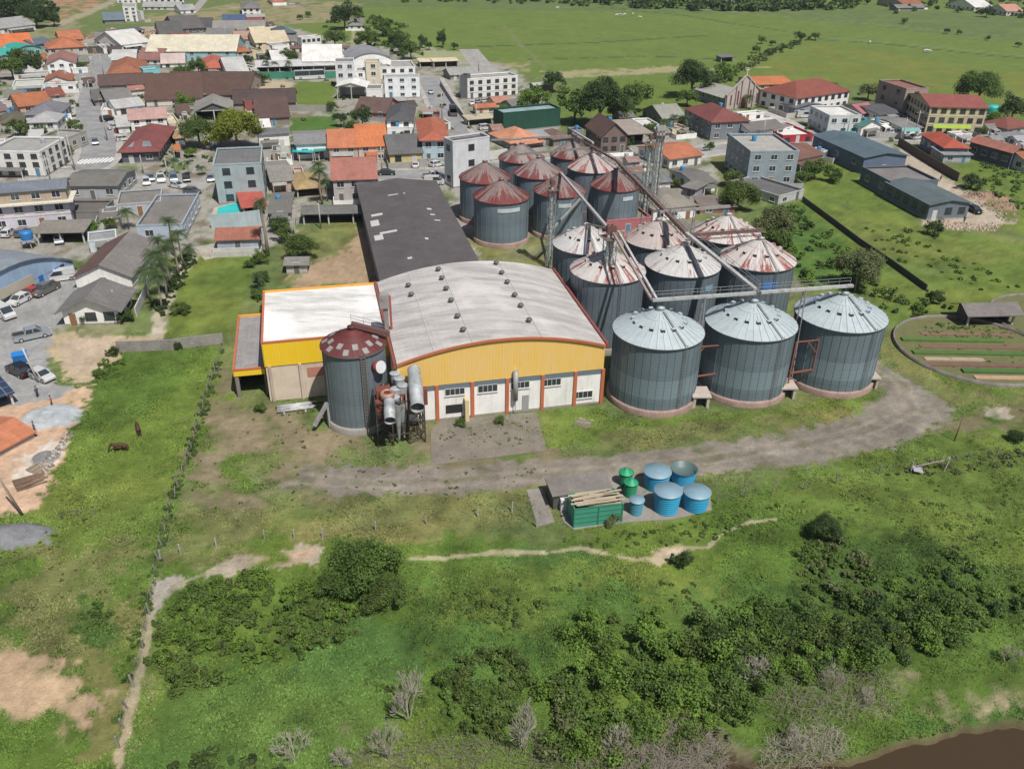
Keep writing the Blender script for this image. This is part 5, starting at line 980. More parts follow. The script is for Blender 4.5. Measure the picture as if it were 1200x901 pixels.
# ---- silos
SILO = {}
def silo(key, label, L_, R_, By, h, cone, kind, group=None, Rm=None, rzs=0):
    p = G((L_+R_)/2, By, h); dr = Vector((p.x, p.y, 0)).normalized(); c = p.copy()
    for _ in range(6): R = Rm or (R_-L_)/2/ppm(c); c = p+dr*R
    c.z = 0; SILO[key] = (c, R, h, cone)
    t = thing('grain_silo', label, 'silo', c, rzs, group); n = 72
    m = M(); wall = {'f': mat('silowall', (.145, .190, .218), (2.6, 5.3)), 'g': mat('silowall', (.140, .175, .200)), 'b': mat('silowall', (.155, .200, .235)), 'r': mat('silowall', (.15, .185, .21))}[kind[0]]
    m.lathe([(R, .9), (R, h)], n); m.build('wall', wall, t)
    m = M(); m.lathe([(R+.32, 0), (R+.32, .85), (R+.25, .95), (R-.02, .95)], n); m.build('base_ring', mat('block', (.36, .25, .21)) if kind[0] in 'fb' else mat('plaster', (.3, .28, .25)), t)
    m = M()
    for i in range(36 if kind[0] != 'b' else 28):   # wall stiffeners
        a_ = 2*math.pi*(i+.5)/(36 if kind[0] != 'b' else 28); x, y = math.cos(a_), math.sin(a_); m.bar((x*(R+.03), y*(R+.03), .95), (x*(R+.03), y*(R+.03), h-.05), .05, .04)
    m.build('stiffeners', wall, t)
    rt = {'f': ((.40, .46, .485), (-.9, .2, .2, .2, 0.0, R)), 'w': ((.50, .50, .49), (.17, .24, .07, .05, .05, R)), 's': ((.52, .49, .47), (.20, .24, .06, .045, .12, R)), 'u': ((.42, .37, .35), (.05, .26, .07, .06, .25, R)), 'd': ((.25, .21, .20), (-.06, .16, .045, .04, .55, R)), 'D': ((.22, .165, .155), (.05, .15, .035, .03, .45, R)), 'm': ((.13, .035, .034), (-.9, .2, .2, .2, 0, R))}[kind[1]]
    rm = mat('siloroof', rt[0], rt[1][:5]+(round(R, 2),)); N = 36; ro = R+.22
    m = M(); o = 0; rc = .34; z0, z1 = h-.02, h+cone; zc = lambda r: z0+(z1-z0)*(1-(r-.55)/(ro-.55))
    prof = [(ro, z0-.10), (ro, z0)]+[(ro+(R*rc-ro)*k/3, zc(ro+(R*rc-ro)*k/3)) for k in (1, 2, 3)]+[(.55, z1)]
    m.lathe(prof, N, sm=False); m.lathe([(.55, z1), (.55, z1+.35), (.6, z1+.38), (.02, z1+.5)], 20)
    for i in range(N):
        a_ = 2*math.pi*i/N; x, y = math.cos(a_), math.sin(a_); r0 = ro-.02; r1 = .7 if i % 2 == 0 else R*rc; m.bar((x*r0, y*r0, zc(r0)+.03), (x*r1, y*r1, zc(r1)+.03), .07, .08)
    r0 = R*rc; m.lathe([(r0+.10, zc(r0+.10)+.0), (r0+.04, zc(r0)+.07), (r0-.08, zc(r0-.08)+.06)], N, sm=False); SROOF = m.build('roof', rm, t)
    m = M(); m.lathe([(ro+.02, z0-.14), (ro+.06, z0-.08), (ro+.02, z0+.02)], n); m.build('eave_ring', mat('steel', (.12, .14, .15)) if kind[1] not in 'dD' else mat('paint', (.2, .05, .04)), t)
    if kind[0] in 'fgr':
        k = 15 if kind[0] == 'f' else 12 if kind[0] == 'g' else 9
        for i in range(k):
            for q_, rr in enumerate(((.58,) if kind[0] != 'r' else (.72, .9))):
                a_ = 2*math.pi*(i+.5*q_)/k+.1; r0 = R*rr; z = zc(r0); x, y = math.cos(a_), math.sin(a_)
                m = M(); s_ = .26 if kind[0] != 'r' else .34; tx_, ty_ = -y*s_, x*s_; l = .24 if kind[0] != 'r' else .36; ri, ri2 = r0-l, r0+l
                vs = [(x*ri+tx_, y*ri+ty_, zc(ri)+.03), (x*ri-tx_, y*ri-ty_, zc(ri)+.03), (x*ri2-tx_, y*ri2-ty_, zc(ri2)+.03), (x*ri2+tx_, y*ri2+ty_, zc(ri2)+.03)]; vs += [(v[0], v[1], zc(ri)+.16 if kind[0] != 'r' else v[2]+.09) for v in vs]
                m.add(vs, [(4,5,6,7),(0,1,5,4),(1,2,6,5),(2,3,7,6),(3,0,4,7)], 0); m.add([(vs[2][0]*1.004, vs[2][1]*1.004, vs[2][2]), (vs[3][0]*1.004, vs[3][1]*1.004, vs[3][2]), (vs[7][0]*1.004, vs[7][1]*1.004, vs[7][2]-.06), (vs[6][0]*1.004, vs[6][1]*1.004, vs[6][2]-.06)], [(0, 1, 2, 3)], 1)
                m.build('roof_vent', [mat('paint', (.27, .265, .26)) if kind[0] == 'r' else rm, DARKM if kind[0] != 'r' else mat('paint', (.5, .52, .53))], SROOF)
    # ladder with cage, on the camera-right side
    la = math.radians({'f': -62, 'g': -75, 'b': -20, 'r': -64}[kind[0]]); x, y = math.cos(la), math.sin(la); m = M()
    if kind[0] == 'r':
        for s_ in (-.3, .3): m.bar((x*(R+.25)-y*s_, y*(R+.25)+x*s_, .3), (x*(R+.25)-y*s_, y*(R+.25)+x*s_, h+.4), .08)
        for i in range(int(h/.35)): m.bar((x*(R+.25)+y*.3, y*(R+.25)-x*.3, .5+i*.35), (x*(R+.25)-y*.3, y*(R+.25)+x*.3, .5+i*.35), .07)
        m.build('ladder', mat('steel', (.2, .18, .17)), t)
    else:
        for s_ in (-.2, .2): m.bar((x*(R+.2)-y*s_, y*(R+.2)+x*s_, .3), (x*(R+.2)-y*s_, y*(R+.2)+x*s_, h+.3), .05)
        for i in range(int(h/.4)): m.bar((x*(R+.2)+y*.2, y*(R+.2)-x*.2, .5+i*.4), (x*(R+.2)-y*.2, y*(R+.2)+x*.2, .5+i*.4), .04)
        m.bar((x*(R+.1), y*(R+.1), h+.1), (x*.7, y*.7, z1+.1), .3, .05)
        m.build('ladder', mat('steel', (.2, .22, .23)), t)
    return t
HF = 10.2; CF = 2.75
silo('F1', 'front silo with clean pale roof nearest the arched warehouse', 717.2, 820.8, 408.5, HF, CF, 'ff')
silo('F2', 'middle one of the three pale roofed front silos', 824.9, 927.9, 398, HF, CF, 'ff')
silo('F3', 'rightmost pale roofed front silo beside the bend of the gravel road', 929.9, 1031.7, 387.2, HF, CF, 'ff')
HG = 11.6; CG_ = 2.9
silo('G1', 'rust streaked silo behind the elevator tower at the warehouse eave', 668, 753.9, 332, HG, CG_, 'gs')
silo('G2', 'white roofed silo with few red streaks in the centre of the group', 755.3, 840.8, 324.3, HG, CG_, 'gw')
silo('G3', 'silo with bold red and white striped roof and a faint blue mark', 843.3, 928.2, 317, HG, CG_, 'gs')
silo('G4', 'half hidden silo with whitest old roof behind the elevator pipes', 648, 722, 298, HG, CG_, 'gw')
silo('G5', 'pinkish rusted silo in front of the pink mill shed', 731, 806, 292, HG, CG_, 'gu')
silo('G6', 'faded red and white silo nearest the trees', 810, 888.2, 285.5, HG, CG_, 'gs')
HB = 9.0; CB = 2.9
silo('B1', 'dark red roofed silo standing alone in front with white stripe', 555.3, 619.5, 239, HB, CB, 'bD')
silo('B2', 'leftmost dark red roofed silo touching the long warehouse', 539, 598, 215.5, HB, CB, 'bD')
silo('B3', 'farthest left silo roof below the salmon house', 585, 637, 191.5, HB, CB, 'bd')
silo('B4', 'grey topped red silo in the middle of the back rows', 602, 660, 210, HB, CB, 'bd')
silo('B5', 'brick red silo with a pipe landing on its roof', 625.5, 686, 231.5, HB, CB, 'bD')
silo('B6', 'farthest silo beneath the start of the long conveyor', 645, 694.5, 187, HB, CB, 'bd')
silo('B7', 'pale greyish silo roof below the long conveyor', 665, 721, 203, HB, CB, 'bu')
silo('B8', 'orange red roofed silo behind the flat mill shed', 692, 748.5, 224.5, HB, CB, 'bD')
HR = 11.2; CR = 1.9
ts = silo('R1', 'maroon roofed silo with white roof hatches before the yellow annexe', 378.9, 451.6, 418.5, HR, CR, 'rm')
for k_, s_ in SILO.items(): print(k_, [round(v, 1) for v in s_[0]], round(s_[1], 2), P(s_[0]+Vector((0, 0, s_[2]+s_[3]))))
def onwall(k_, name, deg, z, w_, h_, m_):   # a patch that follows the wall
    c, R, h, cn = SILO[k_]; m = M(); n = 6; vs = []
    for i in range(n+1):
        a_ = math.radians(deg)+(i/n-.5)*w_/R; vs += [((R+.09)*math.cos(a_), (R+.09)*math.sin(a_), z), ((R+.09)*math.cos(a_), (R+.09)*math.sin(a_), z+h_)]
    m.add(vs, [(2*i, 2*i+2, 2*i+3, 2*i+1) for i in range(n)]); t = [o for o in bpy.data.objects if o.name.startswith('grain_silo') and (o.location-c).length < .01][0]; m.build(name, m_, t)
onwall('B1', 'white_stripe', -72, 7.2, 4.6, .8, mat('paint', (.5, .55, .58))); onwall('B5', 'white_stripe', -80, 6.9, 2.6, .8, mat('paint', (.5, .55, .58))); onwall('B8', 'white_stripe', -62, 7.0, 2.4, .8, mat('paint', (.5, .55, .58)))
onwall('G3', 'blue_mark', -82, 8.7, 2.2, 1.3, mat('paint', (.06, .2, .5))); onwall('G2', 'blue_mark', -52, 9.0, 1.6, .9, mat('paint', (.2, .33, .45)))
c, R, h, cn = SILO['R1']; la = math.radians(-38); m = M(); p0 = Vector((math.cos(la)*R, math.sin(la)*R, h-2.0)); dr = Vector((math.cos(la), math.sin(la), .25)).normalized(); m.tube([p0, p0+dr*.9], .75, 20, 0); m.tube([p0+dr*.9, p0+dr*1.0], .8, 20, 1); m.build('fan', [mat('paint', (.25, .05, .05)), mat('paint', (.6, .62, .62))], ts)
m = M(); la = math.radians(-150); p0 = Vector((math.cos(la)*(R+.2), math.sin(la)*(R+.2), 3.6)); m.bar(p0, p0+Vector((-1.6, -1.5, -2.6)), .4); m.bar(p0, p0+Vector((.2, -.4, -3.4)), .25); m.build('chute', mat('steel', (.35, .36, .37)), ts)
ap = lambda k_: SILO[k_][0]+Vector((0, 0, SILO[k_][2]+SILO[k_][3]+.3))
# ---- conveyors
def conveyor(label, a, b, w_=.6, col=(.42, .44, .45), rail=True, legs=(), name='grain_conveyor', cat='conveyor', truss=False, h_=.5):
    t = thing(name, label, cat, a); L_ = Vector(b)-Vector(a); w_ *= .78; h_ *= .8; col = tuple(.55*c_+.45*(sum(col)/3) for c_ in col); m = M(); m.bar((0, 0, 0), L_, w_, h_); m.build('trough', mat('steel', col), t)
    d = L_.normalized(); s_ = Vector((0, 0, 1)).cross(d).normalized()
    if rail:
        m = M(); o_ = s_*(w_/2+.45); m.bar(s_*(w_/2+.25)-Vector((0, 0, .2)), L_+s_*(w_/2+.25)-Vector((0, 0, .2)), .5, .05)
        for z in (.45, .9): m.bar(o_+Vector((0, 0, z)), L_+o_+Vector((0, 0, z)), .05)
        k = max(2, int(L_.length/1.6))
        for i in range(k+1): p = L_*i/k+o_; m.bar(p-Vector((0, 0, .2)), p+Vector((0, 0, .9)), .045)
        m.build('catwalk', mat('steel', (.3, .32, .33)), t)
    if truss:
        m = M(); k = max(3, int(L_.length/1.5))
        for s2 in (-1, 1):
            o_ = s_*w_*.6*s2
            for z in (.35, -.75): m.bar(o_+Vector((0, 0, z)), L_+o_+Vector((0, 0, z)), .08)
            for i in range(k): m.bar(L_*i/k+o_+Vector((0, 0, .35 if i % 2 else -.75)), L_*(i+1)/k+o_+Vector((0, 0, -.75 if i % 2 else .35)), .05)
        m.build('truss', mat('steel', (.24, .16, .14)), t)
    for f in legs:
        p = L_*f; m = M()
        for s2 in (-1, 1): m.bar(p+s_*s2*.3, Vector((p.x+s_.x*s2*1.1, p.y+s_.y*s2*1.1, -(a.z))), .14)
        zz = -a.z; k = 4
        for i in range(k): q0 = 1-(i+.5)/k; z_ = p.z*(1-q0)+zz*q0; m.bar((p.x+s_.x*(.3+.8*q0), p.y+s_.y*(.3+.8*q0), z_), (p.x-s_.x*(.3+.8*q0), p.y-s_.y*(.3+.8*q0), z_), .09)
        m.build('support_leg', mat('steel', (.3, .3, .3)), t)
    return t
up = lambda k_, z: ap(k_)+Vector((0, 0, z))
z_ = 1.1
conveyor('pale roof conveyor linking the first two front silos', up('F1', z_)+Vector((-1.2, 0, 0)), up('F2', z_), .6, (.45, .5, .48), legs=(.5,), h_=.45)
conveyor('pale roof conveyor reaching the rightmost front silo', up('F2', z_)+Vector((.6, 0, .1)), up('F3', z_)+Vector((.8, 0, 0)), .6, (.5, .52, .52), legs=(.48,), h_=.45)
conveyor('sloping pale tube running from the central silo down to the front middle one', up('G2', 1.6), up('F2', 1.4)+Vector((0, .5, 0)), .7, (.5, .5, .49), rail=True)
conveyor('long red truss conveyor crossing above the back silos to the centre', up('B6', 1.0), up('B8', 1.6), .6, (.33, .2, .19), truss=True, rail=False)
conveyor('lower half of the long red truss conveyor ending at the central silo', up('B8', 1.6), up('G2', 1.6), .6, (.30, .15, .14), truss=True, rail=True, legs=(.5,))
conveyor('pale upper tube lying over the two farthest silo roofs', up('B6', 2.0), up('B7', 1.9), .5, (.5, .52, .52), rail=False)
conveyor('level conveyor from the back left silos to the farthest one', up('B3', .8)+Vector((-7, -1, 0)), up('B3', .8), .4, (.3, .3, .29), rail=False)
conveyor('level conveyor between the two farthest silo roofs', up('B3', .6)+Vector((0, 0, .4)), up('B6', .9), .35, (.34, .28, .27), rail=False)
conveyor('dull level conveyor crossing the middle of the back rows', up('B4', .7)+Vector((-6, -1.5, 0)), up('B7', .9), .4, (.27, .25, .24), rail=False)
conveyor('red roof conveyor from the central silo to the striped one', up('G2', 1.2), up('G3', 1.2), .45, (.26, .11, .10), truss=True, rail=False)
conveyor('grey roof conveyor from the pink silo to the one by the trees', up('G5', 1.2), up('G6', 1.3), .5, (.36, .35, .33), rail=False, legs=(.5,))
# elevator towers
def tower(label, base, H_, s_=1.3, col=(.27, .33, .32), pipes=2, head=(.17, .09, .08)):
    t = thing('elevator_tower', label, 'elevator', base, .3); m = M()
    for x in (-s_/2, s_/2):
        for y in (-s_/2, s_/2): m.bar((x, y, 0), (x, y, H_), .11)
    k = int(H_/1.6)
    for i in range(k):
        z0, z1 = H_*i/k, H_*(i+1)/k
        for (xa, ya), (xb, yb) in (((-1, -1), (1, -1)), ((1, -1), (1, 1)), ((1, 1), (-1, 1)), ((-1, 1), (-1, -1))):
            m.bar((xa*s_/2, ya*s_/2, z1), (xb*s_/2, yb*s_/2, z1), .06); m.bar((xa*s_/2, ya*s_/2, z0 if i % 2 else z1), (xb*s_/2, yb*s_/2, z1 if i % 2 else z0), .05)
    m.build('lattice_frame', mat('steel', col), t)
    for i in range(pipes):
        m = M(); x = (i-.5*(pipes-1))*.7; m.bar((x, 0, 0), (x, 0, H_+1), .38, .3); m.build('elevator_leg', mat('steel', (.5, .53, .52)), t)
        m = M(); m.box(x-.36, x+.36, -.4, .4, H_+.8, H_+1.5); m.tube([(x, -.38, H_+1.5), (x, .38, H_+1.5)], .36, 12); m.build('elevator_head', mat('steel', head), t)
    m = M(); m.box(-s_*.9, s_*.9, -s_*.9, s_*.9, H_-.06, H_)
    for x, y in ((-1, -1), (1, -1), (1, 1), (-1, 1)): m.bar((x*s_*.9, y*s_*.9, H_), (x*s_*.9, y*s_*.9, H_+1), .06)
    for (xa, ya), (xb, yb) in (((-1, -1), (1, -1)), ((1, -1), (1, 1)), ((1, 1), (-1, 1)), ((-1, 1), (-1, -1))): m.bar((xa*s_*.9, ya*s_*.9, H_+1), (xb*s_*.9, yb*s_*.9, H_+1), .05)
    m.build('platform', mat('steel', (.2, .15, .13)), t); return t
g1 = SILO['G1']; tb = G(706, 404); H1 = ht(tb, 278); tower('lattice elevator tower standing against the rust streaked silo by the warehouse', tb, H1, 1.5); T1 = tb+Vector((0, 0, H1+.8))
tb2 = G(643.5, 313); H2 = ht(tb2, 222); tower('slender elevator tower between the dry grass and the back silos', tb2, H2, 1.1, pipes=1); T2 = tb2+Vector((0, 0, H2))
tb3 = G(754, 258); tower('green lattice elevator tower left of the white pipes', tb3, ht(tb3, 168), 1.5, (.16, .24, .20), pipes=1)
tb4 = G(765, 250); tower('tallest elevator with three bare white pipes behind the mill office', tb4, ht(tb4, 158), 1.2, (.3, .32, .31), pipes=3, head=(.4, .41, .4))
conveyor('steep pale tube climbing from the tower head to the brick red silo', T1+Vector((0, 0, 0)), up('B5', .2), .55, (.5, .5, .49), rail=False, legs=(.45,))
conveyor('left one of the twin grain pipes falling towards the first front silo', T1+Vector((.3, -.6, 0)), up('F1', 1.3)+Vector((-1.4, 0, 0)), .4, (.42, .28, .26), rail=False, h_=.4, name='grain_pipe', cat='pipe')
conveyor('right one of the twin grain pipes falling towards the first front silo', T1+Vector((1.0, -.4, .2)), up('F1', 1.3)+Vector((-.7, 0, 0)), .4, (.52, .52, .5), rail=False, h_=.4, name='grain_pipe', cat='pipe')
conveyor('thin spout from the tower head onto the whitest old roof', T1+Vector((-.3, .5, .3)), up('G4', .0), .3, (.3, .33, .32), rail=False, h_=.3, name='grain_pipe', cat='pipe')
conveyor('rusty spout resting on the rust streaked silo roof', T1+Vector((0, .6, -.5)), up('G1', .1), .35, (.25, .2, .19), rail=False, h_=.35, name='grain_pipe', cat='pipe')
conveyor('horizontal pair of green grey braces beside the slender tower', T2+Vector((0, 0, -8)), SILO['B5'][0]+Vector((4.6, -3.8, 9.0)), .25, (.3, .36, .34), rail=True, name='walkway', cat='walkway')
conveyor('maroon covered conveyor on the silo with white hatches', up('R1', .4), G(456, 391, HR+.8), .9, (.22, .06, .06), rail=True, h_=.7)
tb5 = G(458, 455); m = thing('narrow_elevator', 'narrow elevator leg squeezed between annexe and arched warehouse', 'elevator', tb5, .1); k = M(); k.bar((0, 0, 0), (0, 0, ht(tb5, 352)), .55, .5); k.build('casing', mat('steel', (.33, .33, .33)), m); k = M(); z = ht(tb5, 352); k.box(-.7, .5, -.5, .5, z-1, z+.9); k.build('head', mat('steel', (.36, .36, .35)), m); k = M(); k.bar((.6, 0, 0), (.6, 0, z*1.05), .3, .3); k.build('return_leg', mat('steel', (.42, .12, .09)), m)
# portal frames and tunnel mouths between the front silos
for i, (l, pa, pb) in enumerate((('red pipe portal between the first and second front silos', (786, 470), (838, 466)), ('red pipe portal between the second and third front silos', (921, 462), (985, 455)))):
    A, B = G(*pa), G(*pb); u, v, w, rz = frame(A, B); t = thing('pipe_portal', l, 'frame', A, rz); m = M(); z1, z0 = 8.2, 3.4
    for x in (0, w*.4): m.bar((x, 0, z0 if x else .0), (x, 0, z1), .16)
    m.bar((w, 0, z0+.5), (w, 0, z1), .16); m.bar((0, 0, z1), (w, 0, z1), .14); m.bar((0, 0, z0), (w, 0, z0+.5), .18); m.bar((w*.4, 0, z1-2), (w*.2, 0, z1), .1); m.bar((w*.4, 0, z1-2), (w*.6, 0, z1), .1); m.build('pipes', mat('steel', (.33, .12, .09)), t)
for l, p_ in (('concrete tunnel mouth beside the first front silo', (821, 478)), ('concrete tunnel mouth beside the second front silo', (922, 468)), ('concrete tunnel mouth beside the third front silo', (1019, 456))):
    t = thing('tunnel_mouth', l, 'shed', G(*p_), .05); m = M()
    m.box(-1.1, -.75, 0, 2.6, 0, 1.6); m.box(.75, 1.1, 0, 2.6, 0, 1.6); m.box(-1.3, 1.3, -.15, 2.8, 1.6, 1.8); m.box(-.75, .75, 1.9, 2.1, 0, 1.6, 1); m.build('concrete_walls', [mat('plaster', (.48, .42, .37)), DARKM], t); m = M(); m.box(-.75, .75, .6, .65, 0, 1.5); m.build('hatch', DARKM, t)
# dust collectors and ducts
t = thing('dust_collector', 'rusty cleaning machinery with open ducts on a steel frame between silo and warehouse', 'machinery', G(471, 521), RZ)
g0 = G(471, 521); iv = lambda px, py, z: (lambda p: Vector(((p-g0).dot(U), (p-g0).dot(Vv), z)))(G(px, py, z))
m = M(); fr = [(x, y) for x in (-2.9, -1, 1, 3.0) for y in (0, 2.2, 4.6)]
for x, y in fr: m.bar((x, y, 0), (x, y, 6.4), .16)
for z in (1.6, 3.2, 4.8, 6.3):
    for x in (-2.9, -1, 1, 3.0): m.bar((x, 0, z), (x, 4.6, z), .11)
    for y in (0, 2.2, 4.6): m.bar((-2.9, y, z), (3.0, y, z), .11)
for x0, x1 in ((-2.9, -1), (1, 3.0)):
    for i in range(4): m.bar((x0, 0, 1.6*i), (x1, 0, 1.6*i+1.6), .07); m.bar((x1, 0, 1.6*i), (x0, 0, 1.6*i+1.6), .07); m.bar((x1, 0, 1.6*i), (x1, 2.2, 1.6*i+1.6), .07)
m.build('steel_frame', mat('steel', (.06, .055, .055)), t)
ST = mat('steel', (.42, .46, .48)); RS = mat('steel', (.24, .07, .055))
def duct(p, q, r, dark=True):
    m = M(); p, q = Vector(p), Vector(q); m.tube([p, p+(q-p)*.33, p+(q-p)*.34, p+(q-p)*.66, p+(q-p)*.67, q], [r, r, r*1.06, r*1.06, r, r], 24, 0, cap=False); m.tube([q-(q-p).normalized()*.06, q], r*1.05, 24, 0, cap=False); m.tube([q-(q-p).normalized()*.5, q-(q-p).normalized()*.45], r*.97, 24, 1); m.tube([p, p+(q-p).normalized()*.05], r*.98, 24, 0); m.build('open_duct', [ST, DARKM], t)
p1, p2 = iv(485, 433, 8.6), iv(489.5, 478, 6.8); duct(p1, p2, .82)
p1, p2 = iv(456, 470, 6.6), iv(457, 493, 5.6); duct(p1, p2, .66)
m = M(); c = iv(454, 462, 7.0); m.lathe([(.0, 6.4), (.9, 6.4), (.9, 7.2), (.62, 7.4), (.62, 6.9)], 20, c=(c.x, c.y)); m.build('fan_housing', mat('steel', (.4, .25, .2)), t)
for (px, py, z, s_) in ((449, 455, 7.2, .9), (470, 459, 6.6, .9), (495, 455, 6.9, .55), (456, 476, 5.6, .7), (446, 470, 6.2, .6)):
    c = iv(px, py, z); m = M(); m.box(c.x-s_, c.x+s_, c.y-s_*.8, c.y+s_*.8, c.z-2.2, c.z); m.build('hopper', RS, t)
for (px, py, z) in ((468, 443, 7.8), (472, 451, 7.6), (463, 437, 8.0), (462, 465, 6.6), (464, 455, 7.2)):
    c = iv(px, py, z); m = M(); m.lathe([(.62, z), (.62, z-1.0), (.14, z-3.6)], 20, c=(c.x, c.y)); m.lathe([(.03, z+.14), (.3, z+.12), (.70, z)], 20, c=(c.x, c.y)); m.build('cyclone', ST, t)
for (x, y) in ((466, 480), (472, 478)):
    c = iv(x, y, 5.2); m = M(); m.lathe([(.45, 6), (.45, 4.6), (.12, .9)], 16, c=(c.x, c.y)); m.build('cone_hopper', mat('steel', (.3, .33, .34)), t)
m = M()
for i in range(7): a_, b_ = iv(450+5*i, 448+3*(i % 3), 6.5+.3*(i % 2)), iv(447+6*i, 470+2*i, 5.5); m.tube([a_, (a_+b_)/2+Vector((0, 0, .6)), b_], .12, 8)
m.build('pipes', mat('steel', (.25, .2, .18)), t)
t = thing('scrap_pipes', 'stack of grey pipes and sheets lying below the beige annexe wall', 'scrap', G(325, 478), RZ); m = M()
for i in range(5): m.tube([(0, -.35*i, .25+.1*(i % 2)), (5.2-.5*(i % 3), -.35*i+.2, .25)], .16, 8)
for x in (.8, 3.6): m.box(x, x+.2, -2, .4, 0, .12)
m.build('pipes', mat('steel', (.45, .47, .48)), t)
# ---- tank yard
def tank(label, L_, R_, ry, by, col, closed, name='water_tank', group=None):
    f = G((L_+R_)/2, by); h = ht(f, ry)-.12; R = (R_-L_)/2/ppm(Vector((f.x, f.y+1, h))); dr = Vector((f.x, f.y, 0)).normalized(); c = f+dr*R*.86; c.z = .12
    t = thing(name, label, 'tank', c, 0, group); m = M(); Rb = R*.84; k = 9; pr = []
    for i in range(k): z0 = h*i/k; r = Rb+(R-Rb)*i/k; pr += [(r, z0), (r+.035, z0+h/k*.2), (r+.035, z0+h/k*.7), (r, z0+h/k*.8)]
    pr += [(R, h-.05), (R+.09, h-.04), (R+.09, h+.02)]
    m.lathe([(.01, 0)]+pr, 40); m.build('body', mat('paint', col), t)
    m = M()
    if closed: m.lathe([(R+.05, h), (R*.85, h+.12), (R*.4, h+.34), (.25, h+.38), (.24, h+.5), (.01, h+.5)], 40); m.build('lid', mat('paint', mul(col, 1.1)), t)
    elif closed is None: m.lathe([(R+.10, h+.0), (R+.08, h+.06), (.01, h+.10)], 40); m.build('lid', mat('paint', (.20, .31, .38)), t)
    else:
        m.lathe([(R+.09, h+.02), (R-.04, h+.02), (R-.1, h-.6), (.01, h-.6)], 40); m.build('inner_floor', mat('paint', (.09, .14, .14)), t)
SB = (.035, .33, .56)
tank('large blue tank at the back left with dusty lid', 751.5, 783, 559.5, 578.5, SB, None); tank('large blue tank at the back right open on top', 783.5, 814, 556, 571, SB, False)
tank('blue tank in front between two others with faded lid', 763, 795, 582.5, 606, SB, None); tank('rightmost blue tank at the slab corner with dusty lid', 797.5, 828.5, 583.5, 603, SB, None)
tank('smallest blue tank beside the green crate', 736, 752.5, 589.5, 606, (.07, .28, .38), None)
GR = (.015, .26, .12); tank('green plastic tank at the back with domed lid', 724, 740, 557, 572, GR, True); tank('green plastic tank in front with domed lid', 730, 745.5, 569, 585, GR, True)
A, B = G(672, 619), G(728, 612); u, v, w, rz = frame(A, B); hb = ht(A, 597)-.1; t = thing('green_crate', 'big open green sheet metal crate full of scrap timber', 'container', A+Vector((0, 0, .12)), rz); gm2 = mat('paint', (.06, .27, .18)); m = M(); dd_ = 2.9
m.box(0, w, 0, .1, 0, hb); m.box(0, w, dd_-.1, dd_, 0, hb); m.box(0, .1, .1, dd_-.1, 0, hb); m.box(w-.1, w, .1, dd_-.1, 0, hb); m.build('sides', gm2, t); m = M()
for i in range(5): m.box(-.06, w+.06, -.06, 0, hb*i/4-.03 if i else 0, hb*i/4+.03)
for x in (0, w/2, w): m.box(x-.06, x+.06, -.09, -.06, 0, hb)
m.build('ribs', mat('paint', (.03, .2, .14)), t); rr = random.Random(5); m = M()
for i in range(26): y = rr.uniform(.2, dd_-.2); x0 = rr.uniform(-.4, w*.4); m.bar((x0, y, hb-.2+rr.random()*.5), (min(w+.4, x0+rr.uniform(2, 5)), y+rr.uniform(-.3, .3), hb-.1+rr.random()*.55), .12+.15*rr.random(), .08)
m.build('scrap_timber', mat('plaster', (.42, .36, .26)), t)
t = thing('dark_tank_pit', 'low dark flat topped concrete box beside the green crate', 'shed', G(648, 597), rz); m = M(); m.box(0, 6.8, 0, 3.2, 0, 1.9); m.build('walls', mat('plaster', (.10, .10, .095)), t); m = M(); m.box(-.2, 7.0, -.2, 3.4, 1.9, 2.05); m.build('lid_slab', mat('asphalt', (.2, .18, .165)), t)
t = thing('white_box', 'small white box unit leaning on the dark concrete box', 'box', G(657, 600), rz); m = M(); m.box(0, 1.3, 0, .9, 0.1, 1.6); m.build('casing', mat('paint', (.6, .6, .58)), t); m = M(); m.box(.1, 1.2, -.03, 0, .3, 1.4); m.build('front_panel', mat('paint', (.5, .5, .5)), t)
# round garden
def ring_garden(label, px, py, R):
    c = G(px, py); t = thing('round_garden', label, 'garden', c); m = M(); n = 64; m.lathe([(R+.15, 0), (R+.10, .6), (R-.10, .6), (R-.10, .05)], n); m.build('ring_wall', mat('block', (.22, .20, .18)), t)
    m = M(); m.lathe([(R-.15, .12), (.01, .12)], n); m.build('soil', mat('soil', (.13, .135, .05)), t); return t, c
t, c = ring_garden('round walled vegetable garden with planted rows at the right', 1140, 410, 11.6)
for yy, col, x0, x1, hh_ in ((-9.2, (.40, .27, .17), -4, 9, .12), (-7.4, (.06, .13, .03), -5, 10, .3), (-5.4, (.17, .09, .07), -10, 11, .14), (-3.6, (.36, .28, .2), -9, 0, .1), (-1.6, (.07, .14, .03), -10, 10, .25), (.6, (.18, .10, .07), -8, 11, .1), (2.8, (.08, .15, .03), -10, 6, .3), (5.2, (.2, .12, .08), -6, 9, .1)):
    m = M(); m.box(max(x0, -math.sqrt(130-yy*yy)), min(x1, math.sqrt(130-yy*yy)), yy-.5, yy+.6, .12, .12+hh_); m.build('plant_bed', mat('soil', col), t)
ring_garden('second round walled garden cut by the right edge', 1240, 377, 10.5)
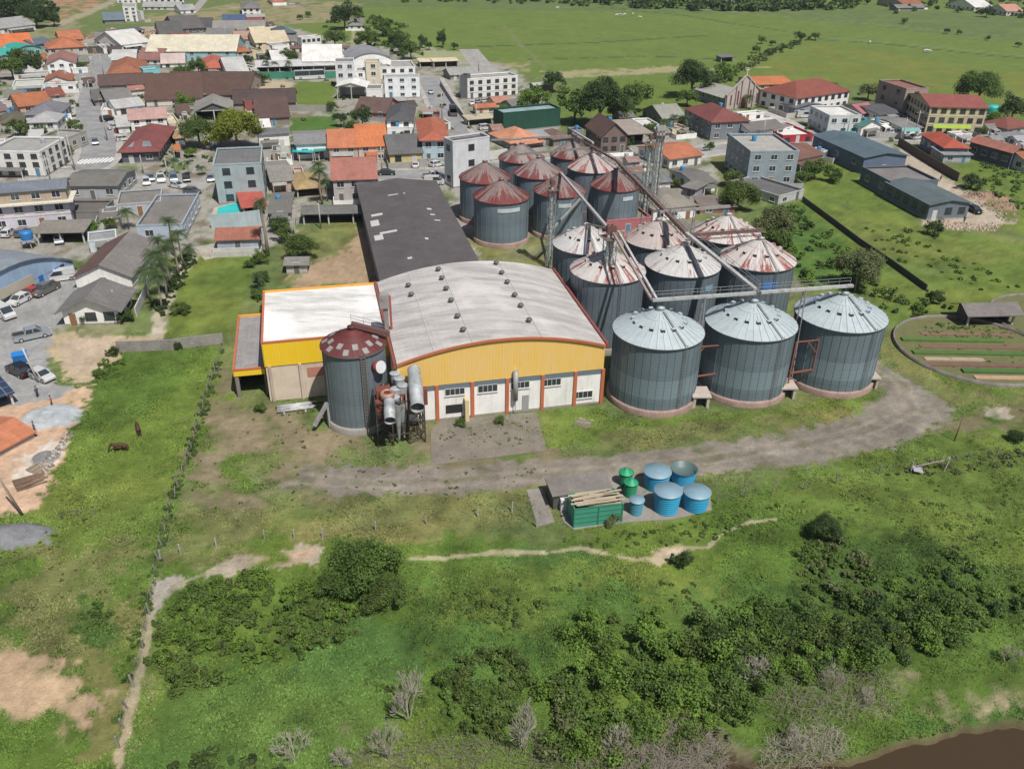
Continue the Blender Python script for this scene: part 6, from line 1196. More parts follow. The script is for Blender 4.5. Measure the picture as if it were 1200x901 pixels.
# ---------------------------------------------------------------- church
A, B = G(849, 128.5), G(891, 124.5); u, v, w, rz = frame(A, B); he = ht(A, 112); hr = ht((A+B)/2, 88)
t = thing('church', 'grey pink church with steep gable front, cross on top and long nave', 'church', A, rz); m = M(); d = 19.0; hn = ht(A+v*d, 104); FW = (.46, .40, .38)
m.add([(w*.08,.6,0),(w*.92,.6,0),(w*.92,d,0),(w*.08,d,0),(w*.08,.6,hn),(w*.92,.6,hn),(w*.92,d,hn),(w*.08,d,hn),(w/2,d,hn+1.6),(w/2,.6,hn+1.6)], [(1,2,6,5),(2,3,7,8,6),(3,0,4,7)]); m.build('nave_wall', mat('plaster', (.30, .33, .35)), t)
m = M(); m.slab([(-.1,.6,hn),(w/2,.6,hn+1.7),(w/2,d+.3,hn+1.7),(-.1,d+.3,hn),(w+.1,.6,hn),(w+.1,d+.3,hn)], [(0,1,2,3),(1,4,5,2)], .15); m.build('roof', mat('fibro', (.33, .33, .31)), t)
m = M(); m.add([(0,0,0),(w,0,0),(w,0,he),(w/2,0,hr),(0,0,he),(0,.6,0),(w,.6,0),(w,.6,he),(w/2,.6,hr),(0,.6,he)], [(0,1,2,3,4),(9,8,7,6,5),(1,6,7,2),(2,7,8,3),(3,8,9,4),(4,9,5,0)]); m.build('facade', mat('plaster', FW), t)
m = M(); m.bar((0,-.1,he),(w/2,-.1,hr),.5,.3); m.bar((w,-.1,he),(w/2,-.1,hr),.5,.3)
for f in (.02, .26, .40, .60, .74, .98): zt = he+(hr-he)*(1-abs(2*f-1))-.4; m.bar((w*f, -.25, 0), (w*f, -.25, zt), .3, .5)
m.build('pilasters', mat('plaster', (.42, .38, .34)), t)
m = M(); m.box(w*.43, w*.57, -.06, .01, 0, 3.6); m.build('door', mat('paint', (.22, .05, .05)), t)
for f in (.14, .33, .67, .86): m = M(); m.box(w*f-.3, w*f+.3, -.06, .01, 1.2, 4.4 if f in (.14, .86) else 5.6); m.build('stained_window', mat('glass', (.14, .05, .05)), t)
for i in range(6): put_window(t, 1.0, 2.2, False, (w*.08, 2+i*2.9, 1.4), -math.pi/2)
m = M(); m.bar((w/2, .2, hr), (w/2, .2, hr+2.2), .25); m.bar((w/2-.75, .2, hr+1.5), (w/2+.75, .2, hr+1.5), .25); m.build('cross', mat('plaster', (.6, .58, .52)), t)
# ---------------------------------------------------------------- small built things
def slab_at(name, label, cat, px, z, m_, th=.12, legs=True, parent=None):
    q = [G(*p, z) for p in px]; c = sum(q, Vector())/len(q); t = thing(name, label, cat, (c.x, c.y, 0)); k = M(); fl = (q[1]-q[0]).cross(q[2]-q[1]).z < 0
    k.slab([(p.x-c.x, p.y-c.y, z) for p in q], [tuple(range(len(q)))[::-1] if fl else tuple(range(len(q)))], th); k.build('cover', m_, t)
    if legs:
        for p in q: k = M(); k.bar(((p.x-c.x)*.94, (p.y-c.y)*.94, 0), ((p.x-c.x)*.94, (p.y-c.y)*.94, z-th), .12); k.build('post', mat('plaster', (.5, .5, .48)), t)
    return t
slab_at('awning', 'turquoise awning in front of the grey gabled house', 'awning', [(342,178),(367,179),(366,171),(345,171)], 2.6, mat('paint', (.02, .36, .38)))
slab_at('awning', 'dark green awning right of the turquoise one', 'awning', [(368,178),(384,176),(384,170),(368,171)], 2.7, mat('paint', (.04, .22, .2)))
slab_at('awning', 'red yellow parasol canopy on the plaza beside the dark tree', 'awning', [(203,176),(211,176),(211,169),(204,169)], 2.4, mat('paint', (.5, .16, .05)))
slab_at('awning', 'white terrace cover on the pinkish tiled house', 'awning', [(425,222),(442,222),(442,214),(425,215)], 3.2, mat('paint', (.7, .7, .7)))
slab_at('green_sign', 'yellow and green banner fascia of the tan commercial house', 'banner', [(1094,150),(1138,151),(1138,147),(1094,146)], 3.0, mat('paint', (.35, .5, .05)))
slab_at('awning', 'aqua canopy of the grey shop beside the tan block', 'awning', [(1057,154),(1078,154),(1078,150),(1057,150)], 2.8, mat('paint', (.2, .45, .42)))
slab_at('awning', 'turquoise canopy running along the white topped store', 'awning', [(968,158),(1004,159),(1003,154),(968,153)], 3.0, mat('paint', (.03, .32, .36)))
q = [G(*p) for p in ((254,252),(256,245),(270,241),(284,239),(286,246),(276,251))]; k = M(); k.slab([(p.x, p.y, .30) for p in q], [tuple(range(6))[::-1] if (q[1]-q[0]).cross(q[2]-q[1]).z < 0 else tuple(range(6))], .25); t = thing('swimming_pool', 'turquoise swimming pool below the pale teal apartment block', 'pool', q[0]); k.v = [(a_[0]-q[0].x, a_[1]-q[0].y, a_[2]) for a_ in k.v]; k.build('water', mat('paint', (.03, .45, .45)), t)
k = M(); qq = [q[0]+(p-q[0])*1 for p in q]; c = sum(q, Vector())/6; k.slab([((c+(p-c)*1.35).x-q[0].x, (c+(p-c)*1.35).y-q[0].y, .2) for p in q], [tuple(range(6))[::-1] if (q[1]-q[0]).cross(q[2]-q[1]).z < 0 else tuple(range(6))], .18); k.build('surround', mat('plaster', (.5, .42, .34)), t)
def tank_stand(label, px, py, ztop, r, hh, col):
    c = G(px, py); t = thing('water_tank', label, 'tank', c); k = M()
    for x, y in ((-1, -1), (1, -1), (1, 1), (-1, 1)): k.bar((x*r*.8, y*r*.8, 0), (x*r*.7, y*r*.7, ztop), .14)
    k.box(-r, r, -r, r, ztop-.1, ztop); k.build('stand', mat('steel', (.4, .4, .4)), t); k = M(); k.lathe([(r*.85, ztop), (r, ztop+hh*.8), (r*.95, ztop+hh), (.05, ztop+hh*1.08)], 24); k.build('tank_body', mat('paint', col), t)
tank_stand('blue water tank on a stand beside the carport', 35, 291, 1.8, 1.2, 1.6, (.03, .17, .42)); tank_stand('turquoise water tank right of the tan commercial house', 1159, 142, 2.2, 2.2, 2.6, (.03, .42, .36))
def dumpster(label, px, py, col):
    t = thing('dumpster', label, 'dumpster', G(px, py), .5); k = M(); k.add([(-.8,-.6,.15),(.8,-.6,.15),(.8,.6,.15),(-.8,.6,.15),(-1,-.75,1.3),(1,-.75,1.3),(1,.75,1.3),(-1,.75,1.3)], [(3,2,1,0),(0,1,5,4),(1,2,6,5),(2,3,7,6),(3,0,4,7)]); k.build('bin', mat('paint', col), t); k = M(); k.slab([(-1.02,-.78,1.36),(1.02,-.78,1.36),(1.02,.78,1.42),(-1.02,.78,1.42)], [(0,1,2,3)], .07); k.build('lid', mat('paint', mul(col, 1.2)), t)
dumpster('blue dumpster behind the black car on the asphalt yard', 25, 424, (.02, .16, .45))
def wall_line(label, pts, h, m_, th=.18, name='boundary_wall', cat='wall'):
    q = GP(pts); t = M(); o = q[0]
    for a_, b_ in zip(q, q[1:]): t.bar(Vector((a_.x-o.x, a_.y-o.y, h/2)), Vector((b_.x-o.x, b_.y-o.y, h/2)), th, h)
    ob = t.build(name, m_, None, o); return tag(ob, label, cat)
wall_line('grey block wall at the top of the left pasture', [(138,412),(200,410),(262,402)], 1.7, mat('block', (.30,.28,.26)))
wall_line('dark low wall crossing the green lot diagonally', [(940,236),(975,262),(1008,287),(1045,312),(1085,341)], 1.2, mat('plaster', (.05,.05,.05)))
wall_line('dark brown wall along the gravel lane at upper right', [(1052,170),(1080,188),(1105,203),(1122,213)], 2.2, mat('plaster', (.11,.075,.06)))
wall_line('white garden wall before the pool house', [(249,297),(262,297),(304,295)], 1.0, mat('plaster', (.6,.6,.58)))
wall_line('pale blue garden wall behind the pool house', [(248,268),(280,266),(309,262)], 3.0, mat('plaster', (.38,.46,.48)))
wall_line('green painted yard wall behind the sandy lot', [(302,93),(348,92)], 2.4, mat('plaster', (.04,.22,.15)))
wall_line('green painted yard wall right of the parked bus', [(378,92),(412,91)], 2.4, mat('plaster', (.05,.25,.17)))
wall_line('grey wall between the two bright green lots', [(343,131),(392,131)], 2.0, mat('plaster', (.35,.34,.32)))
wall_line('white wall on the near edge of the upper green lot', [(343,126),(390,127)], .8, mat('plaster', (.55,.54,.52)))
wall_line('pale wall following the left edge of the palm lane', [(160,371),(172,345),(176,330)], 1.6, mat('plaster', (.5,.5,.5)))
wall_line('grey wall behind the slate blue house along the street', [(820,184),(850,181)], 1.4, mat('plaster', (.45,.45,.45)))
wall_line('white wall closing the lot behind the back silos', [(560,190),(594,184)], 2.2, mat('plaster', (.62,.62,.6)))
wall_line('light wall at the foot of the dark gabled chalet', [(690,196),(735,190)], 1.8, mat('plaster', (.5,.48,.46)))
wall_line('cream wall on the street side of the white store', [(1015,158),(1060,162)], 1.2, mat('plaster', (.55,.53,.5)))
wall_line('retaining wall of the side street with parked cars', [(516,100),(530,122),(548,146)], 1.5, mat('plaster', (.3,.28,.26)))
# fences of posts
def fence(label, pts, sp, h, col=(.30, .27, .23), jit=.1, pw=.12):
    q = GP(pts); o = q[0]; t = thing('post_fence', label, 'fence', o); rr = random.Random(int(pts[0][0])); k = 0; wires = M(); pv = None
    for a_, b_ in zip(q, q[1:]):
        n = max(1, int((b_-a_).length/sp))
        for i in range(n):
            p = a_+(b_-a_)*i/n-o; z0 = float(ground_z(np.array([p.x+o.x]), np.array([p.y+o.y]))[0]); p.z = z0-.1; e = p+Vector((rr.uniform(-jit, jit), rr.uniform(-jit, jit), h*rr.uniform(.85, 1.1))); m_ = M(); m_.bar(p, e, pw*rr.uniform(.8, 1.3)); k += 1
            if k <= 100: m_.build('post', mat('bark', col), t)
            if pv is not None:
                for f in (.45, .9): wires.bar(pv[0].lerp(pv[1], f), p.lerp(e, f), .015)
            pv = (p, e)
    wires.build('wire', mat('steel', (.2, .2, .2)), t)
fence('wire fence of pale posts crossing the meadow below the mill', [(188,655),(212,649),(254,642),(310,632),(345,631),(378,630),(440,622),(500,614),(560,606),(600,601),(660,635)], 3.4, 1.5, (.36,.33,.3))
fence('overgrown stake fence running down the left pasture edge', [(262,405),(240,470),(222,535),(200,595),(186,655),(176,720),(163,780),(150,830),(135,901)], 1.9, 1.4, (.26,.24,.2), .25)
fence('wire fence right of the blue tanks above the right meadow', [(840,590),(905,578),(980,566),(1030,556),(1100,545),(1200,530)], 3.2, 1.5, (.2,.18,.15))
fence('old fence posts in the middle of the left pasture', [(70,606),(90,604),(112,603),(132,602)], 3, 1.0, (.2,.18,.15))
fence('far pasture fence of pale posts above the dark trees', [(640,96),(700,92),(790,88),(838,84)], 9, 1.6, (.4,.38,.33))
fence('far cattle fence in the upper pasture', [(620,10),(720,12),(800,20),(880,31)], 14, 1.5, (.2,.18,.15))
t = thing('broken_gate', 'rusty leaning gate frame lying in the fence of the right meadow', 'gate', G(1067, 553)); m = M(); m.bar((0, 0, 0), (0, 0, 1.5), .14); m.bar((4.2, .3, 0), (4.4, .3, 2.1), .16); m.bar((.5, 0, .9), (4.2, .3, 1.7), .1); m.bar((4.2, .3, 2.1), (4.0, -.3, 2.15), .12); m.build('posts', mat('bark', (.33, .3, .27)), t); m = M(); m.slab([(.1, -.5, .5), (1.3, -.6, .3), (1.2, .2, .7), (.2, .3, .8)], [(0, 1, 2, 3)], .06); m.build('sheet', mat('steel', (.3, .3, .33)), t)
# poles
def pole(label, px, py, yt, arm=True, lean=(0, 0), col=(.38, .36, .33), r=.14, lamp=False, mx=11):
    p = G(px, py); h = min(mx, ht(p, yt)); t = thing('utility_pole' if arm else 'wooden_pole', label, 'pole', p); k = M(); k.tube([(0, 0, 0), (lean[0], lean[1], h)], [r*1.2, r*.8], 8); k.build('shaft', mat('bark', col), t)
    if arm:
        k = M(); k.bar((lean[0]-1.1, lean[1], h-.5), (lean[0]+1.1, lean[1], h-.5), .12)
        for x in (-1, 0, 1): k.lathe([(.05, h-.45), (.09, h-.3), (.03, h-.2)], 8, c=(lean[0]+x, lean[1]))
        k.build('crossarm', mat('bark', (.3, .28, .25)), t)
pole('bare leaning wooden pole at the edge of the sandy lot', 26, 603, 554, False, (-1.5, .2), (.25, .2, .16), .13); pole('short rusty pole standing in the grass near the road bend', 1118, 517, 483, False, (.2, 0), (.22, .12, .09), .07)
pole('pale pole beside the black and white parked cars', 45, 448, 408, False, (-.8, 0), (.45, .44, .42)); pole('power pole on the corner by the white modern house', 88, 200, 158); pole('power pole with transformer near the white modern house', 78, 195, 150)
pole('street pole between parked cars and dark red shop', 126, 165, 128); pole('street pole at the inner bend of the main street', 108, 120, 95, mx=10); pole('street pole at the far end of the main street', 122, 90, 64)
pole('plaza pole nearest to the shop roof', 168, 203, 182, False); pole('plaza pole among the parked cars', 197, 208, 185, False); pole('power pole before the terraced orange houses', 448, 205, 172); pole('power pole on the side street left of the cars', 518, 140, 108)
pole('power pole behind the row house with parked cars', 558, 145, 122); pole('power pole at the far bend of the side street', 561, 84, 62); pole('power pole beside the arcaded white row', 893, 168, 140); pole('power pole in front of the white store', 992, 160, 132)
pole('power pole left of the tan commercial house', 1057, 165, 138); pole('power pole by the tracks of the right lane', 1100, 140, 118, mx=9); pole('power pole behind the rightmost front silo', 1001, 342, 308, True, (0, 0), (.25, .24, .22)); pole('power pole on the dry lot beside the shed', 376, 268, 238)
pole('power pole over the lilac building courtyard', 60, 215, 182); pole('power pole near the white gabled lawn house', 137, 366, 340, False); pole('street pole in front of the mint walled house', 1072, 158, 130)
# ---------------------------------------------------------------- vehicles
TY = mat('rubber', (.02, .02, .02)); RIM = mat('paint', (.4, .4, .42)); LAMP = mat('glass', (.7, .7, .65)); TAIL = mat('paint', (.3, .01, .01)); CM = {}
def car_parts(kind, col):
    key = (kind, col)
    if key in CM: return CM[key]
    L_, W_, zb_ = {'hatch': (4.0, 1.72, .95), 'sedan': (4.5, 1.78, .95), 'suv': (4.5, 1.85, 1.1), 'pickup': (5.3, 1.9, 1.1), 'van': (4.8, 1.9, 1.15), 'bus': (11, 2.5, 1.5), 'truck': (8, 2.4, 1.2)}[kind]
    x0, x1 = -L_/2, L_/2; hw = W_/2; bm_ = mat('car', col); P_ = {}
    hood = {'hatch': 1.0, 'sedan': 1.1, 'suv': 1.1, 'pickup': 1.2, 'van': .5, 'bus': .1, 'truck': 0}[kind]; top = {'hatch': 1.47, 'sedan': 1.43, 'suv': 1.68, 'pickup': 1.78, 'van': 2.0, 'bus': 3.2, 'truck': 2.4}[kind]
    m = M(); pr = [(x0, .35), (x0+.05, zb_*.85), (x0+.15, zb_), (x1-hood, zb_), (x1-.15, zb_-.14), (x1, zb_-.35), (x1, .35), (x1-.25, .25), (x0+.25, .25)]; n = len(pr)
    for s_ in (-1, 1): pass
    vs = [(x, -hw*(.94 if i in (0, 1, 5, 6) else 1)*(1 if z < .8 else .95), z) for i, (x, z) in enumerate(pr)]+[(x, hw*(.94 if i in (0, 1, 5, 6) else 1)*(1 if z < .8 else .95), z) for i, (x, z) in enumerate(pr)]
    m.add(vs, [tuple(range(n)), tuple(range(n, 2*n))[::-1]]+[((i+1) % n, i, i+n, (i+1) % n+n) for i in range(n)])
    cab = {'hatch': (x0+.15, x0+.55, x1-1.75, x1-hood+.05), 'sedan': (x0+.75, x0+1.25, x1-2.0, x1-hood+.05), 'suv': (x0+.12, x0+.4, x1-1.75, x1-hood+.05), 'pickup': (x0+1.75, x0+1.9, x1-1.85, x1-hood+.05), 'van': (x0+.08, x0+.2, x1-1.3, x1-hood+.05), 'bus': (x0+.05, x0+.1, x1-.2, x1-.05), 'truck': (x1-1.9, x1-1.8, x1-.3, x1-.05)}[kind]
    a_, b_, c_, d_ = cab; tw = hw*.80 if kind not in ('bus', 'van') else hw*.93
    m.slab([(b_, -tw, top), (c_, -tw, top), (c_, tw, top), (b_, tw, top)], [(0, 1, 2, 3)], .06)
    for s_ in (-1, 1):
        for (xa, xb) in ((a_, b_), (d_, c_)): m.bar((xa, s_*hw*.93, zb_), (xb, s_*tw*.98, top-.04), .09)
        xm = (a_+d_)/2-.1; m.bar((xm, s_*hw*.94, zb_), (xm, s_*tw, top-.04), .1, .05)
        if kind == 'van': m.box(a_+.05, xm-.1, min(s_*hw*.9, s_*hw*.97), max(s_*hw*.9, s_*hw*.97), zb_, top-.1)
    if kind == 'pickup':
        m.box(x0+.1, a_-.02, -hw*.93, -hw*.86, zb_, zb_+.1); m.box(x0+.1, a_-.02, hw*.86, hw*.93, zb_, zb_+.1)
    P_['body'] = (m, [bm_])
    m = M(); e = .03; m.add([(a_+e, -hw*.91, zb_), (d_-e, -hw*.91, zb_), (d_-e, hw*.91, zb_), (a_+e, hw*.91, zb_), (b_, -tw*.97, top-.06), (c_, -tw*.97, top-.06), (c_, tw*.97, top-.06), (b_, tw*.97, top-.06)], [(0,1,5,4),(1,2,6,5),(2,3,7,6),(3,0,4,7)]); P_['windows'] = (m, [GLS])
    if kind == 'pickup': m = M(); m.box(x0+.12, a_-.05, -hw*.85, hw*.85, zb_-.0, zb_+.02); P_['cargo_bed'] = (m, [mat('rubber', (.03, .03, .03))])
    if kind == 'truck': m = M(); m.box(x0, x1-2.1, -hw, hw, 1.0, 1.2); m.box(x0, x1-2.1, -hw, -hw+.08, 1.2, 1.9); m.box(x0, x1-2.1, hw-.08, hw, 1.2, 1.9); P_['flatbed'] = (m, [mat('steel', (.2, .15, .12))])
    r = .33 if kind not in ('bus', 'truck') else .5; m = M(); m.tube([(0, -.11, 0), (0, .11, 0)], r, 16, 0); m.tube([(0, -.125, 0), (0, .125, 0)], r*.6, 12, 1); P_['wheel'] = (m, [TY, RIM])
    m = M(); m.box(-.04, .04, -.2, .2, -.08, .08); P_['headlight'] = (m, [LAMP]); m = M(); m.box(-.04, .04, -.15, .15, -.12, .12); P_['tail_light'] = (m, [TAIL])
    out = {}
    for k_, (mm, ms) in P_.items(): o = mm.build(k_, ms); out[k_] = o.data; bpy.data.objects.remove(o)
    CM[key] = (out, L_, hw, zb_, r); return CM[key]
def car(label, c, f, kind, col, name='parked_car', group=None, z=0.03):
    parts, L_, hw, zb_, r = car_parts(kind, col); p = G(*c); q = G(*f); a_ = math.atan2(q.y-p.y, q.x-p.x); p.z = z
    nm = {'pickup': 'pickup_truck', 'van': 'parked_van', 'bus': 'parked_bus', 'truck': 'parked_truck'}.get(kind, name)
    t = thing(nm, label, {'pickup_truck': 'pickup', 'parked_van': 'van', 'parked_bus': 'bus', 'parked_truck': 'truck'}.get(nm, 'car'), p, a_, group)
    for k_ in ('body', 'windows', 'cargo_bed', 'flatbed'):
        if k_ in parts: link(k_, parts[k_], t)
    for x in (-L_/2+L_*.19, L_/2-L_*.19):
        for s_ in (-1, 1): link('wheel', parts['wheel'], t, (x, s_*(hw-.08), r))
    for s_ in (-1, 1): link('headlight', parts['headlight'], t, (L_/2-.01, s_*hw*.66, zb_*.68)); link('tail_light', parts['tail_light'], t, (-L_/2+.02, s_*hw*.75, zb_*.75))
Wc = (.62, .62, .62); Bc = (.015, .015, .018); Sc = (.30, .33, .36); Rc = (.45, .01, .02); Gc = (.12, .12, .125)
car('silver pickup standing alone on the asphalt yard', (38.5, 396), (52, 393), 'pickup', Sc); car('red car between white hatchback and grey pickup by the blue hall', (37.5, 347), (28, 352), 'sedan', Rc); car('white hatchback parked left of the red car', (23.5, 355), (14, 360), 'hatch', Wc)
car('grey pickup parked right of the red car', (54, 343), (44, 348), 'pickup', (.13, .12, .115)); car('white van at the corner of the blue curved hall', (73, 328), (60, 330), 'van', Wc); car('white van cut by the left edge of the yard', (5, 371), (15, 376), 'van', Wc)
car('black car next to the blue dumpster', (24, 438), (14, 433), 'suv', Bc); car('white car with black roof behind the black car', (50, 444), (62, 449), 'hatch', Wc)
car('grey car driving on the main street', (112, 169), (113.5, 178), 'hatch', (.2, .24, .25), name='driving_car')
for l, x, y, k_, c_ in (('white car at the left end of the plaza row', 172, 216, 'hatch', Wc), ('teal grey car second in the plaza row', 177, 211, 'sedan', (.2, .27, .3)), ('white pickup in the middle of the plaza row', 189, 212, 'pickup', Wc), ('steel blue car right of the white plaza pickup', 204, 212, 'suv', (.16, .24, .3)), ('black car at the right end of the plaza row', 219, 212, 'hatch', Bc), ('silver car parked below the teal apartment block', 247, 212, 'hatch', Sc)): car(l, (x, y), (x+2, y+9), k_, c_)
car('white car nosed towards the back of the weathered hall', (208, 220), (218, 222), 'sedan', Wc); car('dark wagon at the back corner of the weathered hall', (226, 227), (236, 228), 'hatch', Gc)
car('red car between two white ones near the shop bushes', (143, 155.5), (150, 154), 'hatch', (.35, .04, .05)); car('white car directly behind the dark red shop', (145, 165), (152, 164), 'hatch', Wc); car('white car highest of the three near the shop bushes', (136, 151), (143, 150), 'sedan', Wc)
car('black jeep beside the three cars near the shop', (127, 142), (134, 141), 'suv', Bc)
car('white car at the left of the lilac building', (11, 276), (18, 271), 'hatch', Wc); car('graphite car beside the lilac building door', (27, 276), (34, 271), 'hatch', Gc); car('silver car sheltering under the six pillar carport', (70, 284), (70, 296), 'hatch', Sc); car('white car half out of the frame beside the lilac building', (1, 275), (8, 270), 'hatch', Wc)
car('white van parked beside the tall blank block', (509, 216), (520, 216), 'van', Wc); car('white pickup just behind the white van', (508, 209), (519, 208), 'pickup', Wc); car('dark green car at the street end of the long warehouse', (453, 205), (463, 205), 'sedan', (.03, .05, .05)); car('white car by the wall of the yellow house', (487, 196), (487, 190), 'hatch', Wc)
car('white car parked before the powder blue house', (512, 195), (521, 193), 'hatch', Wc); car('dark flatbed truck standing on the side street', (531, 134), (528, 120), 'truck', (.10, .11, .13)); car('small car further up the side street', (505, 110), (503, 104), 'hatch', Sc)
for l, x, y, c_ in (('white car first in the row under the white apartment house', 553, 123, Wc), ('grey car second in the row under the white apartment house', 560, 121.5, Gc), ('silver car third in the row under the white apartment house', 567, 120.5, Sc), ('black car fourth in the row under the white apartment house', 575, 119.5, Bc)): car(l, (x, y), (x-2, y-8), 'hatch', c_)
car('white car in the yard of the cream veranda house', (569, 152), (578, 151), 'suv', Wc); car('white car on the church square', (898, 121), (905, 124), 'hatch', Wc); car('dark car between church and parish house', (906, 125), (913, 128), 'hatch', Gc); car('white van beside the turquoise store', (941, 138), (950, 138), 'van', Wc)
car('white car parked by the arches of the mint chalet', (1045, 157), (1053, 156), 'hatch', Wc); car('white hatch leaving the shop with aqua canopy', (1073, 163), (1082, 162), 'hatch', Wc); car('silver car under the yellow banner', (1118, 161), (1118, 166), 'hatch', Sc); car('black car under the right end of the tan house', (1140, 162), (1140, 168), 'hatch', Bc)
car('black car parked on the gravel beside the rubble heap', (1141, 249), (1150, 253), 'hatch', Bc); car('white car in the lane behind the grey shed row', (1168, 171), (1178, 173), 'hatch', Wc); car('white minibus behind the arcaded row', (1199, 178), (1206, 182), 'van', Wc)
car('long white bus parked by the green yard wall', (363, 93), (385, 92), 'bus', (.6, .6, .6)); car('white car far up beside the orange kiosk', (341, 6), (348, 6), 'hatch', Wc); car('grey car near the far orange kiosk', (350, 6.5), (357, 6.5), 'hatch', Sc)
# ---------------------------------------------------------------- vegetation
def leaves(cen, rad, n, size, rng, flat=.9, up=.8):
    """n leaf quads per clump of centre cen and radius rad"""
    k = len(cen); N_ = k*n; d = rng.normal(size=(N_, 3)); d /= np.linalg.norm(d, axis=1)[:, None]; rr = rng.random(N_)**.45
    p = np.repeat(cen, n, 0)+d*(np.repeat(rad, n)*rr)[:, None]*np.array([1, 1, flat])
    nr = d+rng.normal(size=(N_, 3))*.7; nr[:, 2] += up; nr /= np.linalg.norm(nr, axis=1)[:, None]
    a = np.cross(nr, rng.normal(size=(N_, 3))); a /= np.linalg.norm(a, axis=1)[:, None]; b = np.cross(nr, a)
    s = (size*(.6+.8*rng.random(N_)))[:, None]; V_ = np.stack([p-a*s-b*s*.55, p+a*s-b*s*.55, p+a*s*.7+b*s*.6, p-a*s*.7+b*s*.6], 1).reshape(-1, 3)
    return V_, np.arange(N_*4).reshape(-1, 4)
def crown_mesh(seed, clumps, n, size, shape=(1, 1, .8), cl=.34, m_=None, hollow=.55):
    rng = np.random.default_rng(seed); d = rng.normal(size=(clumps, 3)); d /= np.linalg.norm(d, axis=1)[:, None]; d[:, 2] = np.abs(d[:, 2])*1.25-.35
    lob = 1+.28*np.sin(np.arctan2(d[:, 1], d[:, 0])*3+seed)+.2*np.sin(np.arctan2(d[:, 1], d[:, 0])*5+seed*2.3); r = (hollow+(1.12-hollow)*rng.random(clumps))*.80*lob; c = d*r[:, None]*np.array(shape); V_, F_ = leaves(c, cl*(.3+.9*rng.random(clumps)), n, size, rng)
    return V_, F_
LEAF = {'dark': mat('leaf', (.040, .078, .018)), 'mid': mat('leaf', (.074, .135, .024)), 'yel': mat('leaf', (.16, .20, .020)), 'olive': mat('leaf', (.076, .122, .025)), 'fresh': mat('leaf', (.105, .190, .028)), 'grey': mat('leaf', (.115, .145, .060)), 'palm': mat('leaf', (.055, .095, .035))}
PROTO = {}
def crown_proto(col, var, hi=False):
    k_ = (col, var, hi)
    if k_ not in PROTO:
        V_, F_ = crown_mesh(100+var, 38 if not hi else 80, 120 if not hi else 260, .045 if not hi else .026, (1, 1, [.8, .95, .7][var % 3])); PROTO[k_] = npmesh('crown', V_, F_, LEAF[col])
    return PROTO[k_]
BK = mat('bark', (.16, .12, .09))
def trunk_proto(var):
    k_ = ('t', var)
    if k_ not in PROTO:
        rr = random.Random(var); m = M(); m.tube([(0, 0, 0), (.02, .01, .5), (0, 0, 1.0)], [.09, .07, .05], 8)
        for i in range(6): a_ = i*1.05+rr.random(); z = .6+.35*rr.random(); e = (math.cos(a_)*.45, math.sin(a_)*.45, z+.45+.2*rr.random()); m.tube([(0, 0, z), (e[0]*.5, e[1]*.5, z+.28), e], [.045, .03, .012], 6)
        o = m.build('trunk', BK); PROTO[k_] = o.data; bpy.data.objects.remove(o)
    return PROTO[k_]
TN = [0]
def tree(label, cx, cy, r, col='mid', tall=1.0, name='leafy_tree', cat='tree', hi=False, group=None, sq=1.0):
    """cx, cy: middle of the crown in the photo, r: its half width there"""
    TN[0] += 1; v_ = TN[0] % 3; z = 2.0
    for _ in range(5): p = G(cx, cy, z); R = r/ppm(p); z = R*(.55+.55*tall)
    t = thing(name, label, cat, (p.x, p.y, float(ground_z(np.array([p.x]), np.array([p.y]))[0])), TN[0]*1.7, group); tr = link('trunk', trunk_proto(v_), t); th = z/1.15; tr.scale = (R*.9, R*.9, max(.3, z*.8))
    cr = link('crown', crown_proto(col, v_, hi), t, (0, 0, z)); cr.scale = (R*1.08, R*1.08, R*1.08*sq); return t
T = tree
T('big dark round tree right of the green warehouse', 704, 116, 29, 'dark', hi=True); T('dark pasture tree above the green warehouse', 648, 93, 14, 'dark'); T('yellowish green tree behind the green warehouse', 624, 117, 17, 'fresh'); T('medium tree filling the gap right of the green warehouse', 674, 122, 21, 'mid'); T('grey green tree right of the big dark round one', 744, 110, 20, 'olive'); T('low bushy tree at the foot of the big dark one', 728, 128, 16, 'mid', .5)
T('dark broad tree left of the church', 812, 90, 22, 'dark', hi=True); T('smaller tree between broad tree and church', 806, 113, 13, 'mid', .6); T('light bush on the ridge beside the broad tree', 850, 84, 12, 'fresh', .4); T('bushy tree at the near end of the field hedge', 835, 95, 13, 'mid', .5)
T('dull grey green tree on the edge of the plaza', 231, 152, 20, 'olive', 1, hi=True); T('bright yellow green tree above the teal apartment block', 275, 148, 26, 'yel', .8, hi=True); T('second yellow green crown touching the bright one', 258, 160, 16, 'yel', .7)
T('round dark tree on the left of the charcoal house', 399, 138, 9, 'dark', 1.2); T('round dark tree nearest the charcoal house', 424, 136, 12, 'dark', 1.2); T('lighter bush between the two round dark trees', 412, 150, 10, 'mid', .4); T('tall shrub before the school garage', 388, 124, 7, 'olive', .7)
T('dark conical tree on the far hill field', 403, 18, 16, 'dark', .8); T('low wooded clump beside the lone cottage', 448, 32, 12, 'mid', .5); T('scrub tree right of the lone cottage road', 430, 44, 13, 'olive', .5); T('scrub tree behind the round-roofed hall', 466, 45, 11, 'olive', .6); T('tree on the bank behind the white apartments', 481, 58, 12, 'mid', .7); T('tree left of the cottage road', 392, 44, 14, 'olive', .5)
T('first slim dark tree behind the side street', 495, 49, 5, 'dark', 1.6, sq=1.7); T('tallest slim dark tree behind the side street', 518, 46, 6, 'dark', 1.8, sq=1.8); T('third slim dark tree behind the side street', 503, 53, 4, 'dark', 1.4, sq=1.5); T('short dark tree at the end of the slim row', 533, 54, 4, 'dark', 1.0); T('dark shrub tree above the cream carports', 470, 52, 11, 'dark', .7)
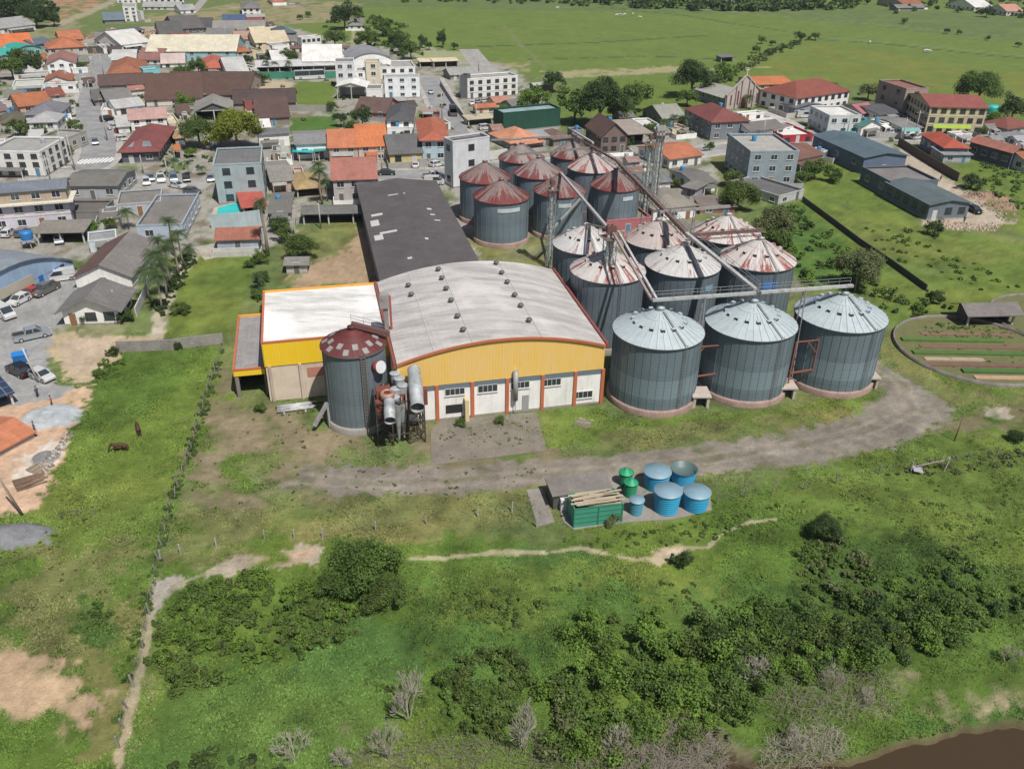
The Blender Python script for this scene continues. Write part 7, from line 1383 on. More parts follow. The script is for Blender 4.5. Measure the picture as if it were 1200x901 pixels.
T('leafy shade tree at the far left edge', 12, 78, 16, 'mid', .7); T('dark tree among the left edge gardens', 38, 74, 13, 'dark', .8); T('tree below the teal barrel roof', 22, 68, 12, 'olive', .8); T('dark wooded crown on the upper left hill', 40, 16, 17, 'dark', .7, hi=True); T('left hill crown touching the frame corner', 8, 10, 20, 'dark', .7); T('small tree at the foot of the left hill', 62, 22, 9, 'dark', .6)
T('street tree right of the square sky blue shop', 212, 84, 11, 'mid', .8); T('street tree further right along the sky blue shops', 232, 78, 11, 'mid', .8); T('tree hiding the corner of the brown warehouses', 216, 120, 11, 'fresh', .9); T('garden tree by the bare concrete flat building', 58, 163, 11, 'fresh', .6)
T('garden tree left of the two-storey white house', 22, 150, 12, 'olive', .5); T('shrubby tree behind the left modern house', 48, 156, 9, 'mid', .5); T('palm like tree beside the red tiled crossed gables', 262, 76, 7, 'dark', .8); T('dark garden tree behind the sky blue hall gate', 340, 66, 9, 'olive', .7); T('tree beside the cream school yard', 316, 65, 7, 'dark', .8)
T('dense round tree right of the mill office', 860, 208, 0.1+13, 'olive', .5); T('big olive tree behind the mill office', 866, 228, 21, 'olive', .7, hi=True); T('airy tree between the trees and the striped silo', 908, 262, 24, 'grey', .7, hi=True); T('green tree at the foot of the airy one', 915, 280, 16, 'mid', .5)
T('pale feathery tree behind the rightmost front silo', 1010, 312, 26, 'grey', .9, hi=True); T('dark bush at the end of the dark diagonal wall', 1095, 348, 10, 'dark', .5); T('hedge tree beside the slate blue house', 917, 192, 10, 'mid', .5); T('round hedge bush in front of the navy warehouse', 955, 200, 15, 'mid', .3); T('second hedge bush in front of the navy warehouse', 978, 206, 11, 'mid', .3); T('third hedge bush in front of the mint house', 940, 207, 10, 'olive', .3)
T('broad green tree behind the tan commercial house', 1150, 102, 23, 'mid', .9, hi=True); T('darker tree at the right edge behind the maroon roof', 1188, 128, 17, 'dark', .6); T('pale tree left of the tan block', 1019, 106, 13, 'grey', .6); T('dark green bush on the lawn beside the lane rubble', 1140, 214, 12, 'dark', .2); T('dark leafy bush at the end of the slate building', 1096, 268, 11, 'dark', .4)
T('dark shrub in front of the white lawn house', 103, 372, 9, 'dark', .5); T('dark shrub at the corner of the white lawn house', 145, 370, 10, 'dark', .5); T('shrub behind the grey block wall', 132, 412, 7, 'dark', .5); T('shrub at the corner of the sandy track', 115, 437, 7, 'mid', .4); T('tree in the courtyard of the lilac building', 108, 268, 9, 'fresh', .6); T('second courtyard tree by the brown roof', 128, 262, 8, 'mid', .6)
T('slim cypress behind the grey block wall', 208, 405, 5, 'dark', 1.0, sq=1.6); T('round tree nearest to the dry lot hut', 352, 288, 17, 'olive', .7, hi=True); T('tree left of the dry lot hut', 332, 272, 13, 'olive', .6); T('bush right of the taupe lean-to', 325, 262, 12, 'dark', .6); T('hedge bush on the left of the loading bay', 306, 325, 9, 'dark', .6); T('tree beside the white garden wall', 304, 302, 9, 'mid', .7)
T('round bush on the green lawn near the pool house', 292, 309, 7, 'mid', .2); T('dry brown bush on the lawn beside the palms', 212, 362, 10, 'olive', .15); T('bush by the loading bay roof', 302, 345, 8, 'mid', .4); T('dark bush in the corner before the loading bay', 312, 360, 8, 'dark', .4)
T('big dark tree below the meadow fence', 428, 660, 36, 'mid', .7, hi=True); T('second dark crown right under the big one', 450, 694, 26, 'olive', .6, hi=True); T('thin dark crown left of the big meadow tree', 398, 680, 24, 'mid', .5, hi=True); T('small black green tree above the right scrub', 968, 617, 17, 'dark', .9, hi=True); T('small dark tree by the end of the footpath', 800, 655, 12, 'dark', .5); T('dark bush at the right frame edge above the meadow', 1192, 512, 10, 'dark', .3)
T('small grey bush beside the green crate', 716, 610, 9, 'grey', .2); T('weedy bush at the left end of the wall base', 540, 495, 7, 'mid', .2); T('weedy bush by the middle of the wall base', 585, 492, 7, 'mid', .2); T('bush growing beside the loading bay corner', 305, 478, 7, 'mid', .2)
for i, (x, y, r, l) in enumerate(((893, 47, 5, 'largest of the small trees on the far hedge'), (905, 50, 4, 'small hedge tree right of the largest'), (886, 58, 5, 'small hedge tree below the largest'), (899, 62, 4, 'lowest small tree on the far hedge'), (956, 42, 6, 'rounded tree where the far hedge ends'), (938, 43, 6, 'tree beside the rounded hedge end tree'), (1060, 25, 4, 'lone field tree under the orange farmhouse'), (1110, 36, 4, 'first dark bush of the far right row'), (1124, 38, 3, 'second dark bush of the far right row'), (1158, 45, 3, 'dark bush in the middle of the far right row'), (1194, 52, 4, 'last dark bush of the far right row'), (1157, 14, 7, 'tree with long shadow near the salmon farmhouse'), (361, 17, 4, 'tiny tree below the orange kiosk'), (351, 20, 4, 'tiny tree beside the white villa'), (444, 22, 4, 'tiny tree right of the dark conical tree'), (457, 26, 4, 'tiny tree above the wooded clump'))): T(l, x, y, r, 'dark' if i % 2 else 'mid', .6)
# palms
def palm_mesh(var):
    rr = random.Random(50+var); m = M()
    for i in range(24):
        a_ = i*2.4+rr.random()*.4; el = rr.uniform(-.25, 1.15); L_ = rr.uniform(.85, 1.1); pts = []; n = 9
        for j in range(n+1): f = j/n; x = L_*f*math.cos(el*(1-f*.3)); z = L_*(math.sin(el)*f-.75*f*f); pts.append(Vector((x*math.cos(a_), x*math.sin(a_), z)))
        s_ = Vector((-math.sin(a_), math.cos(a_), 0))
        for j in range(n):
            wd = .27*math.sin(math.pi*min(1, (j+1.2)/n))**.7+.02; d = (pts[j+1]-pts[j])
            for sg in (-1, 1):
                for q_ in (0, .5): b0 = pts[j]+d*q_; tip = b0+s_*sg*wd+d*.9+Vector((0, 0, -wd*.45)); m.add([b0, b0+d*.34, tip], [(0, 1, 2)])
    return m
TP = mat('bark', (.28, .24, .19))
for i in range(3):
    mm = palm_mesh(i); o = mm.build('fronds', LEAF['palm']); PROTO[('p', i)] = o.data; bpy.data.objects.remove(o)
    mm = M(); mm.tube([(0, 0, 0), (.03, .02, .4), (.0, .03, .8), (0, 0, 1)], [.035, .024, .02, .018], 8); o = mm.build('trunk', TP); PROTO[('pt', i)] = o.data; bpy.data.objects.remove(o)
def palm(label, bx, by, cy, r, cx=None):
    p = G(bx, by); h = ht(p, cy); TN[0] += 1; i = TN[0] % 3; R = r/ppm(p+Vector((0, 0, h))); t = thing('palm_tree', label, 'palm', p, TN[0]*1.3, None); a_ = link('trunk', PROTO[('pt', i)], t); a_.scale = (h, h, h); b_ = link('fronds', PROTO[('p', i)], t, (0, 0, h)); b_.scale = (R*1.12,)*3
palm('nearest palm of the lane at the white lawn house', 190, 365, 320, 16); palm('second palm counted up the lane', 196, 349, 303, 15); palm('leaning palm in the left of the lane row', 176, 352, 318, 15); palm('third palm counted up the lane', 202, 337, 290, 14); palm('palm in the thick middle of the lane row', 186, 334, 296, 15); palm('fourth palm counted up the lane', 209, 325, 282, 14)
palm('upper left palm of the lane row', 192, 318, 280, 14); palm('fifth palm counted up the lane', 216, 313, 272, 13); palm('tallest palm at the top of the lane row', 205, 300, 258, 13); palm('palm near the corner of the weathered hall', 222, 300, 290, 12); palm('lone palm on the grey flat roof court', 151, 268, 247, 12)
palm('very tall thin palm by the pool house', 314, 300, 236, 11); palm('palm beside the straw coloured pavilion', 378, 240, 200, 12); palm('lower palm beside the straw coloured pavilion', 384, 236, 212, 11); palm('palm in the corner of the pinkish house garden', 376, 226, 192, 11); palm('palm behind the salmon pool canopy', 305, 252, 240, 9)
palm('palm in front of the church door', 875, 128, 113, 8); palm('left palm before the parish house', 963, 118, 97, 7); palm('right palm before the parish house', 974, 118, 99, 7); palm('left young palm behind the dark chalet', 777, 160, 142, 9); palm('middle young palm behind the dark chalet', 788, 156, 137, 8); palm('right young palm behind the dark chalet', 800, 160, 138, 9)
palm('small palm by the school roofs', 313, 84, 72, 6); palm('second small palm by the school roofs', 323, 86, 74, 6); palm('third small palm by the school roofs', 339, 85, 73, 6); palm('short bushy palm by the loading bay', 304, 340, 322, 10); palm('plaza palm left of the yellow green tree', 206, 205, 188, 8); palm('plaza palm nearest the parked silver car', 222, 205, 190, 7); palm('small plaza palm by the shrubs', 237, 205, 196, 7)
# scrub and thickets
def inpoly(pts, n, rng):
    q = np.array([(p.x, p.y) for p in GP(pts)]); out = np.zeros((0, 2))
    while len(out) < n: c = q.min(0)+(q.max(0)-q.min(0))*rng.random((n*3, 2)); c = c[sdist(c[:, 0], c[:, 1], q) < 0]; out = np.concatenate([out, c])
    return out[:n]
def scrub(name, label, pts, n, rlo, rhi, col, seed, per=300, size=.16, cat='bushes', mix=None, zf=1.0):
    rng = np.random.default_rng(seed); q = inpoly(pts, n, rng); r = rlo+(rhi-rlo)*rng.random(n)**2.2; cen = []; rad = []
    for (x, y), R in zip(q, r):
        z0 = float(ground_z(np.array([x]), np.array([y]))[0])
        for _ in range(5): d = rng.normal(size=3); d /= np.linalg.norm(d); cen.append((x+d[0]*R*.8, y+d[1]*R*.8, z0+R*.55*zf+d[2]*R*.8*zf*rng.random())); rad.append(R*(.22+.42*rng.random()))
    V_, F_ = leaves(np.array(cen), np.array(rad), per//5, size, rng); mats = [LEAF[c] for c in ([col]+list(mix or []))]; nq = per//5; mi = np.repeat(rng.integers(0, len(mats), n), nq*5) if len(mats) > 1 else None
    tag(link(name, npmesh(name, V_, F_, mats, mi=mi)), label, cat, kind='stuff')
scrub('scrub', 'feathery lighter bushes on the near side of the tall thicket', [(640,800),(660,840),(655,880),(720,895),(790,870),(860,850),(880,815),(800,840),(700,840)], 50, .3, 2.0, 'mid', 51, 900, .09, mix=('fresh', 'grey'))
scrub('scrub', 'bushy clumps between the long thicket and the meadow', [(900,700),(960,705),(1050,715),(1110,690),(1150,720),(1110,760),(1000,740),(920,730)], 38, .3, 1.8, 'mid', 52, 900, .09, mix=('dark', 'olive'))
scrub('scrub', 'mixed leafy scrub covering the slope below the dirt path', [(172,760),(178,722),(235,690),(300,676),(345,690),(400,706),(425,735),(400,765),(335,770),(300,792),(250,800),(215,806),(180,798)], 170, .4, 1.25, 'mid', 1, 620, .085, mix=('olive', 'fresh'))
scrub('scrub', 'tall dark thicket in the middle of the foreground', [(640,800),(650,770),(690,725),(760,730),(800,745),(860,725),(900,745),(880,800),(830,830),(760,850),(680,850),(645,830)], 80, .5, 2.7, 'mid', 2, 1300, .10, mix=('mid', 'fresh', 'olive', 'fresh'))
scrub('scrub', 'long dark thicket reaching towards the river bank', [(860,725),(905,722),(980,735),(1050,730),(1100,700),(1130,720),(1100,760),(1040,780),(960,790),(880,815),(850,790)], 105, .5, 2.5, 'dark', 3, 1300, .085, mix=('mid', 'mid', 'olive', 'fresh'))
scrub('scrub', 'round leafed scrub under the small black green tree', [(930,640),(975,622),(1010,650),(1040,690),(1010,710),(960,705),(935,680)], 60, .3, 1.1, 'mid', 4, 520, .09, mix=('olive', 'grey'))
scrub('scrub', 'scattered low bushes on the right meadow slope', [(1040,690),(1060,665),(1130,650),(1200,690),(1200,720),(1150,745),(1090,740)], 90, .25, 1.0, 'mid', 5, 380, .08, mix=('dark', 'fresh'))
scrub('scrub', 'brownish bushes in the middle of the bottom meadow', [(520,850),(515,800),(555,765),(600,770),(612,800),(600,850),(560,865)], 46, .5, 1.5, 'olive', 6, 900, .085, mix=('mid',))
scrub('scrub', 'low brown weeds across the centre meadow', [(510,740),(545,725),(600,735),(650,700),(560,690),(520,700)], 26, .3, .8, 'olive', 7, 160, .1, zf=.6)
scrub('scrub', 'bushes at the bottom edge on the left', [(190,901),(240,885),(330,880),(350,930),(200,940)], 35, .4, 1.2, 'olive', 8, 600, .085, mix=('dark',))
scrub('scrub', 'dull bushes along the bottom bank centre', [(640,860),(720,850),(840,850),(870,890),(760,901),(640,901)], 45, .4, 1.2, 'olive', 9, 600, .085, mix=('grey',))
scrub('scrub', 'bushes following the overgrown stake fence', [(258,410),(266,410),(226,540),(205,600),(190,660),(168,740),(150,790),(138,850),(130,850),(150,770),(165,700),(186,640),(204,560)], 120, .2, .65, 'mid', 10, 200, .07, mix=('dark', 'olive'), zf=.7)
scrub('scrub', 'dark bush patch in the lower left pasture', [(100,722),(118,702),(138,708),(130,735),(108,742)], 18, .3, .8, 'mid', 11, 220, .1, zf=.5)
scrub('scrub', 'weeds and bushes behind the rightmost silos', [(930,330),(890,250),(945,245),(1000,300),(1040,345),(1100,345),(1120,365),(1040,375),(1025,350)], 100, .5, 1.6, 'fresh', 12, 200, .16, mix=('mid', 'dark'))
scrub('scrub', 'rough green scrub in the upper right lots', [(1010,265),(1080,270),(1110,300),(1180,320),(1200,345),(1100,335),(1040,300)], 50, .3, 1.0, 'fresh', 13, 150, .15, mix=('mid',), zf=.5)
scrub('scrub', 'rough green bushes behind the lane rubble', [(1150,190),(1200,205),(1200,250),(1150,225)], 50, .5, 1.5, 'fresh', 14, 150, .16, mix=('mid',), zf=.5)
scrub('hedge', 'scrubby hedge along the ditch of the far pasture', [(838,96),(850,80),(878,72),(900,60),(945,46),(955,48),(905,66),(880,82),(850,98)], 80, .8, 2.4, 'grey', 15, 120, .3, cat='hedge', mix=('mid', 'dark'), zf=.7)
scrub('far_wood', 'dark wood closing the far side of the pasture', [(760,12),(820,14),(900,14),(985,13),(1010,6),(1000,-8),(700,-8),(650,2),(700,4)], 260, 3, 6, 'dark', 16, 110, .9, cat='wood', mix=('mid',))
scrub('far_wood', 'far belt of bushes above the middle pasture', [(560,4),(650,6),(720,10),(700,0),(600,-4),(480,-4),(470,4)], 60, 1.2, 3, 'dark', 17, 90, .6, cat='wood', mix=('mid',))
scrub('far_wood', 'wooded slope of the left hill', [(-60,32),(20,30),(50,26),(70,14),(40,-12),(-80,-12)], 120, 2.5, 5.5, 'dark', 18, 110, .8, cat='wood', mix=('dark', 'mid'))
scrub('far_wood', 'scattered trees among the farthest right farmhouses', [(1040,18),(1100,14),(1200,22),(1230,14),(1200,-6),(1040,-4)], 70, 1.5, 4, 'dark', 19, 90, .7, cat='wood', mix=('mid', 'grey'))
scrub('far_wood', 'hillside scrub around the lone grey cottage', [(380,34),(410,20),(420,60),(470,70),(490,62),(470,30),(440,18),(400,10)], 70, 1, 3, 'mid', 20, 130, .4, cat='wood', mix=('olive', 'fresh'), zf=.7)
scrub('scrub', 'garden greenery inside the round walled garden', [(1070,385),(1100,378),(1180,385),(1195,400),(1140,402),(1090,398)], 70, .2, .6, 'mid', 21, 90, .1, mix=('fresh', 'olive'), zf=.6)
scrub('scrub', 'greenery at the corner of the grey block wall', [(110,450),(118,425),(140,415),(150,420),(130,440),(118,458)], 26, .3, .8, 'mid', 22, 160, .1, zf=.6)
scrub('scrub', 'dead grass and reeds along the right fence line', [(1030,560),(1090,540),(1200,528),(1200,545),(1100,560)], 50, .2, .6, 'grey', 23, 110, .1, zf=.6)
scrub('scrub', 'weeds along the front of the dark concrete slabs', [(655,632),(720,622),(830,608),(880,600),(880,625),(800,640),(700,645)], 55, .15, .5, 'mid', 24, 110, .09, mix=('olive',), zf=.6)
scrub('scrub', 'black green garden strip below the palm lane', [(178,362),(200,330),(222,300),(232,300),(206,345),(190,372)], 60, .4, 1.1, 'dark', 25, 170, .12, zf=.9)
# leafless bushes
def bare_mesh(var, gens=5, sp=.55):
    rr = random.Random(var); m = M()
    def grow(p, d, L_, r, g):
        e = p+d*L_; m.bar(p, e, max(r, .008), max(r, .008))
        if g == 0: return
        for i in range(3 if g > 2 else 2):
            nd_ = (d+Vector((rr.gauss(0, sp), rr.gauss(0, sp), rr.gauss(.1, sp*.6)))).normalized(); grow(p+d*L_*rr.uniform(.55, 1), nd_, L_*rr.uniform(.6, .85), r*.66, g-1)
    for i in range(4): a_ = i*1.57+rr.random()*1.3; grow(Vector((math.cos(a_)*.08, math.sin(a_)*.08, 0)), Vector((math.cos(a_)*.45, math.sin(a_)*.45, .85)).normalized(), .40, .030, gens)
    return m
for i in range(3): o = bare_mesh(i+5, 5, .42).build('branches', mat('bark', (.36, .33, .27))); PROTO[('b', i)] = o.data; bpy.data.objects.remove(o)
for i, (x, y, r, l) in enumerate(((478, 835, 34, 'large pale leafless bush left of the brownish bushes'), (345, 882, 30, 'leafless bush at the bottom edge left of centre'), (400, 890, 24, 'smaller leafless bush at the bottom edge'), (612, 868, 34, 'grey leafless bush in front of the brownish bushes'), (880, 790, 26, 'leafless bush inside the long dark thicket'), (975, 805, 22, 'tangled leafless bush above the river'), (1018, 818, 18, 'dark leafless stems beside the river'), (455, 880, 26, 'broken pale bush below the large leafless one'), (1182, 768, 20, 'leafless bush at the right frame edge'), (930, 870, 26, 'matted dry bush on the river bank'), (720, 870, 26, 'twiggy bush at the bottom under the tall thicket'))):
    p = G(x, y, .8); R = r/ppm(p); t = thing('leafless_bush', l, 'bush', (p.x, p.y, float(ground_z(np.array([p.x]), np.array([p.y]))[0])), i*1.1); o = link('branches', PROTO[('b', i % 3)], t); o.scale = (R*.95, R*.95, R*(1.9 if i in (0, 3, 5, 7) else 1.2))
def brush(label, pts, n, L0, L1, col, seed):
    rng = np.random.default_rng(seed); q = inpoly(pts, n, rng); m = M(); rr = random.Random(seed)
    for x, y in q:
        z = float(ground_z(np.array([x]), np.array([y]))[0]); a_ = rr.random()*6.28; L_ = rr.uniform(L0, L1); p0 = Vector((x, y, z+rr.random()*.5)); p1 = p0+Vector((math.cos(a_)*L_*.5, math.sin(a_)*L_*.5, L_*rr.uniform(.1, .45))); p2 = p1+Vector((math.cos(a_+rr.uniform(-.6, .6))*L_*.5, math.sin(a_+rr.uniform(-.6, .6))*L_*.5, L_*rr.uniform(-.25, .2))); m.bar(p0, p1, .022); m.bar(p1, p2, .014)
    tag(m.build('dry_brush', mat('bark', col)), label, 'brush', kind='stuff')
brush('heap of dry grey branches at the bottom centre', [(720,901),(735,868),(790,855),(840,870),(850,905),(790,920)], 1300, .8, 2.2, (.27, .235, .19), 3)
brush('dry pale twigs lying on the river bank', [(890,901),(900,870),(960,850),(990,862),(985,890),(930,905)], 800, .4, 1.2, (.33, .30, .23), 4)
brush('brown twigs around the foreground leafless bushes', [(400,901),(430,870),(520,868),(640,862),(700,868),(700,905)], 650, .5, 1.5, (.20, .175, .13), 5)
brush('dry stems standing in front of the long thicket', [(900,820),(960,790),(1040,790),(1050,830),(980,850),(910,850)], 500, .6, 1.8, (.24, .21, .16), 6)
# ---------------------------------------------------------------- animals and people
def skinned(name, joints, edges, mats, pick, parent=None, loc=(0, 0, 0), rz=0, sub=1):
    me = bpy.data.meshes.new(name); me.from_pydata([j[0] for j in joints], edges, []); o = bpy.data.objects.new(name, me); COL.objects.link(o); s_ = o.modifiers.new('s', 'SKIN'); me.skin_vertices or None
    for i, j in enumerate(joints): sv = me.skin_vertices[0].data[i]; sv.radius = (j[1], j[2] if len(j) > 2 else j[1]); sv.use_root = (i == 0)
    if sub: ss_ = o.modifiers.new('u', 'SUBSURF'); ss_.levels = sub; ss_.render_levels = sub
    dg = bpy.context.evaluated_depsgraph_get(); nm = bpy.data.meshes.new_from_object(o.evaluated_get(dg)); bpy.data.objects.remove(o); nm.materials.clear()
    for m_ in mats: nm.materials.append(m_)
    for p in nm.polygons: p.material_index = pick(p.center); p.use_smooth = True
    return nm
def quadruped(name, label, cat, px, py, hd, col, s=1.0, graze=True, mesh=[None], mane=True):
    key = ('q', graze)
    if key not in PROTO:
        J = [((-.65, 0, 1.12), .24, .26), ((0, 0, 1.08), .27, .30), ((.55, 0, 1.15), .24, .28)]
        E_ = [(0, 1), (1, 2)]
        nk = [((.85, 0, 1.25), .14), ((1.15, 0, .95 if graze else 1.6), .11), ((1.35, 0, .55 if graze else 1.8), .10), ((1.5, 0, .22 if graze else 1.7), .07)]
        for k_ in nk: J.append(k_); E_.append((len(J)-2, len(J)-1))
        for x, par, bk in ((.6, 2, 0), (-.7, 0, 1)):
            for y in (-.17, .17):
                b = len(J)
                if bk: J += [((x, y, .85), .15), ((x-.02+.1, y, .62), .10), ((x-.14, y, .38), .055), ((x-.08, y, .08), .05), ((x-.02, y, .02), .06)]
                else: J += [((x, y, .80), .12), ((x+.02, y, .45), .06), ((x, y, .08), .045), ((x+.05, y, .02), .055)]
                E_ += [(par, b)]+[(k2, k2+1) for k2 in range(b, len(J)-1)]
        b = len(J); J += [((-.92, 0, 1.1), .05), ((-1.02, 0, .6), .06)]; E_ += [(0, b), (b, b+1)]
        PROTO[key] = (J, E_)
    J, E_ = PROTO[key]; t = thing(name, label, cat, G(px, py), hd); t.scale = (s, s, s); ms = [mat('hide', col), mat('hide', mul(col, .35))]
    me = skinned('body', J, E_, ms, lambda c: 1 if (c.z < .3 and abs(c.y) > .08) or c.x < -.97 else 0); link('body', me, t)
    if mane: m = M(); m.bar((.8, 0, 1.42), (1.2, 0, 1.05), .05, .14); m.build('mane', mat('hide', (.02, .015, .012)), t)
    m = M()
    for y in (-.06, .06): m.add([(1.2, y-.03, .98), (1.26, y+.03, .92), (1.16, y*1.6, 1.1)], [(0, 1, 2)])
    m.build('ears', ms[1], t)
quadruped('horse', 'brown horse grazing side on, the lower of the two', 'horse', 142, 530, 3.3, (.075, .032, .02), 1.0); quadruped('horse', 'brown horse grazing further up with its rump to the camera', 'horse', 163, 508, 2.1, (.07, .03, .02), 1.0)
for l, x, y, a_ in (('white cow leftmost of the herd in the far pasture', 722.5, 20, .3), ('second white cow from the left in the far pasture herd', 727, 19.5, 2.6), ('third white cow from the left in the far pasture herd', 731.5, 19.5, .6), ('white cow standing above the herd', 741.5, 18.5, 1.2), ('white cow at the right below the herd', 750, 22.5, 2.9), ('lone white cow far above the side street', 653, 11.5, .4), ('pair leader cow in the right pasture', 1084, 62, .2), ('pair follower cow in the right pasture', 1088, 62.5, 3.0), ('pale cow near the middle of the right pasture', 1019, 52, 1)): quadruped('cow', l, 'cow', x, y, a_, (.6, .58, .55), 1.15, mane=False)
def person(label, px, py, hd, shirt, pants):
    J = [((0, 0, .95), .14, .11), ((0, 0, 1.2), .15, .11), ((0, 0, 1.42), .17, .10), ((0, 0, 1.52), .06), ((0, 0, 1.62), .085, .10), ((0, .0, 1.74), .08, .09), ((-.1, 0, .85), .10), ((-.12, .05, .48), .065), ((-.12, -.02, .08), .045), ((-.12, .12, .03), .045), ((.1, 0, .85), .10), ((.12, .14, .5), .065), ((.12, .18, .1), .045), ((.12, .32, .04), .045),
         ((-.21, 0, 1.4), .065), ((-.27, -.05, 1.12), .045), ((-.25, .1, .88), .035), ((.21, 0, 1.4), .065), ((.27, .02, 1.12), .045), ((.25, .18, .92), .035)]
    E_ = [(0, 1), (1, 2), (2, 3), (3, 4), (4, 5), (0, 6), (6, 7), (7, 8), (8, 9), (0, 10), (10, 11), (11, 12), (12, 13), (2, 14), (14, 15), (15, 16), (2, 17), (17, 18), (18, 19)]
    pk = lambda c: 0 if c.z > 1.5 or (abs(c.x) > .2 and c.z < 1.15 and c.z > .8) else (1 if c.z > .97 else (2 if c.z > .07 else 3))
    t = thing('person', label, 'person', G(px, py, .0), hd); link('body', skinned('body', J, E_, [mat('skin', (.35, .2, .14)), mat('cloth', shirt), mat('cloth', pants), mat('cloth', (.03, .03, .03))], pk), t)
    m = M(); m.lathe([(.10, 1.70), (.115, 1.76), (.09, 1.83), (.01, 1.86)], 12); m.build('hair', mat('cloth', (.02, .015, .01)), t)
person('person in dark clothes walking along the gravel lane', 1101.5, 213, .4, (.05, .07, .1), (.03, .04, .07)); person('person in dark blue standing near the grey gravel heap', 45, 466, 1.0, (.05, .07, .12), (.04, .04, .05)); person('person in a red shirt beside the cement heap', 62, 477, 2.0, (.35, .08, .06), (.05, .05, .08)); person('person bending route beside the unfinished tiled roof', 42, 508, 2.4, (.1, .12, .16), (.04, .05, .06)); person('person in black standing at the end of the slate building', 1129, 262, 2.6, (.04, .04, .05), (.03, .03, .04))
# small clutter
def planks(label, px, py, n, L_, col, rz): 
    t = thing('plank_stack', label, 'planks', G(px, py), rz); rr = random.Random(n); m = M()
    for i in range(n): m.bar((0, i*.28, .1+.06*(i % 3)), (L_*rr.uniform(.8, 1), i*.28+rr.uniform(-.2, .2), .1+.06*(i % 2)), .16, .07)
    m.build('planks', mat('bark', col), t)
planks('stack of brown planks on the sandy lot edge', 20, 576, 9, 3.6, (.2, .13, .09), .7); planks('loose timber behind the plank stack', 40, 556, 6, 2.2, (.34, .27, .2), 1.1); planks('scrap boards at the foot of the warehouse lawn', 672, 497, 7, 2.4, (.3, .26, .2), -.5)
def rubble(label, pts, n, s0, s1, cols, seed, name='rubble'):
    rng = np.random.default_rng(seed); q = inpoly(pts, n, rng); rr = random.Random(seed); m = M()
    for x, y in q:
        s_ = rr.uniform(s0, s1); z = float(ground_z(np.array([x]), np.array([y]))[0]); i = rr.randrange(len(cols)); a_ = rr.random()*3; c_, s2 = math.cos(a_)*s_, math.sin(a_)*s_; hh_ = s_*rr.uniform(.3, .8)
        m.add([(x+c_, y+s2, z-.05), (x-s2*.8, y+c_, z-.05), (x-c_*.7, y-s2, z-.05), (x+s2, y-c_, z-.05), (x+c_*.5, y+s2*.6, z+hh_), (x-s2*.6, y+c_*.6, z+hh_*.8), (x-c_*.4, y-s2*.5, z+hh_), (x+s2*.5, y-c_*.6, z+hh_*.7)], [(4,5,6,7),(0,1,5,4),(1,2,6,5),(2,3,7,6),(3,0,4,7)], i)
    tag(m.build(name, [mat('plaster', c) for c in cols]), label, 'rubble', kind='stuff')
rubble('broken bricks and soil heaped along the gravel lane', [(1128,224),(1150,226),(1185,240),(1198,258),(1180,262),(1150,244)], 300, .12, .42, [(.34,.27,.21),(.24,.15,.11),(.40,.35,.30)], 1)
rubble('building debris spread at the end of the slate building', [(1100,258),(1130,262),(1175,262),(1165,272),(1110,270)], 260, .1, .45, [(.5,.42,.36),(.42,.3,.22)], 2)
rubble('stones and debris along the sandy lot border', [(45,548),(62,530),(80,505),(86,508),(68,540),(52,560)], 160, .08, .3, [(.45,.42,.38),(.2,.19,.18)], 3)
rubble('logs and earth clods on the far red bank', [(92,46),(130,34),(160,38),(205,32),(216,42),(180,46),(130,48)], 500, .4, 1.3, [(.30,.19,.12),(.42,.32,.24),(.2,.14,.1)], 4, 'earth_clods')

scrub('scrub', 'scattered weeds and tussocks across the right meadow', [(860,640),(900,590),(1100,555),(1200,545),(1200,680),(1050,660),(930,620)], 130, .12, .45, 'fresh', 31, 90, .07, mix=('mid', 'grey'), zf=.5)
scrub('scrub', 'weeds strewn over the foreground meadow', [(480,690),(860,680),(900,700),(640,760),(620,740),(480,840),(420,800)], 130, .12, .5, 'mid', 32, 110, .07, mix=('fresh', 'olive'), zf=.5)
scrub('scrub', 'weeds strewn over the left pasture', [(40,600),(200,600),(180,680),(120,800),(60,740),(0,700)], 90, .1, .35, 'olive', 33, 80, .06, mix=('fresh',), zf=.4)
scrub('scrub', 'tufts of weeds on the dry yard below the mill', [(215,600),(250,470),(330,490),(500,540),(640,545),(640,600),(400,600)], 150, .08, .3, 'grey', 34, 70, .06, mix=('olive',), zf=.4)
scrub('garden_shrubs', 'small garden shrubs between the houses of the left town', [(0,100),(95,95),(100,150),(60,200),(0,200)], 60, .5, 1.4, 'mid', 35, 130, .2, mix=('dark', 'fresh'), zf=.8)
scrub('garden_shrubs', 'garden shrubs between the houses of the middle town', [(130,90),(340,60),(420,70),(560,110),(560,180),(400,200),(300,130),(130,120)], 70, .5, 1.3, 'dark', 36, 120, .2, mix=('mid', 'olive'), zf=.8)
scrub('garden_shrubs', 'garden shrubs around the right town houses', [(740,160),(850,110),(1060,120),(1180,150),(1180,175),(1000,170),(880,200),(800,240)], 60, .4, 1.2, 'mid', 37, 120, .18, mix=('dark', 'olive'), zf=.8)
scrub('scrub', 'weeds growing through the cracks of the concrete apron', [(508,540),(516,495),(628,485),(640,526),(570,520),(560,538)], 60, .08, .32, 'fresh', 42, 70, .06, mix=('olive',), zf=.5)
scrub('scrub', 'weeds along the wall base of the mill and annexe', [(320,474),(380,470),(372,482),(330,488)], 30, .1, .4, 'mid', 43, 80, .07, mix=('olive',), zf=.6)
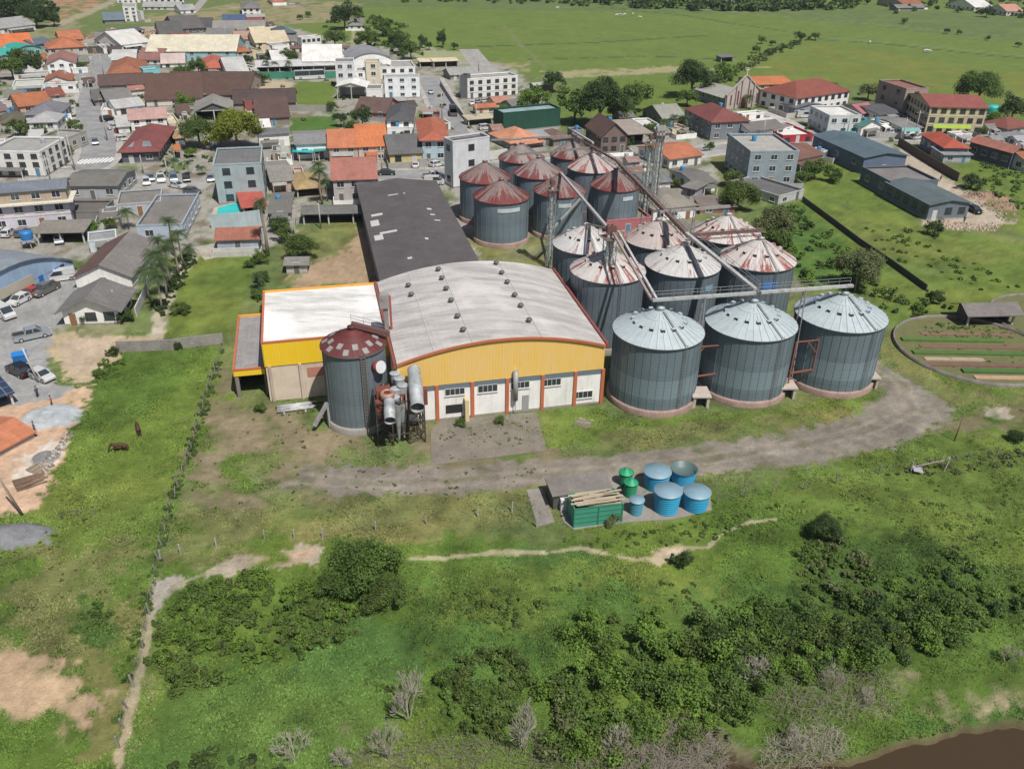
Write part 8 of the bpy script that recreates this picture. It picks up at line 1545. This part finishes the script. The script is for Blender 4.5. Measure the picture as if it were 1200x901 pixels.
scrub('scrub', 'green crops and weeds filling the round walled garden', [(1062,400),(1090,384),(1140,376),(1190,380),(1215,395),(1225,415),(1200,432),(1160,440),(1110,432),(1075,418)], 150, .12, .4, 'mid', 41, 90, .08, mix=('fresh', 'olive'), zf=.5)
for i_, (l_, x_, y_, r_) in enumerate((('garden tree behind the terraced orange houses', 402, 157, 7), ('tree between the two brown front roofs', 300, 118, 6), ('tree in the yard of the white modern house', 78, 176, 7), ('street side tree below the lavender hipped house', 84, 145, 6), ('garden tree right of the salmon gabled house', 96, 76, 6), ('tree at the corner of the long sky blue hall', 290, 70, 6), ('tree left of the small red roof behind the cream hall', 196, 48, 7), ('tree beside the green warehouse left end', 590, 126, 6), ('small tree by the powder blue house', 478, 172, 5), ('tree between chalet and orange hip house', 735, 168, 8), ('tree in the yard of the dirty grey house', 792, 214, 7), ('small tree behind the arcaded row', 868, 140, 6), ('tree on the lawn edge of the slate house', 832, 172, 6), ('tree by the white parish house front', 935, 122, 6), ('tree left of the tan flat roof', 762, 150, 7), ('dark tree beside the maroon roof at the edge', 1165, 138, 8), ('tree above the grey shed row', 1150, 152, 6), ('tree in the yard behind the yellow walled house', 470, 160, 6), ('tree by the school yard wall', 310, 92, 6), ('tree near the plaza red yellow awning', 222, 178, 7))): T(l_, x_, y_, r_, ('mid', 'dark', 'olive', 'fresh')[i_ % 4], .7)
scrub('garden_shrubs', 'shrubs around the plaza and the weathered hall', [(185,175),(250,175),(245,205),(190,205)], 26, .4, 1.0, 'mid', 38, 120, .15, mix=('dark', 'olive'), zf=.8)
hb = M(); rr = (-900, 900, -30, 1500)
hb.box(-13000, 13000, -3300, 4300, -2.6, 66); hz = bpy.data.materials.new('haze'); hz.use_nodes = True; nt = hz.node_tree; nt.nodes.remove(nt.nodes['Principled BSDF']); pv = nt.nodes.new('ShaderNodeVolumePrincipled'); pv.inputs['Color'].default_value = (.80, .88, 1, 1); pv.inputs['Density'].default_value = .00012; pv.inputs['Anisotropy'].default_value = .3; nt.links.new(pv.outputs[0], nt.nodes['Material Output'].inputs['Volume'])
tag(hb.build('haze', hz), 'thin pale air lying over the far fields', 'haze', kind='stuff')
